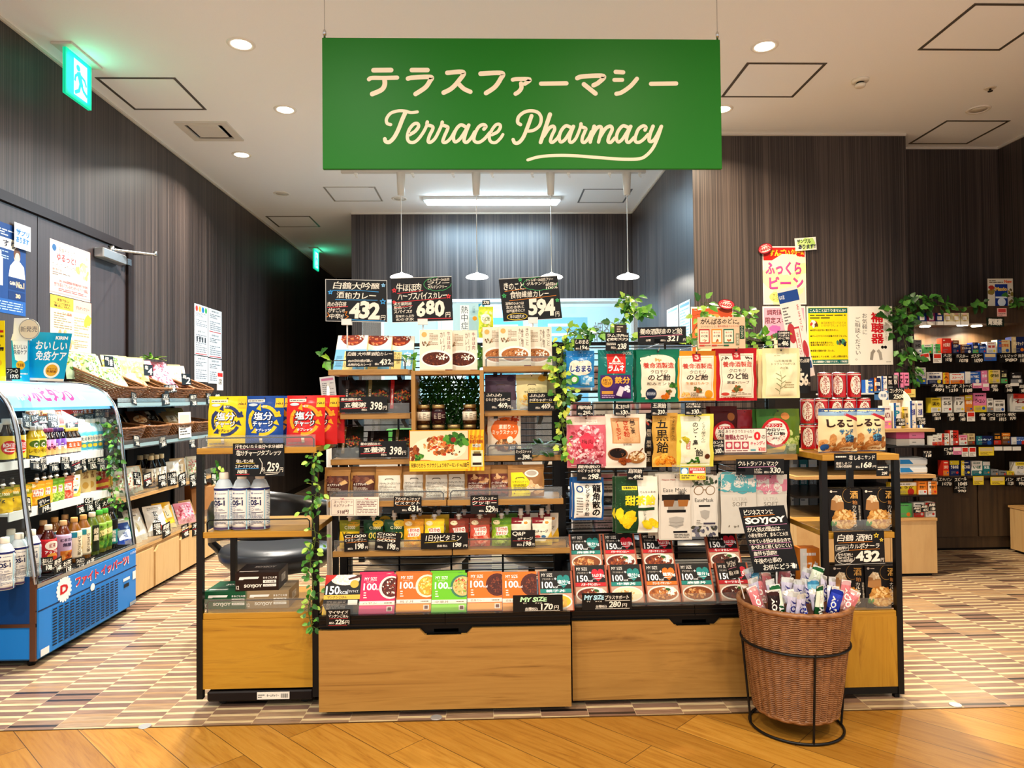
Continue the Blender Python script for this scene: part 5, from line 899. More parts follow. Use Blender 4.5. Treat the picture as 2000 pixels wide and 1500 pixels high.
hang('c_plum', 1107, 812, 1183, 914, YB2, '#c98a8a', [('r', .02, .03, .98, .84, '#d06a7a'), ('n', .5, .44, .46, .38, ('#e08a98', '#c04a5c', '#f2c4c8', '#a83848', '#e8a0a8', '#f6dcdc'), 260, .05), ('r', .0, .83, 1, .99, '#dccabc'), ('r', .5, .86, .78, .93, '#f0e6d8')]+[('e', .5+.11*math.sin(t*2*PI/5), .52+.09*math.cos(t*2*PI/5), .1, 0, '#e8425a') for t in range(5)]+[('e', .5, .52, .13, 0, '#e8425a'), ('t', '梅肉', .36, .47, .64, .56, '#7a1020', 'b'), ('s', .1, .03, .9, .07, 1, '#f2d8d8')], 'clear bag of pink plum candies with a flower sticker', seed=9)
hang('c_sesame', 1183, 808, 1261, 914, YB2, '#eee4d4', [('r', .14, .46, .84, .93, '#c99a6a'), ('r', .17, .48, .81, .91, '#d8ae80'), ('t', '黒ごま', .6, .64, .74, .9, '#3a2412', 'vB'), ('t', 'きな粉', .42, .58, .58, .9, '#b8451e', 'vB'), ('t', 'アーモンド', .24, .52, .36, .9, '#c04a22', 'vB'), ('t', '甘煎飴', .4, .42, .62, .46, '#5a4030'), ('e', .28, .26, .24, .12, '#8a5a3a'), ('e', .28, .28, .2, .09, '#1c1618'), ('e', .75, .2, .22, .12, '#a87440'), ('n', .75, .22, .17, .08, ('#e8d4ac', '#f2e4c8', '#c9a070'), 40, .04), ('n', .46, .12, .14, .05, ('#9a4a22', '#b5622e', '#7a3818'), 14, .06), ('l', [(.72, .22), (.9, .36)], .03, '#7a4a24')], 'cream bag with black sesame and almond bowls, second row of hooks', seed=11)
hang('c_gokoku2', 1247, 806, 1284, 912, YB2+.012, '#151112', [('t', '黒豆 黒米 黒ごま', .35, .1, .6, .7, '#c9b8a0', 'v'), ('n', .5, .84, .2, .05, ('#a8402c', '#c9b8a0'), 6, .1)], 'narrow black candy bag edge beside the gold one', seed=12, hook=False, hole=False)
hang('c_gokoku', 1274, 806, 1321, 912, YB2, '#c9a04a', [('r', .0, .0, 1, 1, '#d2a64e'), ('t', '五黒飴', .12, .26, .62, .9, '#1c1410', 'vb'), ('t', 'くすり屋さんの', .74, .5, .92, .92, '#1c1410', 'v'), ('r', .7, .48, .96, .94, '#b58a34'), ('t', 'くすり屋さんの', .76, .5, .92, .92, '#1c1410', 'v'), ('n', .5, .12, .44, .1, ('#e08a1c', '#f0a83a', '#c46a12', '#f6c860'), 34, .14)], 'gold five-black candy bag with big dark characters', seed=13)
hang('c_nose', 1320, 808, 1392, 912, YB2, '#e2d95a', [('r', .12, .02, .9, .96, '#eeeccf'), ('t', 'のど・鼻・', .42, .34, .58, .84, '#2a2420', 'vb'), ('t', 'くすり屋さんの', .66, .46, .78, .84, '#4a4430', 'v'), ('t', '飴', .5, .2, .7, .34, '#2a2420', 'b'), ('r', .26, .34, .36, .5, '#c05a2a'), ('t', '無花果', .27, .35, .35, .49, '#fff', 'v'), ('n', .2, .5, .12, .06, ('#cfc02a', '#a8a01e'), 8, .06), ('n', .5, .12, .22, .06, GREEN, 10, .06), ('e', .82, .2, .07, 0, '#6a3a1e'), ('e', .3, .14, .08, 0, '#f6f2e0'), ('l', [(.6, .86), (.66, .92), (.56, .97)], .012, '#5a8a3a')], 'yellow-green throat and nose candy bag, second row of hooks', seed=14)
hang('c_zero_red', 1387, 793, 1438, 872, 2.84, '#4a1a1a', [('r', 0, .0, 1, 1, '#5a1c1c'), ('e', .5, .34, .44, 0, '#c4202a'), ('e', .5, .34, .34, 0, '#f0e6da'), ('t', 'カロリー\nゼロ', .26, .24, .76, .42, '#1c1210', 'B'), ('r', .24, .43, .78, .5, '#c4202a'), ('t', 'ラカント', .28, .435, .74, .49, '#fff', 'b'), ('e', .74, .74, .14, .1, '#b0703a')], 'dark red zero calorie candy bag at the left of shelf', kind='stand', hook=False, seed=15, copies=1)
hang('c_zero_pink', 1432, 800, 1476, 880, 2.86, '#b8404a', [('e', .5, .34, .46, 0, '#c4202a'), ('e', .5, .34, .36, 0, '#f0dcd2')], 'pinkish red zero calorie candy bag between dark red and green ones', kind='stand', hook=False, seed=16)
hang('c_zero_green', 1478, 798, 1560, 887, 2.80, '#5d7a2a', [('p', [(0, 1), (.5, 1), (.2, .5), (0, .4)], '#3a6a2a'), ('n', .8, .3, .2, .2, ('#a9b86a', '#c4cf8a', '#7a9a3a'), 20, .1), ('e', .42, .48, .34, 0, '#c4202a'), ('e', .42, .48, .28, 0, '#f3ece0'), ('r', .2, .6, .58, .68, '#c4202a'), ('t', 'ラカント', .22, .61, .56, .67, '#fff', 'b'), ('t', 'カロリー\nゼロ飴', .2, .42, .64, .58, '#1c1210', 'B'), ('t', '増量中', .34, .34, .5, .38, '#4a3a30'), ('p', [(.08, .1), (.66, .2), (.6, .06), (.1, .0)], '#e6c23a'), ('e', .66, .84, .1, .08, '#c8884a')], 'green zero calorie candy bag with red ring, on the shelf', kind='stand', hook=False, seed=17, copies=1)
YC = 2.735
hang('c_ryu', 1118, 932, 1178, 1016, YC, '#1f5a96', [('r', .06, .05, .94, .88, '#eeeae0'), ('t', '龍角散の', .62, .1, .9, .84, '#1a1614', 'vB'), ('t', 'のどすっきり飴', .38, .1, .54, .84, '#1a1614', 'vb'), ('e', .22, .74, .11, 0, '#2a5a9a'), ('e', .22, .74, .07, 0, '#eeeae0'), ('s', .12, .12, .32, .56, 7, '#8a867e')], 'white and blue herbal throat candy bag, lower hooks far left', seed=18, copies=1)
hang('c_tencha', 1202, 930, 1283, 1041, YC, '#f0ecdd', [('r', 0, 0, .52, 1, '#234a2c'), ('n', .26, .5, .25, .48, ('#4a7a4a',), 110, .012), ('r', .14, .77, .5, .84, '#e8d83a'), ('t', '栄養機能食品', .17, .785, .47, .83, '#234a2c', 'b'), ('t', '甜茶飴', .2, .5, .94, .68, '#f2dc2c', 'B'), ('t', 'てんちゃあめ', .56, .71, .94, .75, '#4a4a3a'), ('r', .5, .41, .92, .46, '#234a2c'), ('n', .2, .26, .18, .12, ('#f2dc2c', '#eac81e'), 6, .14), ('n', .82, .14, .14, .09, ('#f2dc2c', '#eac81e'), 5, .12), ('t', 'のどすっきり', .64, .2, .72, .42, '#3a5a3a', 'v')], 'green and white tea candy bag with yellow lettering, lower hooks', seed=19, copies=1)
def glasses(cx, cy, w, c, lens, th): return [('e', cx-w*.5, cy, w*.42, 0, c), ('e', cx+w*.5, cy, w*.42, 0, c), ('e', cx-w*.5, cy, w*.42-th, 0, lens), ('e', cx+w*.5, cy, w*.42-th, 0, lens), ('l', [(cx-w*.12, cy+.01), (cx+w*.12, cy+.01)], th, c)]
hang('m_ease', 1287, 925, 1350, 1055, YC, '#cfc9bd', [('r', .06, .02, .96, .9, '#dcd6ca'), ('t', 'Nippon Mask', .1, .9, .5, .93, '#b04a3a'), ('t', 'Ease Mask', .14, .73, .86, .79, '#3a3632'), ('r', .28, .46, .78, .7, '#a8a298'), ('r', .08, .6, .94, .69, '#1a1614'), ('p', [(.12, .61), (.16, .51), (.42, .51), (.46, .61)], '#8a5a30'), ('p', [(.56, .61), (.6, .51), (.86, .51), (.9, .61)], '#a87038'), ('r', .25, .42, .82, .46, '#1c1a18'), ('p', [(.3, .34), (.52, .36), (.76, .34), (.72, .22), (.54, .18), (.34, .22)], '#b4b0a8'), ('l', [(.3, .28), (.52, .26), (.74, .28)], .012, '#8a867e'), ('l', [(.3, .23), (.52, .21), (.74, .23)], .012, '#8a867e'), ('r', .44, .11, .86, .14, '#26242a'), ('s', .46, .03, .92, .1, 3, '#6a665e'), ('h', '2種80', .56, .68, .8, .74, '#3a3632')], 'grey mask packet printed with dark sunglasses, lower hooks', name='mask_packet', cat='mask packet', kind='flat', D=.012, seed=20, copies=3)
hang('m_ease2', 1349, 928, 1400, 1048, YC, '#d6d2c8', [('n', .5, .85, .5, .13, ('#4a5a44', '#7a866e', '#3a4438'), 30, .07), ('n', .5, .1, .5, .1, ('#5a5a6a', '#7a7a86', '#4a4a3a'), 30, .08), ('r', .1, .18, .94, .84, '#dedad0'), *glasses(.5, .76, .42, '#8a6a44', '#dedad0', .03), ('t', 'EaseMask', .16, .57, .84, .63, '#4a4640'), ('r', .3, .49, .72, .52, '#2a2826'), ('p', [(.34, .42), (.52, .44), (.7, .42), (.66, .32), (.54, .28), (.38, .32)], '#b4b0a8'), ('r', .46, .2, .9, .23, '#4a4658'), ('s', .2, .2, .42, .28, 3, '#8a867e')], 'mask packet printed with round wire glasses, lower hooks', name='mask_packet', cat='mask packet', kind='flat', D=.012, seed=21, copies=1)
def soft(c): return [('n', .5, .84, .5, .13, (c, '#dcd8cf', c), 40, .16), ('r', .0, .0, 1, .66, '#d6d2c8'), ('s', .2, .7, .8, .715, 1, '#7a8a8a'), ('t', 'ULTRA', .32, .55, .74, .61, '#c4bfb4'), ('t', 'SOFT', .32, .46, .74, .53, '#8a8478'), ('n', .5, .12, .36, .01, ('#8a8478',), 5, .03)]
hang('m_soft_t', 1408, 925, 1475, 1042, YC, '#cfcabf', soft('#5aa8b0'), 'pale soft mask packet with teal cloud, lower hooks', name='mask_packet', cat='mask packet', kind='flat', D=.014, seed=22, copies=2)
hang('m_soft_p', 1470, 926, 1535, 1040, YC+.01, '#cdc6bd', soft('#d0889a'), 'pale soft mask packet with pink cloud, lower hooks', name='mask_packet', cat='mask packet', kind='flat', D=.014, seed=23, copies=1)
def tagc(x0, y0, x1, y1, y, name, num, label, rot=0): return pop(x0, y0, x1, y1, y, [('h', name, .08, .56, .94, .94, CW), ('h', num, .38, .08, .84, .46, CW, 'b'), ('h', '円', .86, .08, .98, .24, CW), ('h', '税込', .08, .1, .34, .26, CW), ('r', .1, .02, .86, .5, glassy('tag_pocket', (.9, .9, .88, 1), .02, .2, .08))][:4], label, rot)
YT1, YT2, YT3 = YA-.034, YB2-.034, YC-.034
tagc(1122, 662, 1151, 685, YT1, 'しおまる', '194', 'small black tag reading 194 above the blue salt candy')
pop(1183, 650, 1228, 685, YT1, [('h', 'ラムネPlus\n(鉄分)', .06, .52, .96, .96, CW), ('l', [(.06, .66), (.5, .7)], .012, CW), ('h', '238', .5, .08, .9, .42, CW, 'b'), ('h', '税込', .22, .1, .44, .24, CW), ('s', .04, .3, .44, .46, 2, CW)], 'black tag reading 238 above the teal soda tablet bag')
pop(1200, 634, 1224, 653, YT1+.004, [('s', .2, .2, .7, .9, 3, '#d8ccb8')], 'small brownish tag clipped above the 238 tag', bg=mat('#3a3028', .4))
pop(1246, 638, 1340, 671, YT1, [('h', '養命酒製造のど飴', .04, .54, .92, .92, CW), ('l', [(.04, .42), (.92, .5)], .01, '#d88aa0'), ('h', '321', .6, .1, .84, .46, CW, 'b'), ('h', '各種', .16, .14, .26, .28, CW), ('h', '税込', .46, .12, .57, .24, CW), ('h', '円', .93, .1, .98, .26, CW)], 'wide black throat candy tag reading 321', rot=1)
pack = lambda x, c: [('r', x, .16, x+.22, .62, c), ('r', x+.02, .2, x+.2, .58, '#f0e4cc'), ('t', '養命酒', x+.04, .48, x+.18, .54, '#b03a2a'), ('t', 'のど飴', x+.04, .36, x+.18, .44, '#3a2a22', 'b'), ('n', x+.11, .26, .04, .03, ('#b5632a',), 5, .02)]
pop(1363, 619, 1455, 681, YT1, [('r', 0, 0, 1, 1, '#dcc0a0'), ('h', 'がんばるのどに。', .06, .76, .88, .96, '#2a1c14', 'b'), ('t', '3つのおいしさ。', .08, .67, .4, .73, '#5a4030'), ('t', '養命酒製造クロモジのど飴', .42, .67, .96, .74, '#b04030')]+pack(.03, '#b8242c')+pack(.29, '#d98a2a')+pack(.54, '#1d6a52')+[('r', .88, .3, .98, .72, '#1f4a34'), ('t', 'クロモジ', .9, .34, .96, .7, '#f0e6d0', 'v'), ('r', .8, .1, .87, .48, '#8a8a6a'), ('t', '新発売', .81, .14, .86, .44, '#f0e6d0', 'v'), ('r', .03, .07, .14, .12, '#c44a3a'), ('r', .29, .07, .4, .12, '#c44a3a'), ('r', .54, .07, .65, .12, '#2a6a4a'), ('s', .15, .07, .27, .12, 1, '#8a6a50'), ('s', .41, .07, .53, .12, 1, '#8a6a50')], 'beige throat candy sign with three small packs pictured', bg=mat('#dcc0a0', .5), name='shelf_sign', cat='sign')
pop(1519, 646, 1543, 679, YT1-.01, [('h', '山田養蜂場\nプロポリス\nのど飴', .06, .48, .94, .96, CW), ('h', '486', .3, .1, .86, .42, CW, 'b'), ('h', '税込', .04, .12, .26, .26, CW)], 'narrow black tag reading 486 above the cream bags')
tagc(1126, 790, 1158, 812, YT2, '梅肉飴', '250', 'black tag reading 250 above the pink plum candies')
tagc(1200, 788, 1231, 812, YT2, '黒ごまきな粉', '330', 'black tag reading 330 above the sesame almond bag')
tagc(1272, 786, 1303, 812, YT2, '五黒飴', '330', 'black tag reading 330 above the gold candy bag')
tagc(1338, 785, 1370, 811, YT2, 'くすり屋さんの\nのど鼻飴', '330', 'black tag reading 330 above the yellow-green nose candy')
pop(1384, 859, 1414, 889, 2.742, [('h', 'ラカント\nカロリーゼロ飴', .06, .5, .96, .94, CW), ('h', '300', .4, .1, .82, .44, CW, 'b'), ('h', '円', .84, .1, .96, .26, CW), ('h', '税込', .1, .1, .34, .24, CW)], 'black tag reading 300 leaning at left of pink sign', rot=3)
pop(1414, 836, 1497, 885, 2.742, [('r', .015, .03, .985, .97, '#f4e2d4'), ('h', 'ありそうでなかった！', .04, .8, .7, .95, '#4a2a2a'), ('t', '糖類&カロリー', .03, .52, .66, .76, '#8a3a4a', 'B'), ('t', '0', .7, .5, .86, .86, '#d8303a', 'B'), ('t', 'の', .88, .56, .97, .72, '#4a2a2a', 'b')]+[('r', .04+.19*i, .16, .2+.19*i, .46, '#b84a5a') for i in range(3)]+[('e', .12+.19*i, .32, .055, 0, '#f0d8d0') for i in range(3)]+[('h', 'キャンディ', .62, .3, .96, .48, '#c43a5a', 'b'), ('t', '¥300', .8, .06, .97, .22, '#d8303a', 'b'), ('r', .62, .07, .74, .15, '#6aa0a8'), ('s', .04, .05, .56, .14, 1, '#8a5a5a')], 'pink and cream zero calorie candy sign reading 300', bg=mat('#6a4a4a', .4), name='shelf_sign', cat='sign')
pop(1127, 906, 1174, 939, YT3, [('h', '龍角散の\nのどすっきり飴', .04, .48, .96, .96, CW), ('h', '298', .44, .08, .9, .42, CW, 'b'), ('h', '円', .9, .06, .99, .2, CW), ('h', '税込', .2, .1, .4, .22, CW)], 'black tag reading 298 above the blue herbal candy')
tagc(1225, 914, 1256, 938, YT3, '甜茶飴', '498', 'black tag reading 498 above the green tea candy')
pop(1328, 912, 1378, 938, YT3, [('r', .02, .5, .34, .97, '#3a8ac4'), ('e', .18, .68, .12, 0, '#e8f0f4'), ('r', .36, .5, .98, .97, '#c8304a'), ('t', 'おなまえマスク', .4, .74, .94, .92, '#fff', 'b'), ('r', .5, .54, .96, .7, '#e8eee8'), ('r', .02, .03, .98, .47, '#f0d84a'), ('t', '¥350', .66, .08, .96, .34, '#c8203a', 'b'), ('s', .06, .1, .6, .42, 2, '#4a4a3a')], 'colourful red, blue and yellow mask tag reading 350', bg=mat('#f0d84a', .4))
pop(1438, 896, 1531, 928, YT3, [('h', 'ウルトラソフトマスク', .04, .56, .88, .88, CW), ('l', [(.05, .48), (.82, .52)], .009, '#c88ab0'), ('h', 'レギュラー\nりさおめ', .38, .08, .54, .42, CW), ('h', '税込', .58, .1, .68, .24, CW), ('h', '330', .7, .1, .93, .48, CW, 'b'), ('h', '円', .94, .08, .99, .22, CW)], 'wide black soft mask tag reading 330', rot=-.5)
# soy bar board and small tag standing in the basket
def quadpx(c4, y, items, label, name, cat, bg=CHALK, dy=0, seed=1):
    """c4: pixel corners lower-left, lower-right, upper-right, upper-left"""
    a, b_, c, d = (PY(*q, y) for q in c4); d = d+Vector((0, dy, 0)); U = ((b_-a)+(c-d+Vector((0, dy, 0))-Vector((0, 0, 0))))/2; U.y = 0
    return quad_card(name, cat, label, a, b_-a, d-a, items, bg, seed=seed)
o = quadpx(((1473, 1119), (1562, 1114), (1536, 988), (1447, 993)), 2.42, [('h', 'ビジネスマンに', .08, .87, .72, .96, CW), ('l', [(.06, .85), (.74, .865)], .012, O_), ('h', 'SOYJOY', .06, .72, .96, .84, '#f6f2ea', 'B'), ('l', [(.06, .7), (.96, .715)], .01, '#c88ab0'), ('h', 'が人気の理由は…', .06, .61, .88, .69, CW), ('h', '小麦を使わず、まるごと大豆', .06, .53, .94, .6, CW), ('h', 'できている低GI食品なので', .04, .44, .96, .51, CW), ('l', [(.04, .425), (.96, .435)], .009, '#c88ab0'), ('h', '食べたあと眠くなりにくい', .06, .35, .95, .42, CW), ('l', [(.06, .335), (.95, .345)], .009, '#c88ab0'), ('h', '腹持ち抜群!!', .08, .25, .6, .33, CW), ('l', [(.08, .235), (.62, .245)], .009, '#c88ab0'), ('h', '午後の仕事の', .06, .13, .66, .22, CW), ('h', 'お供にどうぞ!', .22, .03, .96, .12, CW), ('e', .9, .075, .03, .04, '#f6f2ea')], 'tilted black chalk board for soy bars standing in the wicker basket', 'chalk_board', 'price board', dy=.02)
q = B().tube([(0, .004, 0), (0, .004, -.12)], .003, mat('#d8d8d6', .3), 6); q.build('clip_stem', o)
o = quadpx(((1424, 1132), (1449, 1126), (1447, 1089), (1414, 1093)), 2.36, [('h', 'ソイジョイ', .14, .56, .8, .88, CW), ('l', [(.14, .5), (.76, .52)], .02, '#d88aa0'), ('h', '税込 ￥130', .12, .16, .84, .4, CW)], 'small tilted black tag at the left rim of the basket', 'price_card', 'price card')
q = B().tube([(.012, .003, 0), (.03, .003, -.07)], .002, mat('#d8d8d6', .3), 6); q.build('clip_stem', o)
# ---------------------------------------------------------------- left end rack goods
def salt(key, c, c2, tc):
    arrows = []
    for a0 in (20, 140, 260):
        pts = [(.5+.36*math.cos(math.radians(a)), .5+.28*math.sin(math.radians(a))) for a in range(a0, a0+84, 12)]; e = math.radians(a0+84); e0 = math.radians(a0+104)
        arrows += [('l', pts, .085, c2), ('p', [(.5+.44*math.cos(e), .5+.35*math.sin(e)), (.5+.36*math.cos(e0), .5+.28*math.sin(e0)), (.5+.27*math.cos(e), .5+.2*math.sin(e))], c2)]
    its = arrows+[('r', .06, .87, .5, .93, '#f0e6d4'), ('s', .08, .88, .46, .92, 1, '#6a6a6a'), ('r', .78, .76, .99, .95, '#f0c22a'), ('t', 'No.1', .8, .82, .97, .88, '#3a2a10', 'B'), ('e', .2, .82, .12, .03, '#c9d8e0'), ('t', '塩分', .215, .488, .785, .692, tc, 'B'), ('t', '塩分', .25, .508, .75, .672, '#fff', 'b'), ('t', 'チャージ', .2, .362, .8, .508, tc, 'B'), ('t', 'チャージ', .23, .378, .77, .492, '#fff', 'b'), ('t', 'タブレッツ', .3, .28, .72, .34, '#fff' if c != '#f2d21c' else '#2a2a4a', 'b'), ('n', .14, .62, .05, .06, (c2,), 5, .05), ('n', .86, .62, .05, .06, (c2,), 5, .05), ('r', .44, .06, .52, .16, '#e9d9c0'), ('t', '塩分', .42, .765, .58, .8, '#fff'), ('s', .06, .03, .5, .07, 1, '#8a8a8a')]
    pouch(key, 'tablet_pouch', 'tablet pouch', .143, .19, .05, c, its, 'stand', 21, .25)
salt('salt_y', '#f2d21c', '#2a3a6e', '#2a2a3a'); salt('salt_b', '#1a4f9c', '#f0c61e', '#1c2a4a'); salt('salt_r', '#cf2420', '#f0a61e', '#2a1a1a')
ZT = .949
for px, y, k, l in ((442, 2.715, 'salt_y', 'yellow tablet pouch in front on the left end rack'), (459, 2.775, 'salt_y', 'yellow tablet pouch standing behind its twin'), (515, 2.715, 'salt_b', 'blue tablet pouch in front on the left end rack'), (534, 2.775, 'salt_b', 'blue tablet pouch standing behind its twin'), (596, 2.715, 'salt_r', 'red tablet pouch in front on the left end rack'), (622, 2.775, 'salt_r', 'red tablet pouch second in its row, half hidden'), (637, 2.835, 'salt_r', 'red tablet pouch at the back, overhanging to the right')):
    P(k, px2(px, y), y, ZT, l, tilt=5, rz=(2, -2, 1)[int(px) % 3])
pop(455, 865, 555, 931, 2.632, [('h', '汗をかいたら塩分+水分補給', .04, .84, .98, .97, CW), ('l', [(.04, .82), (.62, .83)], .006, '#d88aa0'), ('h', '塩分チャージタブレッツ', .06, .62, .94, .8, CW), ('h', '塩レモン味', .06, .41, .4, .52, CW), ('l', [(.06, .395), (.42, .4)], .008, Y_), ('h', 'スポーツドリンク味', .04, .25, .5, .36, CW), ('l', [(.05, .235), (.5, .24)], .008, Bl), ('h', '梅味', .08, .08, .28, .21, CW), ('l', [(.06, .06), (.32, .07)], .008, R_), ('l', [(.52, .54), (.57, .4), (.57, .24), (.53, .08)], .012, CW), ('h', '259', .66, .14, .9, .44, CW, 'b'), ('h', '円', .91, .12, .98, .26, CW), ('h', '税込', .55, .14, .63, .28, CW), ('l', [(.6, .1), (.9, .12)], .009, CW), ('l', [(.64, .05), (.88, .07)], .009, CW)], 'large black tablet card reading 259 hung under the rack top', rot=0)
prof = [(.0325, 0), (.0345, .004), (.0345, .03), (.0315, .045), (.034, .062), (.034, .15), (.033, .158), (.022, .182), (.0145, .188), (.0145, .192)]
CLR = mat('#e4f0f5', .08, 0, 0, .5, 1, .22)
bottle('os1', 'drink bottle', prof, CLR, (.0165, .188, .212, '#eee6d6'), (.004, .158, '#eceae4', [('r', 0, .93, 1, .985, '#2a2f6e'), ('e', .22, .86, .03, .02, '#2a3a8a'), ('s', .3, .84, .6, .88, 1, '#9aa0b0'), ('t', '経口補水液', .14, .72, .56, .77, '#2a2f5e', 'b'), ('t', 'OS-1', .14, .57, .56, .7, '#23285a', 'B'), ('s', .14, .53, .5, .56, 1, '#5a5f8a'), ('e', .24, .47, .05, .03, '#2a2f5e'), ('e', .24, .47, .038, .022, '#eceae4'), ('s', .34, .45, .56, .5, 2, '#8a8fa0'), ('r', .16, .4, .62, .412, '#2a2f5e'), ('s', .16, .1, .62, .39, 9, '#8a8fa0'), ('r', 0, 0, 1, .05, '#5a4a6a'), ('r', .74, .1, .98, .9, '#e2eef2'), ('s', .76, .1, .96, .85, 18, '#6a78a0'), ('r', .66, 0, .7, .95, '#a8d0e0')]), n=24)
for i, px in enumerate((437, 472, 507)): P('os1', px2(px, 2.70), 2.70, .641, '%s of three clear rehydration drink bottles on middle shelf of left rack' % nth(i, 3), rz=14, group='rehydration bottles on the rack')
def soyc(key, c, c2):
    b = B().box((-.079, 0, 0), (.079, .15, .066), mat(c, .35)); its = [('t', 'SOYJOY', .2, .14, .62, .36, '#efe8dc', 'B'), ('p', [(.08, .62), (.1, .78), (.55, .78), (.52, .66), (.2, .66), (.18, .62)], '#f0ece4'), ('t', 'まるごと大豆', .64, .66, .96, .78, '#f0ece4', 'b'), ('r', .64, .42, .94, .58, '#f0ece4'), ('r', .64, .22, .94, .36, '#f0ece4'), ('t', 'ポンド10個', .68, .45, .9, .55, c2, 'b'), ('t', 'グルテンフリー', .67, .25, .91, .33, c2, 'b'), ('t', '12', .02, .1, .09, .3, '#efe8dc', 'b')]
    art(b, flat(.158, .066), its, .42); art(b, plane((-.079, 0, .066), (.158, 0, 0), (0, .15, 0)), [('r', .03, .3, .97, .36, c2), ('t', 'SOYJOY', .3, .5, .8, .72, '#cfc8bc', 'B'), ('p', [(.05, .12), (.06, .2), (.5, .2), (.48, .14)], '#d8d2c8')], .95)
    art(b, plane((.079, 0, 0), (0, .15, 0), (0, 0, .066)), [('r', .3, .3, .7, .7, '#e6e0d4'), ('s', .34, .34, .66, .66, 4, '#5a5a5a')], .45); K(key, 'bar_carton', 'bar carton', b.mesh('bar_carton'))
soyc('soy_green', '#1c5a3a', '#123a26'); soyc('soy_beige', '#a08a6a', '#7a6648'); soyc('soy_brown', '#2e1c16', '#160c0a')
P('soy_green', px2(440, 2.69), 2.69, .346, 'dark green snack bar carton at left on the rack', rz=-1); P('soy_beige', px2(521, 2.69), 2.69, .346, 'beige snack bar carton under the dark brown one', rz=1); P('soy_brown', px2(500, 2.685), 2.69, .4125, 'dark brown snack bar carton on top of the two others', rz=3)
# ---------------------------------------------------------------- right end rack goods
def pasta(key): carton(key, 'pasta_box', 'food box', .128, .155, .028, '#17120f', [('r', 0, 0, 1, 1, '#1a1411'), ('p', [(.06, .5), (.1, .74), (.46, .68), (.46, .44)], '#b08250'), ('p', [(.1, .74), (.46, .68), (.38, .8), (.24, .86)], '#e0caa4'), ('n', .28, .76, .12, .06, ('#f0e2c4', '#d9c09a'), 16, .05), ('e', .46, .26, .36, .24, '#c08a44'), ('n', .46, .28, .34, .22, ('#d8a458', '#e6bb78', '#b57a34', '#f0cf94'), 110, .06), ('n', .14, .18, .08, .05, GREEN, 8, .05), ('t', '酒', .66, .76, .9, .95, '#e0b060', 'b'), ('l', [(.62+.2*math.cos(t*PI/12+1.2)*.9, .84+.17*math.sin(t*PI/12+1.2)) for t in range(16)], .01, '#b08a4a'), ('t', '粕', .72, .62, .86, .72, '#d99a5a'), ('t', 'カルボナーラ', .7, .08, .84, .6, '#f0e6d6', 'v'), ('t', '酒粕香る濃厚', .89, .22, .95, .6, '#d8ccb8', 'v'), ('e', .1, .94, .04, .03, '#f0e6d6'), ('s', .16, .92, .28, .955, 1, '#f0e6d6'), ('s', .2, .02, .7, .05, 1, '#9a8a78')])
pasta('pasta')
for px, z, i, l in ((1648, .609, 0, 'black pasta sauce box at left on the middle shelf of right rack'), (1714, .609, 1, 'black pasta sauce box at right on the middle shelf of right rack'), (1652, .3195, 0, 'black pasta sauce box at left on the bottom shelf, partly behind basket'), (1715, .3195, 1, 'black pasta sauce box at right on the bottom shelf of right rack')):
    P('pasta', px2(px, 2.645), 2.635+.01*(1-i), z, l, tilt=4, rz=-2*i); P('pasta', px2(px-4, 2.69), 2.675+.01*(1-i), z, 'rear '+l.replace(', partly behind basket', '').replace('pasta sauce box', 'pasta box behind the front one').replace(' of right rack', ''), tilt=4)
pop(1630, 1037, 1727, 1103, 2.592, [('r', 0, 0, 1, .012, '#c8c8c4'), ('h', '白鶴 酒粕', .06, .7, .76, .93, CW), ('l', [(.08, .67), (.76, .68)], .008, O_), ('h', 'カルボナーラ', .3, .47, .9, .64, CW), ('l', [(.28, .44), (.9, .45)], .008, O_), ('h', '濃厚!!', .05, .46, .26, .56, CW), ('l', [(.03, .43), (.03, .6), (.28, .6), (.28, .43), (.03, .43)], .006, CW), ('h', 'からだ想い\nなのに\nこの満足感!!', .06, .08, .36, .36, CW), bubble(.02, .02, .4, .42, CW), ('h', '432', .42, .06, .9, .42, CW, 'B'), ('h', '円', .91, .05, .98, .17, CW), star(.84, .86, .05, .68, Y_), star(.94, .72, .035, .68, Y_)], 'black chalk card reading 432 on the right end rack', rot=1)
pop(1630, 885, 1712, 918, 2.594, [('h', '塩 しるこサンド', .34, .6, .96, .9, CW), ('h', '塩名しるこ！\n北海小豆使用', .03, .12, .4, .5, CW), ('s', .03, .72, .28, .9, 1, CW), ('h', '168', .62, .1, .88, .48, CW, 'b'), ('h', '円', .9, .1, .98, .26, CW), ('h', '税込', .5, .1, .6, .24, CW)], 'black cracker card reading 168 on the right rack top edge')
pop(1712, 908, 1736, 930, 2.606, [('s', .1, .5, .9, .9, 2, CW), ('h', '298', .4, .1, .86, .4, CW)], 'small black card reading 298 under the right rack top')
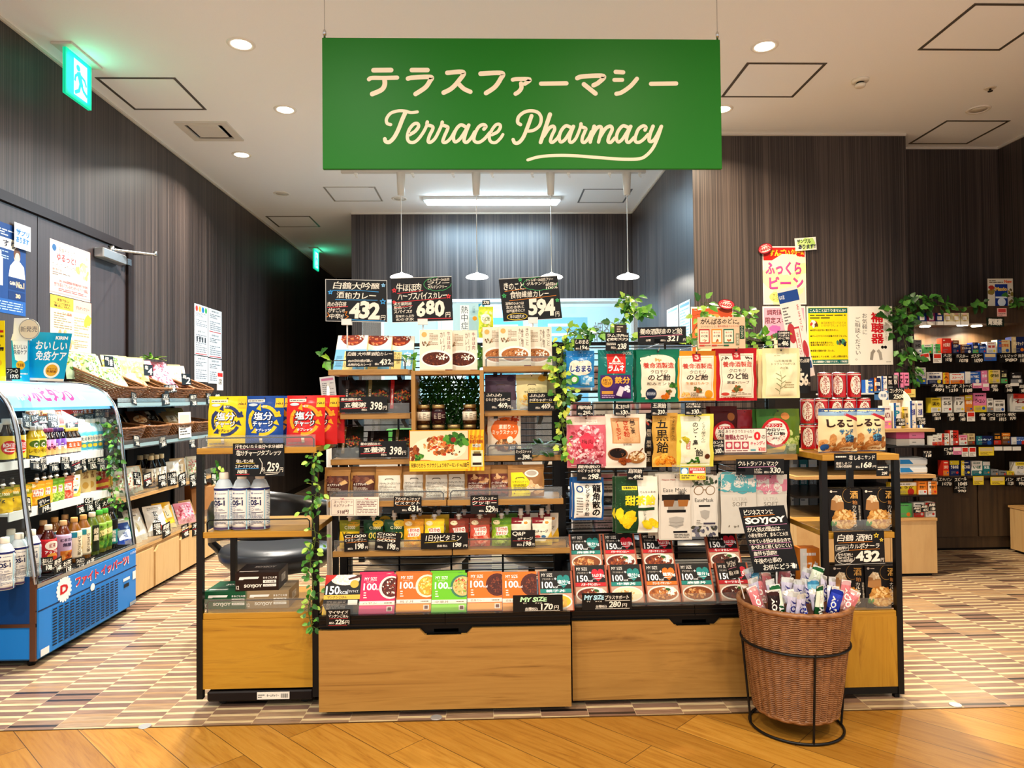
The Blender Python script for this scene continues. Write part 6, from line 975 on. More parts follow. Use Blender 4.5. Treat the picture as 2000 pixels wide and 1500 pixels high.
hang('shiruko', 1598, 797, 1672, 884, 2.665, '#e8d8ac', [('r', 0, .9, 1, 1, '#3a5a8a'), ('r', 0, .84, 1, .92, '#8aa8c4'), ('p', [(.66, .9), (1, .78), (1, .7), (.6, .86)], '#b8283a'), ('t', 'しるこ', .14, .58, .84, .76, '#3a1c14', 'B'), ('t', 'サンド', .44, .42, .84, .54, '#2a6a94', 'B'), ('n', .5, .18, .5, .2, ('#c9935a', '#b57a40', '#dca86c', '#a06a34'), 40, .11), ('e', .72, .34, .14, .08, '#5aa0c4'), ('t', '2塩', .6, .24, .86, .4, '#2a4a6a', 'B'), ('e', .7, .08, .2, .06, '#ecd8b0'), ('t', '北海道小豆', .54, .05, .86, .1, '#8a4a2a', 'b'), ('e', .13, .12, .1, .08, '#2a5a94'), ('r', 0, 0, 1, .02, '#3a4a6a')], 'blue-topped salted cracker bag in front on the right rack', name='cracker_bag', cat='snack bag', kind='pillow', D=.07, hook=False, seed=31, hole=False)
P('shiruko', px2(1689, 2.73), 2.73, PY(1672, 884, 2.665).z, 'blue-topped salted cracker bag behind to the right', rz=-4)
b = B().lathe([(.024, 0, STEEL), (.0262, .003, '#b8141c'), (.0264, .006), (.0264, .097), (.0262, .1, STEEL), (.024, .104, STEEL), (.0225, .101, STEEL)], mat('#c01620', .22, 0, 0, .5), 24)
art(b, cyl_S(.0264, .006, .097, -95, 95), [('e', .5, .5, .26, .47, '#8a0f18'), ('e', .5, .5, .24, .44, '#efe6da'), ('t', 'あまさけ', .42, .14, .6, .86, '#a01420', 'vB'), ('s', .62, .3, .7, .7, 4, '#8a5a4a'), ('r', .3, .44, .36, .56, '#d8a08a'), ('r', 0, .95, 1, .98, '#e6ddd0')], 1.05, o0=.0003, cut=.08); K('can', 'drink_can', 'drink can', b.mesh('drink_can'))
cy = 2.86; i = 0
for row, z, pxs in ((0, .8985, (1576, 1604, 1631, 1659, 1686)), (1, 1.003, (1576, 1604, 1631, 1659, 1686)), (2, 1.1075, (1611, 1640, 1668))):
    for j, px in enumerate(pxs):
        P('can', px2(px, cy), cy+.004*(j % 2), z, 'red sweet rice drink can, %s in the %s layer of the stack' % (nth(j, len(pxs)), ('bottom', 'middle', 'top')[row]), rz=(5, -12, 18, -4, 10)[j]-26, group='red cans stacked on the rack')
quadpx(((1553, 742), (1592, 733), (1569, 572), (1517, 566)), 2.93, [('r', 0, .84, 1, .96, '#23509a'), ('t', 'Gの友', .04, .88, .3, .93, '#e8eef4', 'b'), ('s', .08, .6, .4, .8, 6, '#6a6a6a'), ('t', 'あまざけ', .78, .5, .9, .8, '#c4303a', 'v'), ('e', .3, .5, .2, .11, '#c04048'), ('e', .82, .3, .12, .1, '#c04048'), ('r', .42, .2, .7, .56, '#c8404a'), ('r', .45, .22, .67, .54, '#f2e6dc'), ('t', 'あまさけ', .5, .25, .62, .5, '#b02a34', 'v'), ('r', .05, .09, .95, .17, '#3a5a8a'), ('t', '156', .4, .01, .7, .075, '#2a2a2a', 'b'), ('s', .1, .18, .6, .2, 1, '#8a8a8a')], 'tall white leaflet about sweet rice drink leaning by the cans', 'shelf_sign', 'sign', bg=mat('#f0ece2', .4))
pop(1556, 697, 1582, 768, 2.9, [('h', '飲む点滴', .06, .84, .96, .96, CW), ('h', '税込', .1, .6, .4, .7, CW), ('h', '156', .04, .2, .84, .56, CW, 'B'), ('h', '円', .84, .2, .98, .3, CW)], 'narrow black card reading 156 left of the red cans')
# ---------------------------------------------------------------- snack bars in the basket
def bar(key, c, c2, txt, tc):
    b = B(); Sf = pouch_S(.038, .135, .02, 'pillow', len(key), False, 1.2); Sb = pouch_S(.038, .135, .02, 'pillow', len(key)+3, True, 1.2); m = mat(c, .16, .45)
    b.grid(Sf, 6, 14, m); b.grid(Sb, 6, 14, m, flip=True)
    its = [('r', 0, 0, 1, .06, '#d9d6d0'), ('r', 0, .94, 1, 1, '#d9d6d0'), ('r', .0, .5, 1, .88, c2), ('t', txt, .22, .14, .78, .86, tc, 'v') if False else ('t', txt, -.9, .44, 1.9, .56, tc, 'B', PI/2), ('n', .5, .2, .4, .08, (c2, '#e6d8c0'), 8, .15)]
    art(b, Sf, its[:3]+its[4:], 3.5, o0=.0004, cut=.12, step=1e-4); V = []
    v_, f_ = layout(txt, .04); X1 = max(q[0] for q in v_); b.add([Sf(.5-(q[1]-.34)*.6, .12+q[0]/X1*.7, .0012) for q in v_], f_, tc); art(b, Sb, [('s', .15, .2, .85, .8, 14, '#8a8a90')], 3.5, o0=.0004, cut=.12); K(key, 'snack_bar', 'snack bar', b.mesh('snack_bar'))
for k, c, c2, tc in (('bar_w', '#d9d7d2', '#c9c4d8', '#2a2a7a'), ('bar_blue', '#23359a', '#2f46b8', '#f2f0ea'), ('bar_green', '#2a6a3c', '#dfe6d2', '#f2f0ea'), ('bar_pink', '#d8a8a4', '#c87a80', '#f6f0ea'), ('bar_brown', '#4a2a22', '#2a1612', '#f2ece2'), ('bar_sky', '#5aa8cc', '#8ac4dc', '#f2f0ea')): bar(k, c, c2, 'SOYJOY', tc)
rn = random.Random(12); bn = {'bar_w': 'silver white', 'bar_blue': 'deep blue', 'bar_green': 'green and white', 'bar_pink': 'pale pink', 'bar_brown': 'dark brown', 'bar_sky': 'sky blue'}
seq = ['bar_pink', 'bar_brown', 'bar_green', 'bar_w', 'bar_w', 'bar_w', 'bar_blue', 'bar_green', 'bar_w', 'bar_blue', 'bar_w', 'bar_pink', 'bar_pink', 'bar_w', 'bar_pink', 'bar_w', 'bar_w', 'bar_w', 'bar_w', 'bar_sky', 'bar_w', 'bar_w', 'bar_sky', 'bar_w', 'bar_pink', 'bar_pink', 'bar_brown', 'bar_w', 'bar_green', 'bar_w']
for i, k in enumerate(seq):
    n = 11 if i < 13 else 9; row = 0 if i < 13 else (1 if i < 22 else 2); j = i if row == 0 else (i-13 if row == 1 else i-22); n = (13, 9, 8)[row]
    x = BC[0]+(-.125+.25*j/(n-1))*(1, 1, .85)[row]; y = BC[1]+(-.085, -.01, .07)[row]-.04*(row == 0)*math.cos((j/(n-1)-.5)*PI); z = .362+(.0, .012, .022)[row]+rn.uniform(-.015, .012)
    o = P(k, x, y, z, '%s wrapped soy bar, %s in the %s row of the basket' % (bn[k], nth(j, n), ('front', 'middle', 'back')[row]), rz=rn.uniform(-35, 35), tilt=rn.uniform(-12, 34), ry=(-12+24*j/(n-1))+rn.uniform(-14, 14)*(1 if 0 < j < n-1 else .2), group='wrapped soy bars in the wicker basket')
fb = B().lathe([(.0, 0), (.15, 0), (.153, .02), (.0, .03)], mat('#cfccc6', .4, .2), 30); fb.build('bar_filling', wb, loc=(0, 0, .34)); bpy.data.objects['bar_filling']['kind'] = 'stuff'
# ---------------------------------------------------------------- open chiller by the left wall
CX0, CX1, CY0, CY1 = -2.355, -1.925, 3.085, 3.925
ch = empty('drink_chiller', (0, 0, 0), 'blue open drink chiller with curved glass and lit canopy', 'drink chiller')
BLU = mat('#2484d2', .35); BLD = mat('#0f457e', .35); CHR = mat('#c3c7cc', .18, 1)
b = B().cbox((CX0, CY0, .03), (CX1, CY1, .335), BLU, .008)
b.box((CX0, CY0-.004, .185), (CX1-.03, CY0, .385), BLD)
FX = plane((CX1+.0005, CY0, .03), (0, CY1-CY0, 0), (0, 0, .305)); asp = .305/.84
its = [('r', 0, .665, 1, .685, '#0b2c56'), ('e', .22, .83, .062, 0, '#f3f1ee')]+[('e', .22+.062*math.cos(t*PI/9), .83+.062/asp*math.sin(t*PI/9), .008, 0, '#f3f1ee') for t in range(18)]+[('t', 'D', .185, .765, .255, .9, '#c6202c', 'B'), ('t', 'ファイト イッパーツ!', .32, .76, .9, .93, '#f3f1ee', 'B'), ('t', 'ファイト イッパーツ!', .325, .775, .895, .925, '#cf2432', 'B'), ('t', '大正製薬', .915, .91, .99, .95, '#e8edf2'), ('r', .83, .5, .91, .55, '#e6e8ea'), ('r', .945, .46, .985, .6, '#e6e8ea'), ('r', .84, .39, .9, .45, '#1a1a1c'), ('e', .49, .66, .022, 0, '#e6e8ea'), ('r', .02, .03, .09, .13, '#e2e4e6'), ('r', .91, .03, .99, .09, '#9aa2a8')]
its += [('r', .12+.049*i, .09+.042*j, .155+.049*i, .112+.042*j, '#0a1c30') for i in range(13) for j in range(13)]
art(b, FX, its, asp); b.build('base_cabinet', ch)
k = B()
for y in (CY0+.04, CY1-.04):
    for x in (CX0+.05, CX1-.05): k.lathe([(.015, 0), (.015, .03)], BLK, 12, (x, y, 0))
k.build('feet', ch)
d = B().box((CX0+.02, CY0+.012, .335), (CX1-.01, CY1-.012, .352), mat('#7d8488', .4, .6))
for i in range(26): d.box((CX1-.1, CY0+.02+i*.031, .352), (CX1-.02, CY0+.036+i*.031, .355), BLK)
d.box((CX1-.012, CY0, .335), (CX1, CY1, .352), CHR); d.build('deck_grille', ch)
bk = B().box((CX0, CY0+.012, .352), (CX0+.02, CY1-.012, 1.2), mat('#3a4148', .5, .3))
for i in range(20): bk.box((CX0+.02, CY0+.03, .62+i*.012), (CX0+.021, CY1-.03, .626+i*.012), mat('#23282c', .5))
bk.build('back_panel', ch)
# near and far glass ends with chrome edge, curved at the top
PR = [(-1.935, .352), (-1.955, .50), (-1.985, .72), (-2.005, .92), (-2.02, 1.02), (-2.045, 1.10), (-2.09, 1.165), (-2.16, 1.205), (-2.24, 1.222), (-2.355, 1.225)]
PRS = [(p[0], p[1]) for p in spline([Vector((x, z, 0)) for x, z in PR], 4)]
for y, n in ((CY0, 'near'), (CY1-.006, 'far')):
    q = B().prism([(CX0, .352)]+PRS, y, y+.006, GLS); g_ = q.build('end_glass', ch)
    B().tube([(x, y+.003, z) for x, z in PRS], .011, CHR, 8).build('chrome_edge', ch)
B().box((CX1-.03, CY0-.006, .03), (CX1-.005, CY0+.008, .385), mat('#7a5a4a', .25, .8)).box((CX0, CY0-.007, .172), (CX1-.005, CY0, .187), mat('#7a5a4a', .25, .8)).build('corner_strip', ch)
# curved canopy with its lit panel
CAN = mat('#86cdec', .3, 0, .5); top = [q for q in PRS if q[1] > 1.09]
q = B(); n = len(top)
vs = [(x, CY0+.012, z) for x, z in top]+[(x, CY1-.012, z) for x, z in top]; q.add(vs, [(i, i+1, n+i+1, n+i) for i in range(n-1)], CAN, True)
vs2 = [(x-.012, y, z-.014) for x, y, z in vs]; q.add(vs2, [(i+1, i, n+i, n+i+1) for i in range(n-1)], CAN, True)
ln = [0]
for i in range(n-1): ln.append(ln[-1]+math.dist(top[i], top[i+1]))
def canS(u, v, o):
    t = v*ln[-1]; i = max(j for j in range(n-1) if ln[j] <= t+1e-9); f = (t-ln[i])/(ln[i+1]-ln[i]); x = top[i][0]+(top[i+1][0]-top[i][0])*f; z = top[i][1]+(top[i+1][1]-top[i][1])*f
    dx, dz = top[i+1][0]-top[i][0], top[i+1][1]-top[i][1]; L_ = math.hypot(dx, dz); return (x+dz/L_*o, CY0+.012+u*(CY1-CY0-.024), z-dx/L_*o)
PK = mat('#d8307e', .4, 0, .2); CYN = mat('#e8f6fc', .4, 0, .7)
art(q, canS, [('p', [(0, .5), (.2, .3), (.6, .25), (1, .45), (1, .6), (.6, .42), (.2, .5)], CYN), ('p', [(0, .8), (.3, .62), (.8, .7), (1, .62), (1, .75), (.5, .8)], CYN), ('t', 'リポビタンD', .16, .08, .62, .36, PK, 'B'), ('t', '常', .09, .1, .15, .3, CYN, 'b'), ('t', '飲', .66, .1, .72, .3, CYN, 'b')], .45, o0=.0006, cut=.06)
q.build('lit_canopy', ch); lamp('chiller_lamp', 'AREA', (-2.13, 3.5, 1.13), 5, (.82, .94, 1), .75, sy=.06, rot=(0, .35, PI/2), spread=170)
tiers = [(1.028, -2.15), (.862, -2.10), (.648, -2.06)]
for z, xf in tiers:
    s = B().box((CX0+.02, CY0+.014, z-.012), (xf, CY1-.014, z), mat('#d9dcdc', .35)); s.box((xf, CY0+.014, z-.034), (xf+.006, CY1-.014, z+.004), mat('#e4e6e4', .35)); s.build('shelf', ch)
# drinks
def small(key, body, cap, lab, its, R=.022, h=.105, name='drink_bottle', capz=None): bottle(key, 'drink bottle', [(R*.9, 0), (R, .003), (R, h*.62), (R*.95, h*.68), (R*.5, h*.84), (R*.48, h*.88)], mat(body, .1, 0, 0, .5), (R*.56, h*.86, h, cap), (h*.06, h*.6, lab, its), n=14, name=name)
lt = lambda c, c2: [('r', 0, .5, 1, .8, c), ('t', 'リポ', .3, .54, .7, .76, c2, 'b'), ('s', .3, .1, .7, .4, 3, c)]
small('b_brown', '#2a130a', '#c9a25a', '#d9c8a8', lt('#b83a2a', '#fff')); small('b_orange', '#2a130a', '#d9d2c4', '#e08a3a', lt('#f0d8b0', '#7a2a1a')); small('b_red', '#2a130a', '#c9a25a', '#cf3a2c', lt('#f0e0c8', '#7a1a14')); small('b_navy', '#0f1420', '#1e2f8a', '#e6dcc8', lt('#23358a', '#fff')); small('b_beige', '#4a3020', '#e4dccb', '#e2cfae', lt('#8a5a3a', '#fff'))
small('b_lemon', '#d9b81e', '#cfcabf', '#e6cc2a', [('e', .5, .72, .3, .2, '#5a7a2a'), ('t', 'C', .42, .5, .6, .8, '#fff', 'B'), ('t', 'レモン', .2, .2, .8, .42, '#8a6a10', 'b')], .028, .15); small('b_fe', '#2a1016', '#8a3a5a', '#e88ab0', [('r', 0, 0, 1, .4, '#f2a86a'), ('t', 'Fe', .28, .3, .72, .7, '#5a1a3a', 'b')], .026, .135); small('b_fep', '#1c1022', '#4a2a5a', '#7a4a9a', [('r', 0, 0, 1, .45, '#f0b88a'), ('t', 'Fe', .28, .3, .72, .7, '#fff', 'b')], .026, .135); small('b_gold', '#2a1408', '#c9a04a', '#eed8b8', [('r', .2, .3, .8, .75, '#c4622a'), ('t', '生', .4, .4, .6, .66, '#fff', 'b')], .026, .13)
small('b_cyan', '#bfe2e6', '#e6e2d6', '#4fb8cc', [('e', .5, .62, .3, .2, '#f0ead0'), ('t', '免疫', .3, .52, .7, .72, '#3a5a7a', 'b'), ('e', .5, .24, .14, .1, '#e6c23a')], .03, .17); small('b_blue', '#2a4a9a', '#e0e2e6', '#23419a', [('e', .5, .6, .3, .2, '#c9d8ee'), ('e', .5, .22, .14, .1, '#e6a23a')], .03, .17); small('b_cola', '#120c0a', '#c9c4bc', '#e4c23a', [('r', 0, 0, 1, .45, '#e6d24a'), ('e', .5, .5, .34, .3, '#cf2a2c'), ('t', 'ROHTO\nC', .25, .3, .75, .7, '#fff', 'b')], .032, .19)
def pet(key, liq, cap, lab, its, lr=.3, h=.212): bottle(key, 'drink bottle', [(.031, 0), (.033, .004), (.033, .03), (.031, .05), (.033, .07), (.033, .14), (.03, .155), (.016, .185), (.0135, .19), (.0135, .194)], liq, (.0155, .19, h, cap), (.02, .15, lab, its), n=18)
tea = lambda c: mat(c, .06, 0, 0, .5)
pet('t_red', tea('#4a120a'), '#d9c9b4', '#b8202a', [('e', .5, .78, .3, .16, '#f0e6da'), ('t', '紅茶', .36, .7, .64, .86, '#a01a22', 'b'), ('e', .5, .42, .22, .1, '#e0a04a'), ('t', 'アップル', .2, .5, .8, .62, '#fff', 'b'), ('n', .5, .2, .4, .14, ('#d9442e', '#8a1a14'), 12, .16)]); pet('t_purple', tea('#6a3012'), '#cfa87a', '#cbb8d8', [('t', '紅茶花伝', .2, .74, .8, .86, '#4a3a5a', 'b'), ('t', '無糖', .3, .56, .7, .7, '#4a3a5a', 'B'), ('r', .2, .04, .8, .42, '#d98a3a'), ('n', .5, .2, .3, .16, ('#c0601e', '#e8b060', '#8a3a12'), 16, .12)]); pet('t_jas', tea('#8a5a1c'), '#c99a5a', '#e8dcc0', [('r', .16, .76, .44, .96, '#2a8a9a'), ('t', 'ジャスミン茶', .44, .1, .66, .8, '#4a3a2a', 'vb'), ('n', .78, .24, .12, .14, ('#e8c25a', '#f6f0de'), 12, .08)]); pet('t_green', tea('#5a6a1a'), '#d8ccb4', '#6a8a2a', [('r', .3, .0, .7, 1, '#1f2a18'), ('t', '綾鷹', .36, .4, .64, .9, '#e6dcc0', 'vb')]); pet('t_lime', tea('#7a7a22'), '#4fa83a', '#8ab04a', [('p', [(0, .4), (1, .6), (1, .8), (0, .66)], '#e6dc9a'), ('t', 'お〜いお茶', .3, .3, .5, .9, '#1c3a1c', 'vb'), ('n', .6, .2, .3, .16, GREEN, 12, .12)]); pet('t_teal', tea('#1a120c'), '#1c1a18', '#2a8a8a', [('r', 0, .6, 1, 1, '#161414'), ('t', '黒烏龍', .3, .1, .6, .55, '#e8e4d8', 'vb')])
def row(z, x, items, tier, rowgrp, nm_, rz=62):
    n = len(items)
    for i, (px, k) in enumerate(items):
        y = x*F/(px-958)*1.0 if False else PX(px, 850, x).y
        P(k, x, y, z+.0006, '%s, %s on chiller %s' % (nm_[k], nth(i, n), tier), rz=rz+(i*37 % 9-4), group=rowgrp)
BN = {'b_brown': 'small brown tonic bottle', 'b_orange': 'small tonic bottle with orange label', 'b_red': 'small tonic bottle with red label', 'b_navy': 'small dark bottle with navy cap', 'b_beige': 'small tonic bottle with beige label', 'b_lemon': 'yellow lemon drink bottle', 'b_fe': 'pink labelled iron drink bottle', 'b_fep': 'purple labelled iron drink bottle', 'b_gold': 'small gold-capped tonic bottle', 'b_cyan': 'cyan labelled yogurt drink bottle', 'b_blue': 'deep blue labelled drink bottle', 'b_cola': 'dark bottle with yellow and red label', 'os1': 'clear rehydration drink bottle', 't_red': 'red apple tea bottle', 't_purple': 'tea bottle with lilac label', 't_jas': 'jasmine tea bottle', 't_green': 'green tea bottle with black label band', 't_lime': 'green tea bottle with lime cap', 't_teal': 'dark oolong bottle with teal label',
      'jelly_y': 'yellow spouted jelly pouch', 'vit_orange': 'orange spouted jelly pouch', 'vit_grape': 'green spouted jelly pouch', 'vit_peach': 'pink spouted jelly pouch', 'jelly_w': 'cream spouted jelly pouch'}
row(1.028, -2.19, [(60, 'b_beige'), (72, 'b_orange'), (84, 'b_orange'), (96, 'b_red'), (108, 'b_beige'), (119, 'b_red'), (130, 'b_red'), (143, 'b_brown'), (152, 'b_brown'), (161, 'b_gold'), (170, 'b_gold'), (179, 'b_navy'), (187, 'b_navy'), (195, 'b_navy'), (203, 'b_navy')], 'top tier', 'tonic bottles on the top tier', BN)
row(.862, -2.14, [(12, 'b_cola'), (34, 'b_cola'), (63, 'b_lemon'), (77, 'b_lemon'), (87, 'b_fe'), (97, 'b_fe'), (107, 'b_fep'), (118, 'b_fep'), (131, 'b_gold'), (139, 'b_gold'), (147, 'b_gold'), (158, 'b_cyan'), (169, 'b_cyan'), (179, 'b_cyan'), (189, 'b_cyan'), (201, 'b_blue')], 'second tier', 'bottles on the second tier', BN)
row(.648, -2.10, [(6, 'jelly_y'), (24, 'jelly_y'), (44, 'jelly_y'), (72, 'vit_orange'), (86, 'vit_orange'), (98, 'vit_grape'), (110, 'vit_grape'), (128, 'vit_peach'), (142, 'jelly_w')], 'third tier', 'jelly pouches on the third tier', BN, 58)
row(.355, -2.01, [(10, 'os1'), (38, 'os1'), (62, 'os1'), (95, 't_red'), (124, 't_purple'), (145, 't_jas'), (163, 't_jas'), (180, 't_green'), (194, 't_lime'), (205, 't_lime'), (216, 't_teal')], 'bottom deck', 'bottles on the bottom deck', BN)
row(.355, -2.11, [(22, 'os1'), (85, 't_purple'), (107, 't_jas'), (127, 't_purple')], 'bottom deck rear', 'rear bottles on the bottom deck', BN)
def genbox(key, W_, H_, D, c, its, name='medicine_box', cat='medicine box', top=None): carton(key, name, cat, W_, H_, D, c, [('r', 0, 0, 1, 1, c)]+its, seed=len(key), top=top)
genbox('g_beige', .06, .12, .04, '#d9c28a', [('t', '甘酒', .2, .6, .8, .9, '#7a4a1a', 'vb'), ('e', .5, .3, .3, 0, '#c9a050')], 'drink_carton', 'drink carton'); genbox('g_redd', .045, .13, .04, '#c42a24', [('t', '黒酢', .3, .4, .7, .9, '#f6e6c8', 'vb'), ('r', 0, .1, 1, .24, '#e8c23a')], 'drink_carton', 'drink carton'); genbox('g_yel', .045, .13, .04, '#e6b82e', [('t', 'りんご', .3, .3, .7, .9, '#8a2a1a', 'vb')], 'drink_carton', 'drink carton')
for i, (px, k) in enumerate(((167, 'g_beige'), (178, 'g_beige'), (190, 'g_redd'), (198, 'g_redd'), (205, 'g_redd'), (213, 'g_yel'))): P(k, -2.13, PX(px, 900, -2.13).y, .6486, '%s drink carton, %s of the cartons on the third chiller tier' % ({'g_beige': 'beige', 'g_redd': 'red', 'g_yel': 'yellow'}[k], nth(i, 6)), rz=68, group='drink cartons on the third tier')
# price cards on the chiller: stand along the shelf fronts, facing the aisle
def wallcard(px0, px1, py0, py1, x, items, label, bg=CHALK, skew=0, name='price_card', cat='price card', group=None, out=0, seed=1):
    a = PX(px0, py1, x); c = PX(px1, py1, x); t = PX((px0+px1)/2, py0, x); z0 = PX((px0+px1)/2, py1, x).z
    O = Vector((x, a.y, z0-skew/2)); U = Vector((out, c.y-a.y, skew)); V_ = Vector((-.006, 0, t.z-z0))
    return quad_card(name, cat, label, O, U, V_, items, bg, group=group, seed=seed)
def scrawl(num, name='', c=CW): return [('h', name or 'お得な', .08, .58, .92, .92, CW), ('l', [(.08, .5), (.9, .52)], .02, c), ('h', num, .3, .08, .84, .46, CW, 'b'), ('h', '円', .86, .08, .97, .24, CW)]
def strip(x, y0, y1, lst, where):
    n = len(lst)
    for i, (a, c, num, nm2, col) in enumerate(lst): wallcard(a, c, y0+(i % 3)*2, y1+(i % 3)*2, x+.0015*(i % 2), scrawl(num, nm2, col), 'black card reading %s, %s of the cards on %s' % (num, nth(i, n), where), skew=((i*5) % 7-3)*.004, seed=i)
strip(-2.141, 808, 836, [(46, 60, '209', 'ゼナ', CW), (63, 78, '398', 'リポ', R_), (78, 94, '198', 'ユンケル', R_), (95, 114, '298', 'チオビタ', CW), (128, 146, '198', 'アリナミン', R_), (147, 166, '158', 'リポD', R_), (167, 184, '296', 'エスカップ', CW)], 'the top chiller tier')
wallcard(186, 206, 793, 832, -2.143, [('r', 0, .9, 1, 1, '#e6c23a'), ('h', '冷やして\n飲む', .08, .5, .9, .86, CW), ('h', 'ドリンク', .08, .26, .9, .46, CW), ('h', '198円', .2, .06, .9, .22, CW)], 'tall black card with yellow top edge on the chiller')
wallcard(116, 128, 812, 838, -2.14, [('r', 0, 0, 1, .3, '#e6c23a'), ('r', .1, .4, .9, .9, '#d8443a')], 'small yellow and red card on the top chiller tier', bg=mat('#e8dcc8'))
wallcard(83, 106, 782, 808, -2.15, [('r', .06, .1, .94, .9, '#f0c49a'), ('t', '200', .2, .3, .8, .66, '#c42a24', 'B')], 'orange promotional card standing among the tonic bottles', bg=mat('#e0702a'))
wallcard(120, 141, 783, 812, -2.148, [('r', .06, .5, .94, .8, '#f0c22a'), ('t', '疲れに', .2, .54, .8, .76, '#c42a24', 'b')], 'red promotional card standing among the tonic bottles', bg=mat('#d8342a'))
strip(-2.09, 890, 918, [(60, 80, '118', 'Cレモン', CW), (80, 92, '130', '鉄分', CW), (97, 116, '198', 'ヨーグル', CW), (120, 138, '298', '豆乳', CW), (140, 160, '250', 'あま酒', R_), (161, 170, '298', 'のむ', CW), (172, 190, '150', 'おいしい', CW), (190, 208, '150', '免疫', CW), (211, 230, '298', 'ケア', CW)], 'the second chiller tier')
strip(-2.05, 970, 1000, [(48, 62, '198', 'C1000', CW), (76, 100, '198', 'ゼリー', Y_), (150, 166, '298', 'ブルー', R_), (166, 184, '198', 'OS-1', CW), (186, 198, '298', 'ゼリー', CW), (200, 222, '318', '大人の', R_)], 'the third chiller tier')
strip(-1.93, 1088, 1116, [(83, 106, '108', 'おいしい', CW), (106, 123, '148', '麦茶', CW), (124, 143, '138', 'お茶', CW), (150, 168, '148', 'ジャスミン', CW), (169, 188, '148', '緑茶', CW), (191, 214, '168', '黒烏龍', CW)], 'the chiller bottom deck')
# signs standing on the canopy
KI = mat('#12a4cc', .35)
quadpx(((45, 742), (124, 745), (113, 648), (62, 648)), 3.27, [('r', 0, 0, 1, .05, '#e9e0cc'), ('t', 'KIRIN', .62, .86, .92, .93, '#fff', 'B'), ('t', 'おいしい', .16, .64, .94, .82, '#fff', 'b'), ('t', '免疫ケア', .2, .42, .96, .62, '#fff', 'b'), ('e', .66, .22, .2, 0, '#f6f2e2'), ('e', .66, .22, .15, 0, '#e0a92a'), ('t', 'プラズマ\n乳酸菌', .54, .17, .78, .27, '#7a3a10', 'b')], 'bright blue immune care drink sign standing on the chiller', 'shelf_sign', 'sign', bg=KI)
o = quadpx(((24, 745), (58, 746), (53, 660), (22, 660)), 3.24, [('p', [(.05, .98), (.95, .98), (.9, .5), (.6, .42), (.2, .5)], '#eef2f2'), ('t', 'おいしい\n免疫ケア', .12, .62, .88, .86, '#3a4a6a', 'b'), ('e', .5, .38, .26, 0, '#e0a92a'), ('t', '乳酸菌', .32, .34, .68, .42, '#7a3a10', 'b'), ('s', .1, .08, .9, .22, 2, '#e8f2f4')], 'blue drink bottle cutout standing left of the immune care sign', 'cutout_sign', 'sign', bg=KI)
q = B().prism([(-.036, .0), (.036, .0), (.044, -.03), (-.044, -.03)], -.003, .003, '#e9ecec'); q.prism([(-.03, .07), (.03, .07), (.034, 0), (-.034, 0)], -.003, .003, '#e9ecec'); q.build('cap_shape', o, loc=(0, .001, .215))
xx = PY(57, 643, 3.225); b = B().lathe([(.046, -.0015), (.046, .0015)], mat('#e6dcc0', .4), 36); b.v = [(x, z, y) for x, y, z in b.v]; b.f = [f[::-1] for f in b.f]; art(b, plane((-.046, -.0015, -.046), (.092, 0, 0), (0, 0, .092)), [('l', [(.5+.47*math.cos(t*PI/14), .5+.47*math.sin(t*PI/14)) for t in range(29)], .025, '#8a9aa8'), ('t', '新発売', .1, .36, .9, .64, '#5a5a6a')], 1); b.build('round_sign', None, 'round cream sign for a new product above the blue signs', 'sign', loc=xx)
quadpx(((-14, 744), (11, 744), (9, 628), (-16, 626)), 3.2, [('r', .1, .8, .9, .84, '#c42a24'), ('s', .1, .4, .9, .78, 5, '#6a5a10'), ('r', .1, .52, .9, .56, '#2a2a2a'), ('e', .5, .3, .24, 0, '#e8b81e')], 'yellow sign cut off by the left edge of the frame', 'shelf_sign', 'sign', bg=mat('#f2dc1e', .4))
quadpx(((12, 742), (39, 741), (33, 718), (12, 719)), 3.17, [('h', 'フワーD', .05, .55, .85, .92, CW), ('h', '1370', .3, .08, .9, .46, CW, 'b')], 'small black card reading 1370 at foot of the blue signs', 'price_card', 'price card')
# ---------------------------------------------------------------- wall shelving beyond the chiller
LY0, LY1 = 3.95, 5.32
ls = empty('wall_shelving', (0, 0, 0), 'tall shelving along the left wall with wooden cabinets below', 'shelving')
for i in range(4):
    y0 = LY0+(LY1-LY0)*i/4; y1 = y0+(LY1-LY0)/4-.004; c = B().box((-2.36, y0, .02), (-2.015, y1, .28), BIRCH); c.build('base_cabinet', ls)
    B().prism([(y0+.01, .03), (y1-.01, .03), (y1-.01, .262), (y0+.05, .262), (y0+.01, .23)], -2.012, -1.998, BIRCH, 0).build('cabinet_door', ls)
B().box((-2.36, LY0, 0), (-2.04, LY1, .02), BLK).build('plinth', ls); B().box((-2.362, LY0, .28), (-2.35, LY1, 1.15), mat('#171314', .5)).build('back_panel', ls)
B().box((-2.36, LY0, .28), (-2.0, LY1, .296), PLY).build('shelf', ls)
for z, xf, m in ((.585, -2.03, PLY), (.885, -2.04, mat('#33383c', .3, .4)), (1.12, -2.04, mat('#33383c', .3, .4))):
    s = B().box((-2.36, LY0, z-.02), (xf, LY1, z), m).build('shelf', ls)
    if z > .7: B().box((xf, LY0, z-.03), (xf+.004, LY1, z+.022), ACR).build('price_rail', s); B().box((xf+.0005, LY0, z-.024), (xf+.002, LY1, z-.004), mat('#bfe0ea', .3)).build('rail_strip', s)
    else: B().box((xf-.004, LY0+.01, z), (xf-.002, LY1, z+.05), ACR).build('clear_guard', s)
B().box((-2.004, LY0+.01, .296), (-2.002, LY1, .36), ACR).build('clear_guard', ls)
for y in (LY0, LY1-.02, LY0+.68): B().box((-2.36, y, .28), (-2.33, y+.02, 1.15), BLKM).build('upright', ls)
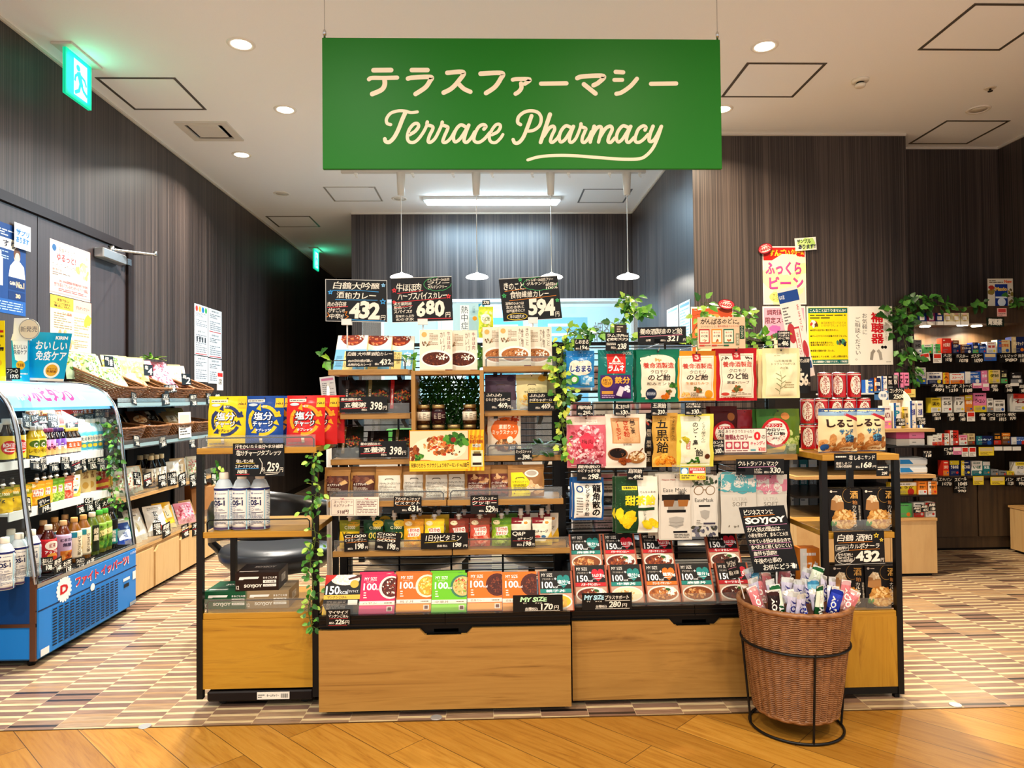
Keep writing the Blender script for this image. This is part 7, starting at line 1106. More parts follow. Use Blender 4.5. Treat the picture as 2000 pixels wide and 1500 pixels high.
def rbasket(x, y, z, label, w=.30, d=.33, h=.075, tl=.16, grp='shallow wicker baskets on the wall shelving'):
    e = empty('wicker_tray', (x, y, z), label, 'basket', grp, rot=(0, tl, 0)); k = B(); k.box((-w/2+.012, -d/2+.012, .002), (w/2-.012, d/2-.012, .006), WKD)
    wicker(k, lambda f: (.9+.1*f, .004+h*f), 9, 44, WK, .003, .0042, w/2, d/2, rim=.006, sq=4, nt=4); k.build('woven_tray', e); return e
tb = [4.12, 4.46, 4.80, 5.14]
for i, y in enumerate(tb): rbasket(-2.195, y, 1.185, 'shallow wicker tray, %s on the top shelf by the left wall' % ['nearest', 'second', 'third', 'farthest'][i], tl=.4)
for i, y in enumerate(tb): rbasket(-2.19, y, .915, 'shallow wicker tray, %s on the second shelf by the left wall' % ['nearest', 'second', 'third', 'farthest'][i])
def lp(key, c, its, w=.11, h=.16, D=.03, kind='pillow', rough=.2): pouch(key, 'snack_bag', 'snack bag', w, h, D, c, its, kind, len(key)*3, rough, hole=False)
lp('l_leaf', '#b9c4a0', [('n', .5, .6, .48, .36, ('#5a8a3a', '#8ab05a', '#c9a83a', '#3a6a2a'), 60, .07), ('r', .3, .3, .7, .6, '#d6dac6'), ('t', 'わさび', .4, .32, .6, .58, '#3a5a2a', 'vb')]); lp('l_cream', '#cfc288', [('n', .5, .4, .4, .3, ('#c2b274', '#ddd2a0', '#b0a060'), 50, .08), ('r', .1, .8, .9, .96, '#d9cc9a')], .13, .17); lp('l_pink', '#e89aa8', [('n', .5, .45, .46, .4, ('#f2b8c2', '#d8687e', '#f8dce0', '#c84a64'), 110, .07)], .13, .15); lp('l_white', '#d2ccbe', [('r', .2, .3, .8, .7, '#d8cfc0'), ('t', 'おかし', .3, .42, .7, .58, '#7a5a4a', 'b'), ('s', .2, .1, .8, .26, 3, '#a89a8a')], .1, .14)
lp('l_dark', '#231c18', [('n', .5, .4, .42, .3, ('#4a3a2c', '#8a8a84', '#c9c4b8', '#2c221c'), 60, .07), ('r', .3, .7, .7, .9, '#d8d0be')], .13, .17); lp('l_brown', '#5a3c28', [('e', .5, .5, .36, .2, '#c9b08a'), ('n', .5, .5, .3, .16, NUTS, 40, .06)], .13, .16); lp('l_tan', '#c9a878', [('r', .2, .3, .8, .7, '#eee2c8'), ('t', '豆', .36, .38, .64, .62, '#5a3a1e', 'b')], .11, .15)
lp('l_yel', '#e8bc2e', [('p', [(.1, .3), (.9, .4), (.8, .8), (.2, .7)], '#f4e8c2'), ('t', 'だし', .3, .44, .7, .64, '#3a2a14', 'b'), ('r', 0, 0, 1, .14, '#f0dc9a')], .13, .18, .04, 'stand'); lp('l_wht2', '#e6e2d8', [('t', '玄米', .36, .4, .64, .8, '#3a3632', 'vb'), ('e', .5, .22, .2, 0, '#c4442e'), ('s', .2, .84, .8, .94, 2, '#8a8478')], .13, .19, .04, 'stand'); lp('l_blu', '#2a4a9a', [('r', .1, .3, .9, .7, '#dfe6ee'), ('t', '塩', .36, .38, .64, .62, '#23357a', 'b')], .1, .15, .04, 'stand'); lp('l_round', '#e4ddc8', [('e', .5, .5, .44, .4, '#f0ead8'), ('e', .5, .5, .3, .26, '#d9c890'), ('t', 'うどん', .3, .44, .7, .56, '#5a4a2a', 'b')], .15, .16, .03); lp('l_veg', '#cfd4be', [('n', .5, .5, .44, .4, ('#c48a7a', '#e0b8a8', '#a8604a', '#8a9a6a'), 80, .07), ('r', .1, .84, .9, .98, '#e9e2d2')], .13, .15, .03, 'stand')
LN = {'l_leaf': 'green and white leaf-print', 'l_cream': 'cream', 'l_pink': 'pink candy', 'l_white': 'white', 'l_dark': 'black', 'l_brown': 'dark brown', 'l_tan': 'tan', 'l_yel': 'yellow', 'l_wht2': 'white rice', 'l_blu': 'blue', 'l_round': 'round-label noodle', 'l_veg': 'dried vegetable'}
def lrow(z, x, items, where, tilt=28, rz=62, grp=None):
    for i, (y, k) in enumerate(items): P(k, x+.02*((i*3) % 4-1.5), y, z, '%s snack bag, %s along %s' % (LN[k], ('nearest' if i == 0 else ('farthest' if i == len(items)-1 else ORD[i]+' from near end')), where), tilt=tilt+(i*7 % 11-5), rz=rz+(i*11 % 23-11), group=grp)
lrow(1.25, -2.24, [(3.98, 'l_leaf'), (4.03, 'l_leaf'), (4.08, 'l_leaf'), (4.13, 'l_leaf'), (4.19, 'l_leaf'), (4.25, 'l_leaf'), (4.34, 'l_cream'), (4.41, 'l_cream'), (4.48, 'l_cream'), (4.55, 'l_cream'), (4.62, 'l_cream'), (4.70, 'l_pink'), (4.76, 'l_pink'), (4.82, 'l_pink'), (4.88, 'l_pink'), (4.94, 'l_pink'), (5.03, 'l_white'), (5.10, 'l_white'), (5.17, 'l_tan'), (5.23, 'l_white')], 'the top left-wall trays', 24, grp='snack bags in the top trays')
lrow(1.2, -2.15, [(4.0, 'l_leaf'), (4.09, 'l_leaf'), (4.2, 'l_leaf'), (4.4, 'l_white'), (4.52, 'l_cream'), (4.72, 'l_pink'), (4.86, 'l_pink')], 'the top tray fronts', 40, grp='front snack bags in the top trays')
lrow(.945, -2.17, [(4.0, 'l_dark'), (4.09, 'l_dark'), (4.18, 'l_dark'), (4.28, 'l_dark'), (4.38, 'l_tan'), (4.47, 'l_brown'), (4.57, 'l_brown'), (4.68, 'l_dark'), (4.78, 'l_brown'), (4.9, 'l_tan'), (5.0, 'l_tan'), (5.1, 'l_cream'), (5.2, 'l_brown')], 'the second left-wall trays', 46, grp='snack bags in the second trays')
lrow(.5855, -2.12, [(4.02, 'l_veg'), (4.12, 'l_veg'), (4.22, 'l_veg'), (4.31, 'l_veg'), (4.40, 'l_tan'), (4.75, 'l_white'), (4.84, 'l_white'), (4.93, 'l_tan'), (5.02, 'l_white'), (5.12, 'l_veg'), (5.22, 'l_white')], 'the wooden left-wall shelf', 12, grp='bags on the wooden left-wall shelf')
lrow(.2965, -2.09, [(4.02, 'l_blu'), (4.1, 'l_blu'), (4.19, 'l_round'), (4.28, 'l_round'), (4.38, 'l_wht2'), (4.48, 'l_wht2'), (4.59, 'l_yel'), (4.69, 'l_yel'), (4.8, 'l_white'), (4.9, 'l_pink'), (5.0, 'l_tan')], 'the low left-wall shelf', 26, grp='bags on the low left-wall shelf')
small('soy', '#140c08', '#d9c9a4', '#e6dcc8', [('t', 'しょうゆ', .4, .1, .6, .9, '#3a1a10', 'vb')], .03, .2, name='sauce_bottle')
for i, (x, y) in enumerate(((-2.12, 4.50), (-2.12, 4.57), (-2.12, 4.64), (-2.2, 4.53), (-2.2, 4.61), (-2.2, 4.68))): P('soy', x, y, .5855, 'dark sauce bottle, %s in the %s row on the wooden left-wall shelf' % (('near', 'middle', 'far')[i % 3], 'front' if i < 3 else 'rear'), rz=65, group='sauce bottles on the wooden shelf')
strip(-2.034, 766, 790, [(258, 268, '298', '花', CW), (318, 332, '398', '豆', CW), (372, 386, '298', '菓子', CW), (404, 414, '198', 'お', CW), (420, 432, '298', '新', CW)], 'the top left-wall price rail')
strip(-2.034, 850, 872, [(262, 274, '298', '海苔', CW), (312, 326, '398', '茶', CW), (370, 382, '498', '麺', CW), (402, 412, '298', '糖', CW)], 'the second left-wall price rail')
wallcard(322, 346, 751, 767, -2.03, scrawl('158', '十五夜'), 'tilted black card in the third top tray front', skew=.01)
for i, (px, py) in enumerate(((205, 695), (282, 712), (356, 730))): wallcard(px, px+18, py, py+22, -2.08, [('h', ('味', '塩', '梅')[i], .1, .55, .5, .9, CW), ('h', ('1番', '4', '2')[i], .4, .1, .9, .7, CW, 'b')], 'square black card standing in the %s top tray' % ('first', 'second', 'third')[i])
strip(-2.025, 922, 948, [(262, 276, '398', '干し', CW), (281, 297, '298', '野菜', R_), (310, 326, '498', '梅', CW), (328, 346, '398', 'しょうゆ', CW), (350, 364, '298', '酢', CW), (372, 384, '398', '茶', CW), (392, 404, '598', '米', CW), (414, 424, '298', '麺', CW)], 'the wooden left-wall shelf edge')
strip(-1.996, 1020, 1046, [(300, 316, '298', '塩', CW), (318, 334, '398', '麺', CW), (356, 370, '498', 'だし', R_), (376, 390, '398', '米', R_)], 'the low left-wall shelf edge')
wallcard(350, 374, 805, 855, -2.03, [('s', .1, .1, .9, .5, 4, '#4a4a4a'), ('r', .1, .6, .9, .9, '#c9c2b4')], 'white printed leaflet hanging between the left shelves', bg=mat('#e9e4da'))
pb = B().add([(-.08, -.05, 0), (.08, -.05, 0), (.085, .05, 0), (-.085, .05, 0), (-.09, -.045, .2), (.095, -.06, .21), (.08, .02, .23), (-.1, .03, .22)], [(0, 3, 2, 1), (0, 1, 5, 4), (1, 2, 6, 5), (2, 3, 7, 6), (3, 0, 4, 7), (4, 5, 6, 7)], mat('#a87c50', .7)); pb.build('paper_bag', None, 'crumpled brown paper bag at far end of the left shelving', 'paper bag', loc=(-2.1, 5.2, .297), rot=(0, 0, .9))
# ---------------------------------------------------------------- posters on the left wall and door
def wpost(px0, px1, py0a, py1a, x, items, label, bg, name='poster', cat='poster', group=None):
    a = PX(px0, py1a, x); c = PX(px1, py1a, x); t = PX(px0, py0a, x)
    return quad_card(name, cat, label, (x, a.y, a.z), (0, c.y-a.y, 0), (0, 0, t.z-a.z), items, bg, th=.001, group=group)
DX = XL+.0155
wpost(-20, 50, 425, 606, DX, [('r', 0, 0, 1, 1, '#1f4a86'), ('r', 0, .0, 1, .16, '#2a63a8'), ('r', 0, .72, .72, .84, '#e9e4d2'), ('t', 'すり', .34, .74, .7, .82, '#1c2a4a', 'b'), ('s', 0, .86, .7, .94, 3, '#cfdcec'), ('s', 0, .6, .5, .7, 4, '#a9c0dc'), ('e', .74, .66, .09, .07, '#e6c4b0'), ('e', .74, .69, .1, .07, '#6a4a3a'), ('e', .75, .655, .07, .055, '#e6c4b0'), ('p', [(.5, .42), (.98, .42), (.94, .56), (.82, .61), (.66, .61), (.54, .54)], '#e6e8ee'), ('r', .1, .3, .34, .62, '#e4e8ee'), ('r', .15, .62, .3, .68, '#cfd4dc'), ('r', .5, .28, .97, .41, '#173a70'), ('t', 'GABA', .53, .33, .7, .37, '#e6dcc0', 'b'), ('t', 'No.1', .72, .31, .95, .38, '#e6c49a', 'B'), ('r', .5, .17, .97, .26, '#173a70'), ('t', '30', .7, .19, .84, .24, '#e6c49a', 'B'), ('s', .06, .03, .9, .14, 4, '#a9c0dc')], 'large blue supplement poster on the left door leaf', mat('#1f4a86', .35))
wpost(28, 60, 433, 482, DX+.012, [('n', .5, .5, .46, .44, ('#e8eef4', '#cfdcec'), 30, .2), ('h', 'サプリ\nあります', .1, .2, .9, .8, '#2a7ab8', 'B')], 'white and blue handwritten flash sticker on the blue poster', mat('#dfe8f0', .4), 'flash_sticker', 'sticker')
wpost(97, 176, 465, 572, DX, [('r', 0, 0, 1, 1, '#eee2d8'), ('r', .0, .97, 1, .99, '#e0a0a0'), ('r', 0, .02, 1, .05, '#e0a0a0'), ('r', 0, .05, 1, .32, '#e9bcb8'), ('e', .1, .86, .05, 0, '#3a6a9a'), ('t', '家族そろって', .2, .8, .6, .9, '#4a3a34'), ('t', 'ゆるっと!', .16, .64, .62, .78, '#c42a3a', 'b'), ('t', 'グルテンフリーウィークを', .05, .5, .62, .6, '#4a3a34'), ('t', '腸内環境を整える', .06, .44, .34, .49, '#c44a4a'), ('n', .78, .56, .16, .12, ('#e8c49a', '#d9a878', '#f0dcc0'), 16, .07), ('e', .9, .84, .03, 0, '#d8c8a8'), ('t', 'JAL ANA国際線 特別機内食でも採用', .22, .24, .92, .3, '#8a3a3a'), ('t', '空でも安心「アレルゲンオールフリー食品」', .1, .16, .94, .23, '#8a3a3a'), ('s', .2, .08, .9, .14, 2, '#a86a6a'), ('s', .06, .36, .5, .43, 2, '#8a7a70')], 'pink and cream gluten-free poster on the right door leaf, upper', mat('#eee2d8', .4))
wpost(98, 178, 574, 682, DX, [('r', 0, 0, 1, 1, '#e6dcbc'), ('r', 0, .76, .54, 1, '#d9b84a'), ('r', .54, .76, 1, 1, '#e4b8a8'), ('t', '家族で安心♪', .16, .9, .44, .96, '#3a2a1a', 'b'), ('t', '"おいしい"で始める\n腸活ごはん', .08, .79, .46, .89, '#3a2a1a', 'b'), ('t', 'グルテンフリー', .6, .82, .94, .89, '#b8343a', 'b'), ('s', .08, .4, .5, .7, 7, '#9a8a70'), ('t', 'とっても健康', .16, .66, .5, .72, '#b84a3a'), ('s', .56, .3, .94, .68, 8, '#b0a284'), ('n', .3, .2, .24, .12, ('#e0b88a', '#c99a68', '#eed8b4'), 24, .06), ('n', .9, .66, .06, .05, ('#d9b84a',), 5, .08), ('s', .56, .06, .9, .24, 5, '#a8987a')], 'yellow and cream gluten-free poster on the right door leaf, lower', mat('#e6dcbc', .4))
for r in range(3):
    for c in range(2):
        x0 = 380+c*27; its = [('s', .1, .6, .9, .8, 3, '#6a7078'), ('s', .1, .1, .9, .5, 5, '#8a9098'), ('t', 'お知らせ', .24, .86, .76, .94, '#4a5058', 'b')]
        if r < 2: its.append(('r', .06, .03, .94, .06, '#c4383a'))
        if (r, c) == (0, 0): its = [('e', .16+.23*i, .82, .09, 0, q) for i, q in enumerate(('#d8443a', '#e8a04a', '#2a7ab8', '#4aa85a'))]+[('s', .08, .5, .92, .68, 3, '#8a9098'), ('s', .08, .1, .92, .4, 4, '#8a9098')]
        if (r, c) == (1, 0): its += [('r', .14+.2*i, .5, .24+.2*i, .7, '#3a4048') for i in range(4)]
        y0 = (592, 640, 694)[r]+c*9*(1, .9, .6)[r]; y1 = (640, 692, 745)[r]+c*9*(.9, .6, .4)[r]
        wpost(x0, x0+26, y0, y1, XL+.0025, its, 'white notice sheet, %s %s of the six on the left wall' % (('upper', 'middle', 'lower')[r], ('near', 'far')[c]), mat('#dfe6ea', .5), 'notice_sheet', 'notice', 'notice sheets on the left wall')
wpost(424, 436, 724, 762, -2.045, [('r', .1, .7, .9, .9, '#c42a24'), ('t', '当店', .2, .3, .8, .6, '#2a1a14', 'vb')], 'small white and red sign at far end of the top tray', mat('#ece2d6'), 'shelf_sign', 'sign')
# ---------------------------------------------------------------- medicine shelves in the right recess
DW = wood('dark_cabinet_wood', [(.3, '#2a1d12'), (.5, '#3a2a1a'), (.7, '#463320')], (22, 22, .8), .4)
RS = empty('medicine_shelving', (0, 0, 0), 'dark wooden medicine shelving built into the right recess', 'shelving')
RX0, RX1, RY = 3.03, 3.89, 4.99
B().box((RX0, 5.25, .53), (RX1, 5.28, 1.75), DW).build('back_board', RS)
for x in (RX0, RX1-.02): B().box((x, RY+.02, .53), (x+.02, 5.25, 1.62), DW).build('upright', RS)
TZ = (1.407, 1.19, .985, .752, .533)
for z in TZ[:4]: B().box((RX0+.02, RY-.03, z-.014), (RX1-.02, 5.25, z), mat('#1d1711', .25)).build('shelf', RS)
cb = B().box((RX0, RY, .02), (RX1, 5.28, .518), DW).build('base_cabinet', RS)
for i in range(2): B().cbox((RX0+.01+.43*i, RY-.016, .1), (RX0+.43+.43*i, RY, .5), DW, .002).build('cabinet_door', RS)
B().box((RX0-.005, RY-.03, .518), (RX1, 5.25, .533), DW).build('counter_board', RS); B().box((RX0, RY+.03, 0), (RX1, 5.28, .02), BLK).build('plinth', RS)
B().box((RX0-.02, RY-.02, 1.62), (RX1, 5.28, 1.745), DW).build('canopy_board', RS)
for px, py in ((1820, 637), (1880, 645), (1922, 638)):
    x = PY(px, py, 5.06).x; yy = 5.06 if py > 640 else 5.14
    B().lathe([(.0, -.006), (.034, -.006), (.036, 0)], mat('#fff3d8', .4, 0, 16), 20).build('puck_light', RS, loc=(x, yy, 1.6195)); lamp('puck_beam', 'AREA', (x, yy, 1.606), 8, WARM, .06, spread=150)
CN = dict(w='white', r='red', n='navy', g='green', b='blue', o='orange', p='pink', y='yellow', k='black', t='teal', e='beige', s='grey', m='brown')
CC = dict(w='#e9e6de', r='#cf3a2a', n='#1f2c5c', g='#63b86a', b='#2f62b0', o='#e0862c', p='#e58ab0', y='#e6cf3a', k='#221e1e', t='#2a7a80', e='#d6c294', s='#8f9090', m='#7a4a26')
def mb(px0, px1, py0, z, c, c2, txt, tc, label, y=RY+.005, D=.06, name='medicine_box', cat='medicine box', base=None, grp=None, cl=''):
    a = PY(px0, 750, y).x; d = PY(px1, 750, y).x; h = abs(PY(px0, py0, y).z-z); w = d-a-.003
    r = random.Random(int(px0*7+py0)); k = r.random()
    its = [('r', 0, 0, 1, 1, CC[c])]+([('r', 0, .0, 1, .34, CC[c2])] if k < .4 else ([('r', 0, .72, 1, 1, CC[c2])] if k < .7 else [('r', 0, 0, .34, 1, CC[c2])]))
    its += [('t', txt, .12, .46, .9, .7, tc, 'B'), ('s', .14, .08, .6, .3, 3, '#8a8a8a'), ('e', .78, .2, .13, 0, CC[r.choice('robyw')]), ('s', .14, .8, .8, .94, 1, tc)]
    b = B().box((-w/2, 0, 0), (w/2, D, h), mat(CC[c], .35)); art(b, flat(w, h), its, h/w, seed=int(px0)); b.build(name, None, label, cat, grp, loc=((a+d)/2, y, z+.0005))
TN = ('top', 'second', 'third', 'fourth', 'lowest')
ROWS = [[(1788, 1802, 664, 's', 'w', 'H2', '#2a2a2a'), (1806, 1822, 673, 'g', 'w', 'サク', '#1c3a1c'), (1823, 1839, 672, 'g', 'w', 'サクロン', '#1c3a1c'), (1841, 1860, 661, 'r', 'r', '大正漢方', '#f6e0d0'), (1862, 1875, 665, 'n', 'm', 'ガスター', '#e6dcc8'), (1877, 1900, 673, 'n', 'm', 'ガスター10', '#e6dcc8'), (1901, 1913, 669, 'n', 'g', '散', '#e6dcc8'), (1914, 1928, 671, 'b', 'n', 'タナベ', '#f0ece0'), (1929, 1948, 668, 'w', 'w', '胃薬', '#c44a3a'), (1949, 1975, 664, 'e', 'b', '太田胃散', '#c46a2a'), (1977, 2004, 658, 'n', 'e', 'ソルマック', '#f0e6c8')],
        [(1790, 1809, 718, 'w', 'b', 'エビオス', '#2a5a9a'), (1811, 1841, 727, 'w', 'n', '整腸薬', '#2a3a6a'), (1842, 1854, 728, 'o', 'y', 'A', '#7a3a10'), (1856, 1884, 729, 'w', 'o', 'ストーパ', '#d8442a'), (1885, 1916, 726, 'b', 'w', 'つらい下痢に', '#f0f0ea'), (1917, 1929, 724, 'p', 'p', '百草', '#f6eef2'), (1931, 1954, 723, 'e', 'y', '便秘', '#5a5a2a'), (1955, 1968, 722, 'k', 'g', '正露', '#d9d2a0'), (1974, 1997, 727, 'k', 's', '錠', '#d9d6d0')],
        [(1817, 1837, 777, 'y', 'w', '漢方', '#5a4a10'), (1839, 1859, 775, 'w', 'w', '55', '#6a665e'), (1864, 1883, 775, 'w', 'w', '17', '#6a665e'), (1884, 1899, 772, 'o', 'y', '命の母', '#f6ecd8'), (1900, 1926, 768, 'p', 'y', 'ボーコレン', '#3a1a2a'), (1927, 1939, 778, 'w', 's', '痔', '#3a3632'), (1940, 1962, 781, 'w', 'w', '軟膏', '#6a665e'), (1978, 2003, 769, 'w', 'r', '石', '#8a2a1a')],
        [(1818, 1829, 852, 'w', 'r', 'のど', '#4a2a22'), (1829, 1837, 850, 'w', 'r', '90', '#4a2a22'), (1837, 1852, 847, 'w', 'r', 'EX', '#3a3632'), (1853, 1870, 841, 'r', 'w', 'EX', '#3a1a14'), (1871, 1887, 850, 'w', 'p', '鎮痛', '#c44a5a'), (1888, 1902, 847, 'e', 'm', '湿布', '#6a4a2a'), (1904, 1937, 852, 'n', 't', 'ロキソ', '#cfe0ea'), (1938, 1953, 845, 'k', 'r', '温感', '#e6a03a'), (1954, 1971, 846, 'm', 'o', 'おだやか', '#f0d89a'), (1972, 2003, 854, 'b', 'w', 'ボルタレン', '#f0f2f4')],
        [(1838, 1850, 900, 'r', 'o', 'エキバン', '#f6e6c8'), (1851, 1870, 900, 'n', 'y', 'うおの目', '#e9e4d8'), (1873, 1892, 900, 'n', 'y', 'たこの目', '#e9e4d8'), (1894, 1915, 901, 'w', 't', 'いぼ', '#2a6a5a'), (1916, 1930, 902, 't', 'w', '水虫', '#e6ece8'), (1932, 1946, 917, 's', 's', '綿', '#3a3a3a'), (1947, 1962, 920, 's', 's', '棒', '#3a3a3a'), (1963, 1977, 921, 'y', 'y', '絆', '#6a5a10'), (1979, 2004, 903, 'w', 'y', 'オロナ', '#5a4a2a')]]
for ti, R in enumerate(ROWS):
    for i, (a, c, t, c1, c2, tx, tc) in enumerate(R): mb(a, c, t, TZ[ti], c1, c2, tx, tc, '%s%s medicine box, %s on the %s shelf of the right recess' % (CN[c1], '' if c1 == c2 else ' and '+CN[c2], nth(i, len(R)), TN[ti]), grp='medicine boxes on the %s recess shelf' % TN[ti])
def minicard(px0, px1, py0, py1, y, num, nm2, label, bg=None, c=CW, rot=0, grp=None):
    pop(px0, py0, px1, py1, y, [('h', nm2, .06, .56, .94, .94, c), ('h', num, .3, .08, .95, .48, c, 'b')], label, rot, bg=bg or CHALK, group=grp, seed=int(px0))
CR = [[(1841, 1860, '1078', '大正', None), (1866, 1892, '1078', 'ガスター', None), (1896, 1920, '1090', 'ガスター', None), (1952, 1988, '980', 'ソルマック', None), (1988, 2004, '1180', '胃散', None)], [(1818, 1845, '891', '丸薬', None), (1846, 1872, '1210', 'ビオ', None), (1872, 1900, '1188', 'ストーパ', None), (1934, 1950, '780', '整', None), (1962, 1978, '1480', '便', None), (1990, 2004, '980', '錠', None)], [(1820, 1838, '1810', '漢方', None), (1850, 1864, '1280', '顆', None), (1872, 1886, '1480', '錠', None), (1912, 1926, '1980', '命', None), (1928, 1944, '1738', 'ボーコ', None), (1945, 1966, '1815', 'ピオクト', None), (1967, 1985, '970', '軟', None)], [(1843, 1862, '780', 'ロキ', None), (1890, 1902, '640', '湿布', None)], [(1820, 1832, '778', '', None), (1832, 1860, '1078', 'エキバン', None), (1863, 1890, '1045', 'スピール', None), (1963, 1980, '1120', 'バン', None), (1984, 2003, '990', 'オロ', None)]]
for ti, R in enumerate(CR):
    y0, y1 = ((690, 708), (749, 766), (805, 822), (873, 890), (931, 949))[ti]
    for i, (a, c, n1, n2, bg) in enumerate(R): minicard(a, c, y0+(i % 2), y1+(i % 3), RY-.034 if a > 1806 else 4.28, n1, n2 or '薬', 'black card reading %s, %s below the %s recess shelf' % (n1, nth(i, len(R)), TN[ti]), rot=(0, -3, 4, 2)[(i+ti) % 4], grp='black cards below the %s recess shelf' % TN[ti])
minicard(1863, 1888, 949, 963, RY-.034, '990', 'スピール', 'second black card hanging lowest, reading 990, under the recess counter')
TGC = [(1797, 1816, 690, 706, 'w', 'tilted white tag under the leftmost top medicine box'), (1823, 1839, 690, 709, 'w', 'white and green tag below the green medicine boxes'), (1922, 1946, 690, 705, 'b', 'blue picture tag below the top recess shelf'), (1900, 1918, 748, 758, 'p', 'pale pink tag below second recess shelf'), (1919, 1932, 748, 763, 'p', 'pink tag hanging below the pink medicine box'), (1974, 1990, 748, 754, 'w', 'blank white tag below second recess shelf'), (1889, 1904, 804, 823, 'w', 'white tag with blue bar below the third recess shelf'), (1862, 1878, 873, 888, 'p', 'pink and yellow tag below the fourth recess shelf'), (1879, 1891, 873, 892, 'w', 'white printed tag left of its twin below fourth recess shelf'), (1893, 1906, 873, 892, 'w', 'white printed tag right of its twin below fourth recess shelf'), (1912, 1941, 873, 890, 'y', 'multi-coloured tag below the navy medicine box'), (1942, 1958, 872, 880, 'w', 'blank white tag, leftmost of three at right'), (1960, 1976, 872, 880, 'w', 'blank white tag, middle of three at right'), (1978, 1994, 872, 880, 'w', 'blank white tag, rightmost of three at right'), (1901, 1921, 930, 947, 'y', 'yellow and brown tag under the recess counter'), (1935, 1962, 931, 947, 'y', 'wide yellow and green tag under the recess counter')]
for a, c, y0, y1, k, l in TGC: pop(a, y0, c, y1, RY-.036, [] if 'blank' in l else [('r', .08, .5, .92, .92, CC['r' if k == 'w' else ('e' if k != 'p' else 'w')]), ('s', .1, .1, .9, .42, 3, '#7a5a4a')], l, rot=(8 if 'tilted' in l else 0), bg=mat(CC[k], .5), name='price_tag', cat='price tag')
pop(1927, 620, 1961, 638, RY-.024, [('h', '胃腸薬', .1, .12, .9, .9, '#f0ece0', 'B')], 'dark green plate chalked with three characters under the ivy', bg=mat('#1d2a1f', .4), name='category_sign', cat='sign')
ZB = 1.627
for i, px in enumerate((1801, 1819, 1835, 1851, 1868, 1884)):
    pop(px-8.2, 611, px+8.2, 635, RY-.023, [('r', 0, 0, 1, .3, '#ece8de'), ('e', .5, .6, .36, .3, ('#3a4a8a', '#a03a6a', '#2a3a7a', '#c9b26a', '#d4bc74', '#c4ae6e')[i]), ('r', .3, .84, .7, .98, '#e0b8b0'), ('r', .24, .4, .76, .72, '#ece8de')], '%s of six small product picture cards above the right puck lights' % nth(i, 6), bg=mat(('#1f3a7a', '#7a2a5a', '#1f2f6a', '#d9cfa8', '#dcd2ac', '#e0d8b6')[i], .4), name='picture_card', cat='picture card', group='picture cards on the canopy')
pop(1930, 544, 1978, 599, RY+.05, [('r', 0, 0, 1, 1, '#d6cfc0'), ('r', .28, .0, .78, .8, '#1c3a8a'), ('t', 'Maxio', .3, .56, .76, .7, '#e6c25a', 'B'), ('e', .54, .16, .16, 0, '#dfe8f2'), ('r', .3, .3, .76, .36, '#dfe8f2'), ('n', .12, .5, .1, .2, ('#a83a2c', '#8a7a3a'), 8, .1), ('n', .88, .4, .1, .3, ('#8a7a3a', '#5a4a2a'), 14, .06), ('s', .06, .84, .6, .96, 2, '#6a5a4a'), ('t', 'New', .66, .84, .96, .95, '#d8622a', 'B')], 'blue and beige medicine display card standing on the recess canopy', bg=mat('#d6cfc0', .4), name='display_card', cat='sign')
pop(1948, 602, 1966, 618, RY-.024, [('r', .1, .5, .9, .94, '#c44a4a'), ('s', .1, .08, .9, .42, 2, '#5a4a3a')], 'small pink tag pinned on the recess canopy', bg=mat('#e6b8b0', .5), name='price_tag', cat='price tag')
# small cabinet at the right edge of the frame
ec = empty('edge_cabinet', (3.71, 4.7, 0), 'pale wooden cabinet cut off by the right frame edge', 'cabinet')
B().box((-.04, 0, .02), (.19, .24, .31), BIRCH).build('body', ec); B().box((-.045, -.004, .31), (.19, .25, .325), PLY).build('top_board', ec); B().box((-.02, .02, 0), (.17, .22, .02), BLK).build('plinth', ec)
for i in range(3): B().box((-.04, 0, 0), (.05, .06, .035), mat('#e6e2d6', .5)).build('medicine_box', None, 'white medicine box, %s of the small stack on the edge cabinet' % ('bottom', 'middle', 'top')[i], 'medicine box', 'white boxes on the edge cabinet', loc=(3.735, 4.72, .3255+.036*i))
# ---------------------------------------------------------------- pale wood island in front of the pillar
IX0, IX1, IY = 1.86, 2.735, 4.3
IS = empty('wood_island', (0, 0, 0), 'pale wooden shelf unit standing against the striped pillar', 'shelving')
for i in range(3): x0 = IX0+(IX1-IX0)*i/3; B().box((x0, IY, .02), (x0+(IX1-IX0)/3-.003, 4.98, .34), BIRCH).build('base_cabinet', IS)
B().box((IX0, IY-.005, .34), (IX1, 4.985, .358), PLY).build('shelf', IS); B().box((IX0+.02, IY+.03, 0), (IX1-.02, 4.96, .02), BLK).build('plinth', IS)
B().box((IX0, IY, .602), (IX1, 4.98, .622), PLY).build('shelf', IS); B().box((IX0, IY, .79), (IX1, 4.98, .80), mat('#1d1711', .3)).build('shelf', IS); B().box((IX0, IY-.012, .49), (IX1, 4.98, .50), mat('#1d1711', .3)).build('shelf', IS); B().box((IX0, IY, .886), (IX1, 4.98, .906), PLY).build('shelf', IS)
for x in (IX0+.01, IX1-.04): B().box((x, 4.72, .34), (x+.03, 4.76, 1.2), BLKM).build('upright', IS)
B().box((IX0+.01, 4.96, .34), (IX1-.01, 4.98, 1.15), mat('#1a1512', .5)).build('back_panel', IS)
B().box((2.2, 4.55, 1.12), (2.6, 4.74, 1.13), mat('#cfd6d8', .3)).build('riser_shelf', IS)
PRO = [(4.36, .906), (4.8, .906), (4.8, 1.17), (4.72, 1.19), (4.6, 1.17), (4.5, 1.11), (4.42, 1.02), (4.37, .93)]
B().prism(PRO, 2.69, 2.696, mat('#e9e6dc', .4), 0).build('side_guard', IS)
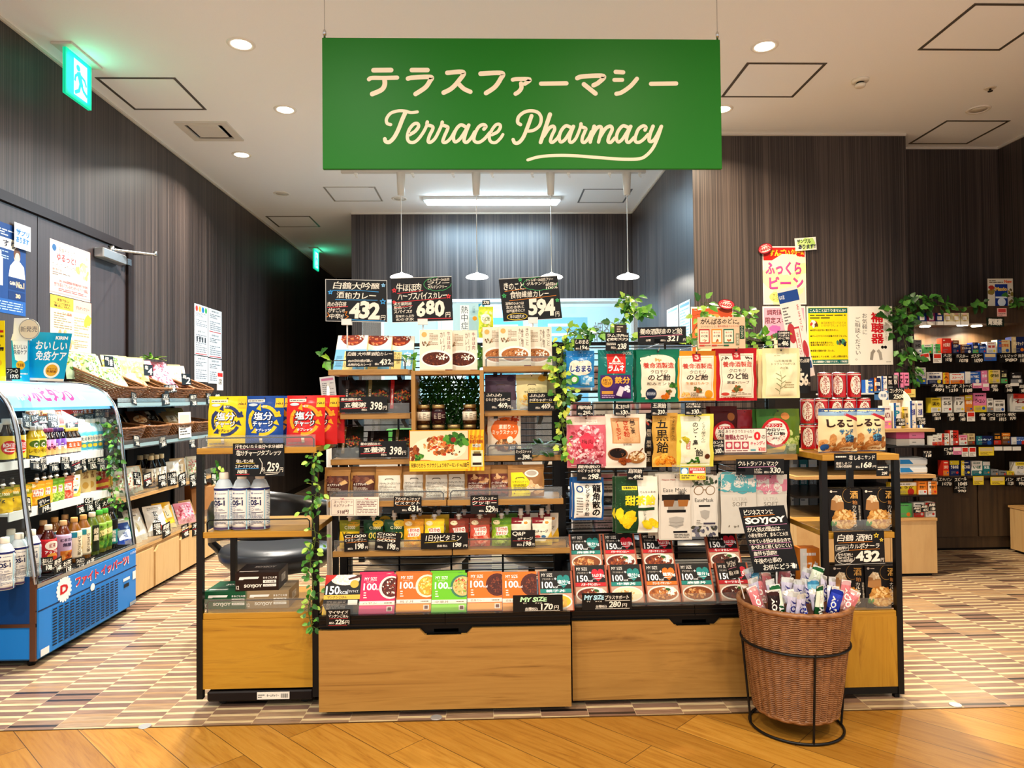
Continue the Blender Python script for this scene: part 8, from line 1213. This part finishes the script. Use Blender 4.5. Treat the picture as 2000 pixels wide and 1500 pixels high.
for i, (a, c, t, z, yy, c1, c2, tx, tc) in enumerate([(1722, 1740, 793, .907, 4.36, 'w', 'p', 'LAITA', '#8a4a5a'), (1744, 1758, 787, .907, 4.36, 'w', 'b', 'P', '#2a8aa0'), (1760, 1774, 795, .907, 4.4, 'e', 'y', '目薬', '#6a5a2a'), (1776, 1788, 783, .907, 4.38, 'w', 'b', '洗顔', '#3a3a8a'), (1790, 1802, 783, .907, 4.38, 'w', 'b', '洗顔', '#3a3a8a'), (1690, 1706, 742, 1.1305, 4.57, 'b', 'w', 'スマイル', '#f0ece4'), (1707, 1720, 738, 1.1305, 4.57, 'n', 'o', '目', '#f0ece4'), (1721, 1733, 735, 1.1305, 4.57, 'w', 'b', 'サンテ', '#2a4a8a'), (1734, 1744, 732, 1.1305, 4.57, 'k', 's', 'FX', '#e6dcd0'), (1745, 1754, 732, 1.1305, 4.57, 'k', 's', 'FX', '#e6dcd0'), (1755, 1765, 728, 1.1305, 4.57, 'p', 'k', 'Z', '#3a1a1a'), (1766, 1776, 728, 1.1305, 4.57, 'p', 'k', 'Z', '#3a1a1a')]):
    mb(a, c, t, z, c1, c2, tx, tc, '%s and %s eye care box, %s on %s' % (CN[c1], CN[c2], nth(i if i < 5 else i-5, 5 if i < 5 else 7), 'the island top' if i < 5 else 'the island riser'), yy, .05, grp='small boxes on the pale island')
minicard(1736, 1766, 757, 781, 4.55, '2508', 'コンタクト', 'black card reading 2508 on the island riser'); minicard(1803, 1820, 880, 894, 4.296, '118', 'マスク', 'black mask card reading 118 on the dark island shelf'); minicard(1750, 1768, 817, 832, 4.297, '660', '点眼', 'black eye drop card reading 660, left on the island top edge'); minicard(1790, 1808, 815, 830, 4.296, '1595', '洗顔', 'black face wash card reading 1595, right on the island top edge')
pop(1708, 764, 1735, 781, 4.55, [('e', .62, .5, .34, 0, '#e6e8ea'), ('t', '角膜', .44, .3, .84, .7, '#3a6a9a', 'b')], 'blue round-logo card on the island riser', bg=mat('#4a7ab0', .4)); pop(1767, 760, 1788, 776, 4.549, [('r', 0, .5, .6, 1, '#d8602a'), ('s', .1, .1, .9, .4, 2, '#6a5a2a')], 'yellow and orange card on the island riser', bg=mat('#e6d27a', .4))
for i, (z, c1, c2, l) in enumerate(((.8005, 'w', 's', 'white paper towel pack under the pink one'), (.8435, 'p', 'w', 'pink and white paper towel pack on top'))): o = B().cbox((-.09, 0, 0), (.09, .16, .041), mat(CC[c1], .4), .004); art(o, flat(.18, .041), [('r', 0, 0, .45, 1, '#c0507e' if i else '#cfcabf'), ('s', .55, .4, .7, .6, 1, '#4a4a4a')], .25); o.build('towel_pack', None, l+' on the island', 'towel pack', loc=(2.60, 4.33, z))
for i in range(2):
    o = B().cbox((-.095, 0, 0), (.095, .16, .05), mat('#dfe4e6', .35), .012); art(o, flat(.17, .04, 0, z0=.005), [('p', [(0, .2), (.5, .2), (.34, .9), (0, .9)], '#2f86c4')], .24); o.build('tissue_pack', None, 'blue and white soft tissue pack, %s of two under the island board' % ('lower', 'upper')[i], 'tissue pack', loc=(2.615, 4.33, .6225+.051*i))
for i, (a, c, t, c1, c2, tx, l) in enumerate([(1735, 1786, 936, 'y', 'w', 'しょうが', 'flat yellow pack on the island base'), (1789, 1806, 934, 'o', 'w', '使捨て', 'orange and white box, left of a pair on the island base'), (1808, 1826, 934, 'o', 'w', '使捨て', 'orange and white box, right of a pair on the island base')]): mb(a, c, t+7, .5005, c1, c2, tx, '#4a3a1a', l.replace('island base', 'lower island shelf'), 4.31 if i else 4.33, .05)
for px0, px1, py0, c1, c2, l in ((1745, 1776, 984, 'g', 'g', 'green soft pack on the island base'), (1779, 1800, 982, 'w', 'r', 'white and red slim box on the island base'), (1802, 1822, 982, 'w', 'r', 'second white and red slim box on the island base, at right')): mb(px0, px1, py0, .3585, c1, c2, '', '#555', l, 4.33, .06)
for i in range(3): minicard(1784+i*15, 1797+i*15, 990-4*i, 1002-2*i, 4.293, ('300', '415', '1180')[i], '綿', '%s of three black cards along the island base edge, reading %s' % (nth(i, 3), ('300', '415', '1180')[i]))
for i, px in enumerate((1548, 1566, 1584)): mb(px-8, px+9, 898, .359, 't' if i == 1 else 's', 'w', '詰替', '#dfe6ea', 'large greyish refill pack, %s of three at left end of the island' % nth(i, 3), 4.86, .05, 'refill_pack', 'refill pack', grp='refill packs on the island')
mb(1556, 1595, 1072, PY(1556, 1150, 2.84).z, 'o', 'w', 'マスク', '#f6ece6', 'salmon pink mask carton standing behind the basket', 2.80, .06, 'mask_box', 'mask box')
bb = bpy.data.objects['mask_box']; zz = bb.location.z; st = B().box((-.06, -.02, 0), (.06, .09, zz-.001), BLKM); st.build('display_block', None, 'black block under the salmon mask carton behind the basket', 'block', loc=(bb.location.x, 2.815, 0))
# ---------------------------------------------------------------- posters on the pillar and notices in the alcove
PP = 5.0088
def pp(x0, y0, x1, y1, its, label, bg, dy=0, name='poster', cat='poster', rot=0): return pop(x0, y0, x1, y1, PP-dy, its, label, rot, bg=mat(bg, .45), name=name, cat=cat)
pp(1351, 599, 1432, 700, [('r', .02, .02, .98, .97, '#c86a34'), ('r', .02, .55, .98, .97, '#b8502a'), ('n', .5, .5, .46, .3, ('#d98a4a', '#e6a868'), 20, .12), ('t', 'SCAN', .34, .62, .92, .8, '#2a5a70', 'B'), ('t', 'SCAN', .33, .63, .91, .81, '#f0ece0', 'b'), ('r', .1, .1, .6, .4, '#e6d0a8')], 'orange poster on the pillar behind the throat candy sign', '#e9e2d4')
pp(1491, 481, 1573, 595, [('r', .02, .02, .98, .98, '#f0ccc0'), ('r', .02, .76, .98, .98, '#cf2a22'), ('t', 'すんごい', .16, .83, .64, .95, '#f4d83a', 'B'), ('t', 'クリーム', .66, .85, .96, .95, '#f4d83a', 'B'), ('t', 'あります', .68, .775, .92, .83, '#f4e8b0', 'b'), ('n', .5, .42, .46, .3, ('#f4e2c8', '#f6e9a8'), 12, .3), ('t', 'ふっくら', .06, .5, .9, .74, '#5a1a3a', 'B'), ('t', 'ふっくら', .07, .51, .89, .735, '#e8509a', 'b'), ('t', 'ピーン', .14, .26, .94, .48, '#5a1a3a', 'B'), ('t', 'ピーン', .15, .27, .93, .475, '#e8509a', 'b'), ('e', .34, .13, .2, .09, '#f2e27a'), ('t', 'サンプル\nレジで', .22, .07, .46, .19, '#5a4a2a', 'b')], 'tall pink cream poster with bold magenta lettering on the pillar', '#ece6da')
for (x0, y0, x1, y1, l, r) in ((1480, 474, 1509, 497, 'red oval flash reading 6600 at the pink poster corner', 20), (1402, 583, 1435, 606, 'red oval flash reading 6600 above the orange poster', -8)):
    x = PY((x0+x1)/2, (y0+y1)/2, 4.99); w = PY(x1, y0, 4.99).x-PY(x0, y0, 4.99).x; h = .075; b = B(); S = plane((-w/2, -.002, -h/2), (w, 0, 0), (0, 0, h)); b.add([(w/2*math.cos(t*PI/12), -.001, h/2*math.sin(t*PI/12)) for t in range(24)]+[(w/2*math.cos(t*PI/12), .001, h/2*math.sin(t*PI/12)) for t in range(24)], [tuple(range(24)), tuple(range(47, 23, -1))]+[(i, 24+i, 24+(i+1) % 24, (i+1) % 24) for i in range(24)], '#5a1a1e')
    art(b, S, [('e', .5, .5, .46, .44, '#c43a44'), ('e', .5, .44, .4, .26, '#e8c8c0'), ('t', '¥6600', .1, .28, .9, .64, '#a01c2a', 'B'), ('s', .3, .74, .7, .86, 1, '#f0d8d0')], h/w); b.build('flash_sticker', None, l, 'sticker', loc=x, rot=(0, -math.radians(r), 0))
pp(1553, 464, 1594, 489, [('n', .5, .5, .4, .3, ('#b8d87a', '#cfe49a'), 20, .16), ('h', 'サンプル', .1, .52, .76, .9, '#4a5a3a', 'B'), ('h', 'あります!!', .14, .1, .96, .5, '#2a2a4a', 'B')], 'white and green handwritten sample sticker at poster top right', '#e9e6da', .012, 'flash_sticker', 'sticker', 4)
pp(1491, 598, 1573, 705, [('r', .03, .03, .97, .97, '#eea4b4'), ('t', '調剤薬局', .1, .84, .62, .94, '#4a1a2a', 'b'), ('t', '限定スキンケア', .06, .68, .94, .8, '#4a1a2a', 'b'), ('n', .24, .5, .14, .1, ('#b86aa8', '#d88ab8'), 5, .1), ('e', .3, .36, .18, 0, '#8a4a2a'), ('e', .3, .32, .15, 0, '#f0d0b4'), ('e', .7, .36, .18, 0, '#6a2a2a'), ('e', .7, .32, .15, 0, '#f0d0b4')], 'pink skin care poster on the pillar behind the white leaflet', '#ece6da')
pp(1577, 598, 1658, 713, [('r', .04, .02, .96, .98, '#f2d81c'), ('r', .04, .885, .96, .97, '#1d6a62'), ('t', 'こんなことはありませんか?', .08, .9, .92, .955, '#f6f2e4', 'b'), ('s', .08, .78, .92, .87, 2, '#5a5a2a'), ('t', '自己診断を行ってみては\nいかがでしょうか?', .34, .65, .92, .74, '#6a5a2a'), ('n', .18, .7, .08, .05, ('#f0ece0', '#c44a3a', '#6a4a2a'), 14, .05), ('t', '●相手の話が良く聞き取れない。', .08, .575, .74, .61, '#3a3a1a', 'b'), ('t', '●テレビやラジオの音量が大きくなった。', .08, .475, .94, .51, '#3a3a1a', 'b'), ('t', '●車の音や自転車のベル、\n音楽が聞き取りにくい。', .08, .32, .62, .4, '#3a3a1a', 'b'), ('n', .82, .38, .1, .05, ('#2a3a3a', '#8a5a3a', '#4a8a6a'), 12, .05), ('t', '●言葉の理解が遅くなった。', .08, .225, .64, .26, '#3a3a1a', 'b'), ('t', '●会話をしている時、しばしば聞き返す。', .08, .125, .95, .16, '#3a3a1a', 'b'), ('r', .04, .02, .96, .09, '#1d6a62'), ('t', 'きこえと補聴器のご相談あります。（予約制）', .06, .035, .94, .075, '#f6f2e4', 'b')], 'yellow hearing questionnaire poster on the pillar', '#e9e6d6')
pp(1660, 598, 1742, 713, [('r', 0, 0, 1, 1, '#f0ece2'), ('t', '補聴器', .5, .36, .8, .9, '#c8202c', 'vB'), ('t', 'ほちょうき', .82, .42, .88, .82, '#b8a8a0', 'v'), ('t', 'お気軽に', .3, .52, .42, .88, '#4a4642', 'v'), ('t', 'ご相談ください。', .13, .08, .26, .82, '#4a4642', 'v'), ('t', 'signia', .78, .92, .94, .955, '#6a665e'), ('e', .76, .3, .035, 0, '#1a1614'), ('e', .83, .3, .035, 0, '#1a1614'), ('l', [(.5, .1), (.52, .2), (.56, .24)], .07, '#9a948a'), ('l', [(.72, .1), (.7, .2), (.66, .24)], .07, '#aca69c'), ('s', .84, .04, .96, .06, 1, '#8a8680')], 'white hearing aid poster with red characters on the pillar', '#f0ece2')
for i, (x0, x1) in enumerate(((1303, 1325), (1327, 1348))):
    a = PX(x0, 645, 1.457); c = PX(x1, 645, 1.457); t = PX(x0, 606 if i == 0 else 594, 1.457)
    quad_card('notice_sheet', 'notice', 'pale blue notice sheet, %s of two on the alcove side wall' % ('left', 'right')[i], (1.457, a.y, a.z-.1), (0, c.y-a.y, 0), (0, 0, t.z-a.z+.1), [('r', .06, .88, .94, .95, '#7ab4d8'), ('s', .08, .1, .92, .84, 10, '#9ac4dc')], mat('#dcecf4', .5))
# ---------------------------------------------------------------- consultation desks, chairs and what stands behind the gondola
def desk(label, x0, x1, y0, y1):
    e = empty('consultation_desk', (0, 0, 0), label, 'desk'); B().cbox((x0, y0, .70), (x1, y1, .73), mat('#d8d4cc', .4), .004).build('desk_top', e)
    B().box((x0+.03, y1-.05, .28), (x1-.03, y1-.03, .70), DW).build('modesty_panel', e)
    for x in (x0+.03, x1-.07):
        for y in (y0+.05, y1-.1): B().box((x, y, 0), (x+.04, y+.04, .70), BLKM).build('leg', e)
    B().box((x0+.1, y0+.3, .73), (x1-.1, y0+.31, 1.78), ACR).build('clear_screen', e)
desk('left white consultation desk seen through the gondola', -.95, -.12, 4.45, 5.05); desk('right white consultation desk seen through the gondola', .2, 1.1, 4.45, 5.05)
LTH = mat('#121214', .28, 0, 0, .55); SEAT = mat('#34363b', .34, 0, 0, .5)  # SEAT: black leather too, its grey reflection put into the base colour
def chair(x, y, label, rz=0):
    e = empty('lounge_chair', (x, y, 0), label, 'chair', 'black lounge chairs', rot=(0, 0, rz))
    b = B(); n = 26; hs = []                                          # wrap-around shell, open to the desks
    for i in range(n+1):
        t = math.radians(200+140*i/n); hs.append((t, .155*abs(math.cos(t))**1.6))
    def ring(r, z): return [(r*1.06*math.cos(t), r*.92*math.sin(t), z) for t, d in hs]
    lv = [(.300, .47), (.315, .50), (.322, .58), (.318, .66), (.30, .70), (.285, .70), (.28, .64), (.285, .54), (.285, .47)]
    vs = []
    for r, z in lv:
        for (t, d), p in zip(hs, ring(r, z)): vs.append((p[0], p[1], z if z < .5 else z-d*.5))
    m = n+1; b.add(vs, [(k*m+i, k*m+i+1, ((k+1) % len(lv))*m+i+1, ((k+1) % len(lv))*m+i) for k in range(len(lv)) for i in range(n)], LTH, True)
    b.add(vs, [tuple(k*m for k in range(len(lv))), tuple(k*m+n for k in range(len(lv)))[::-1]], LTH); b.build('backrest', e)
    s = B().lathe([(.10, .27), (.22, .29), (.27, .34), (.275, .37), (.26, .395), (.18, .405), (.0, .408)], SEAT, 32, sx=1.05, sy=.95); s.build('seat', e)
    for a in (-1, 1): B().tube([(a*.27, -.02, .36), (a*.31, -.06, .42), (a*.318, -.06, .52)], .02, LTH, 8).build('arm_support', e)
    l = B(); l.lathe([(.028, .03), (.028, .28)], BLKM, 14); l.build('pedestal', e)
    for k in range(4): t = PI/4+k*PI/2; B().tube([(0, 0, .05), (.26*math.cos(t), .26*math.sin(t), .016)], .015, BLKM, 8).build('leg', e)
for i, (x, y) in enumerate(((-1.07, 3.62), (-.38, 3.68), (.31, 3.68), (1.0, 3.7))): chair(x, y, 'black leather lounge chair, %s of four behind the gondola' % nth(i, 4))
rr = empty('rear_rack', (0, 0, 0), 'low rack of white cartons behind the right bay mesh', 'rack')
for k in range(5): B().box((.34, 3.12, .52+k*.155), (.86, 3.30, .53+k*.155), BLKM).build('shelf', rr)
for x in (.34, .845): B().box((x, 3.28, 0), (x+.015, 3.30, 1.28), BLKM).build('post', rr)
for k in range(5):
    for i in range(5):
        c = ('#e6ddd6', '#e8c8c8', '#ece6de', '#dcd6d0', '#ead2d0')[(k*2+i) % 5]; o = B().box((-.043, 0, 0), (.043, .06, .105), mat(c, .4)); art(o, flat(.086, .105), [('r', .08, .62, .92, .9, ('#c87a84', '#b8b0a8', '#d89aa0')[(k+i) % 3]), ('s', .1, .1, .9, .5, 4, '#a0948c')], 1.2, seed=k*5+i)
        o.build('rear_carton', None, 'pale carton, %s on the %s rear shelf behind the mesh' % (nth(i, 5), ('lowest', 'second', 'middle', 'fourth', 'top')[k]), 'carton', 'cartons behind the mesh', loc=(.40+.1*i, 3.125, .5305+k*.155))
pop(885, 592, 947, 660, 4.74, [('r', 0, 0, 1, 1, '#b8dcea'), ('r', .22, .2, .5, .94, '#e9f2f4'), ('t', '熱中症', .25, .24, .47, .92, '#3a4a5a', 'v'), ('e', .68, .56, .07, 0, '#f0a83a'), ('r', .8, .84, .98, .98, '#2a9ad0'), ('t', '6', .84, .86, .94, .96, '#fff', 'B'), ('t', 'ご注意', .6, .72, .7, .92, '#7a9aaa', 'v'), ('n', .3, .1, .24, .06, ('#e6c98a', '#c9b8a8'), 6, .1)], 'pale blue heatstroke poster on the clear screen', bg=mat('#b8dcea', .4), name='poster', cat='poster')
hang('c_citrus', 935, 599, 963, 660, 4.70, '#d2dc4a', [('n', .5, .5, .46, .44, ('#e6e45a', '#a8c83a', '#f0ecb0'), 40, .14), ('e', .5, .6, .36, 0, '#f0eed2'), ('t', 'のど飴', .24, .54, .78, .68, '#5a7a1a', 'b'), ('r', .2, .2, .8, .34, '#e6c23a')], 'yellow-green citrus candy bag hung on the clear screen', hook=False, seed=41)
pop(942, 586, 957, 596, 4.69, [('h', '378', .1, .15, .9, .85, CW, 'b')], 'tiny black tag reading 378 above the citrus candy bag')
gb = B().box((-.09, 0, 0), (.09, .1, .2), mat('#5faa5a', .4)); art(gb, flat(.18, .2), [('e', .5, .5, .36, 0, '#ece8c8'), ('s', .3, .4, .7, .55, 2, '#8aa86a')], 1.1); gb.build('green_box', None, 'green box with cream circle on the left desk', 'box', loc=(px2(782, 4.5), 4.5, .7305))
mo = empty('monitor', (-.55, 4.86, .7305), 'dark monitor standing on the left desk', 'monitor'); B().cbox((-.2, -.015, .12), (.2, .015, .38), BLK, .006).build('screen', mo); B().box((-.02, -.01, .01), (.02, .01, .13), BLK).build('stand', mo); B().cbox((-.1, -.07, 0), (.1, .07, .012), BLK, .003).build('base', mo)
pop(627, 735, 656, 792, 3.3, [('r', .1, .86, .9, .94, '#d88ab0'), ('s', .12, .2, .88, .8, 9, '#9aa0a8')], 'white printed leaflet sheet beside the left bay', bg=mat('#e9ecef', .5), name='leaflet', cat='leaflet', rot=6)
lh = empty('leaflet_stand', (px2(642, 3.31), 3.31, 0), 'slim white leaflet stand behind the red tablet pouches', 'stand'); B().lathe([(.012, .012), (.012, 1.2)], WPL, 12).build('pole', lh); B().lathe([(.12, 0), (.12, .012)], WPL, 24).build('base', lh)
for i, (px, py) in enumerate(((283, 1419), (852, 1402), (1866, 1377))): p = PZ(px, py, 0); B().lathe([(.021, 0), (.02, .0022)], mat('#cfcfcf', .3, .6), 24).build('floor_disc', None, 'small round metal disc in the floor, %s of three by the threshold' % nth(i, 3), 'floor disc', 'metal floor discs', loc=(p.x, p.y, .0003))
# ---------------------------------------------------------------- plastic foliage
def leaf(b, p, d, up_, L_, m, lob=1):
    d = d.normalized(); s = d.cross(up_).normalized(); n = s.cross(d)
    O = [(0, 0), (.18, .26), (.42, .40), (.5, .26), (.72, .24), (1, 0), (.72, -.24), (.5, -.26), (.42, -.40), (.18, -.26)] if lob else [(0, 0), (.2, .24), (.5, .32), (.8, .22), (1, 0), (.8, -.22), (.5, -.32), (.2, -.24)]
    V = [p+d*(x*L_)+s*(y*L_)+n*(abs(y)*L_*.28-x*x*L_*.18) for x, y in O]; c = p+d*(.5*L_)-n*(.04*L_); k = len(O)
    b.add(V+[c], [(i, (i+1) % k, k) for i in range(k)], m, True)
LG = [mat(c, .35, 0, 0, .45) for c in ('#6aa83a', '#8cc24e', '#4a8a2e', '#b4d65e', '#366f26')]
LD = [mat(c, .4, 0, 0, .4) for c in ('#2f5c24', '#3f7430', '#234a1c', '#568a3a')]
LY_ = [mat(c, .35, 0, 0, .45) for c in ('#8fb83c', '#b6cf4c', '#5f9434', '#cfd95a', '#3f7a2a')]
STM = mat('#5a6a34', .6)
def vine(label, paths, L_, n, pal, seed, spread=.03, lob=1, cat='artificial plant', name='trailing_vine', face=(0, -1, .5)):
    r = random.Random(seed); e = empty(name, paths[0][0], label, cat); o = Vector(paths[0][0]); s = B(); b = B(); tot = sum(len(q) for q in paths)
    for P_ in paths:
        Q = [Vector(q)-o for q in spline([Vector(q) for q in P_], 6)]; s.tube(Q, .0016, STM, 5)
        for i in range(int(n*len(P_)/tot)):
            f = r.random()*(len(Q)-1); k = min(int(f), len(Q)-2); p = Q[k].lerp(Q[k+1], f-k); q = p+Vector((r.gauss(0, spread), r.gauss(0, spread*.6), r.gauss(0, spread*.7)))
            d = (q-p)+Vector((r.uniform(-.4, .4)*L_, -.3*L_, r.uniform(-.9, .3)*L_)); up_ = Vector(face)+Vector((r.uniform(-.5, .5), r.uniform(-.3, .3), r.uniform(-.4, .4)))
            st = q if spread > .012 else p; s.tube([p, st], .0009, STM, 4); leaf(b, st, d, up_, L_*r.uniform(.65, 1.25), r.choice(pal), lob)
    s.build('stem', e); b.build('leaves', e); return e
V_ = lambda px, py, y: tuple(PY(px, py, y))
vine('leafy green ivy along the top of the right bay, left part', [[V_(1100, 690, 2.96), V_(1125, 655, 2.95), V_(1160, 652, 2.94), V_(1200, 650, 2.95), V_(1240, 664, 2.96)], [V_(1205, 640, 2.95), V_(1222, 612, 2.94), V_(1228, 585, 2.93), V_(1236, 578, 2.93)], [V_(1225, 605, 2.94), V_(1245, 604, 2.92), V_(1258, 610, 2.92)]], .037, 120, LG, 1, .015)
vine('green ivy along the top of the right bay, right part', [[V_(1340, 670, 2.96), V_(1358, 640, 2.95), V_(1372, 615, 2.95), V_(1377, 590, 2.94)], [V_(1440, 655, 2.96), V_(1470, 665, 2.95), V_(1500, 665, 2.95), V_(1530, 650, 2.95)], [V_(1440, 640, 2.96), V_(1452, 618, 2.95), V_(1462, 605, 2.94)], [V_(1350, 660, 2.96), V_(1400, 670, 2.96), V_(1450, 668, 2.96)]], .037, 120, LG, 2, .017)
vine('yellow-green vine hanging between the two gondola bays', [[V_(1112, 640, 2.76), V_(1098, 690, 2.74), V_(1090, 730, 2.73), V_(1100, 770, 2.73), V_(1095, 810, 2.74), V_(1102, 850, 2.74), V_(1112, 890, 2.74)]], .028, 130, LY_, 3, .018)
def fern(label, px, py, y, n, R, seed, pal=LD, name='fern_plant', lw=.35):
    r = random.Random(seed); p = PY(px, py, y); e = empty(name, p, label, 'artificial plant'); b = B(); s = B()
    for i in range(n):
        a = r.uniform(0, 2*PI); el = r.uniform(.15, 1.2); L_ = R*r.uniform(.7, 1.1); d = Vector((math.cos(a)*math.cos(el), math.sin(a)*math.cos(el)*.6-.25, math.sin(el))).normalized(); pts = [d*(L_*t)+Vector((0, 0, -.5*L_*t*t)) for t in (0, .3, .6, 1)]
        s.tube(pts, .0012, STM, 4)
        for k in range(7):
            t = .2+.8*k/7; q = pts[0].lerp(pts[3], t)+Vector((0, 0, .12*L_*t*(1-t)))
            for sg in (-1, 1): sd = d.cross(Vector((0, 0, 1))).normalized()*sg; leaf(b, q, d*.6+sd, Vector((0, -.5, 1)), L_*lw*(1.1-t*.6), r.choice(pal), 0)
    s.build('stem', e); b.build('leaves', e)
fern('dark green leafy plant beside the mixed nuts pouch', 1062, 880, 2.84, 24, .10, 5); fern('dark green fern hanging beside the pumpkin snack pouch', 1118, 790, 2.84, 12, .11, 6); fern('small palm plant among the top left-wall trays', 296, 702, PX(296, 702, -2.28).y, 9, .12, 7, LG)
vine('round-leaved green vine hanging from the left end rack', [[V_(617, 888, 2.632), V_(612, 920, 2.625), V_(618, 960, 2.62), V_(608, 1000, 2.62), V_(616, 1050, 2.62), V_(606, 1100, 2.62), V_(612, 1150, 2.62), V_(602, 1190, 2.615), V_(612, 1232, 2.61)]], .024, 120, [LG[0], LG[2], LD[1], LG[3]], 8, .014, 0)
B().tube([tuple(Vector((.008*math.cos(t*PI/6), 0, .008*math.sin(t*PI/6)))) for t in range(12)], .0014, mat('#c9a84a', .3, .8), 6, True).build('hanging_ring', bpy.data.objects['trailing_vine.003'], loc=(0, 0, 0))
vine('green leaves poking out left of the light blue curry boxes', [[V_(660, 712, 2.90), V_(640, 700, 2.88), V_(626, 690, 2.86)], [V_(645, 702, 2.88), V_(632, 708, 2.87)]], .042, 9, LG, 9, .012)
vine('green leaves between the curry boxes on the top shelf', [[V_(798, 715, 2.90), V_(806, 700, 2.90), V_(812, 690, 2.90)], [V_(932, 715, 2.90), V_(938, 700, 2.90), V_(942, 690, 2.90)]], .04, 22, LG, 10, .012)
vine('green vine hanging at the far glass edge of the chiller', [[(-2.06, 3.90, 1.0), (-2.03, 3.90, .85), (-2.05, 3.90, .7), (-2.02, 3.90, .55), (-2.03, 3.89, .40)]], .028, 90, LD+LG[:2], 11, .02)
vine('green vine hanging at the far end of the left shelving', [[(-2.02, 5.33, .66), (-2.0, 5.34, .55), (-2.02, 5.34, .42)]], .04, 24, LG, 12, .02)
vine('dark ivy hanging down the right pillar edge', [[V_(1772, 588, 4.95), V_(1770, 610, 4.94), V_(1762, 640, 4.94), V_(1770, 680, 4.94), V_(1776, 715, 4.94), V_(1782, 735, 4.94)], [V_(1748, 600, 4.95), V_(1756, 625, 4.95), V_(1752, 650, 4.95)]], .06, 110, LD, 13, .04)
vine('dark ivy trailing along the recess canopy top', [[V_(1770, 592, 4.95), V_(1800, 600, 4.95), V_(1840, 596, 4.95), V_(1880, 602, 4.95), V_(1920, 590, 4.95)], [V_(1780, 585, 4.95), V_(1800, 580, 4.95), V_(1815, 584, 4.95)], [V_(1980, 585, 4.95), V_(2003, 592, 4.95)]], .055, 75, LD, 14, .025)
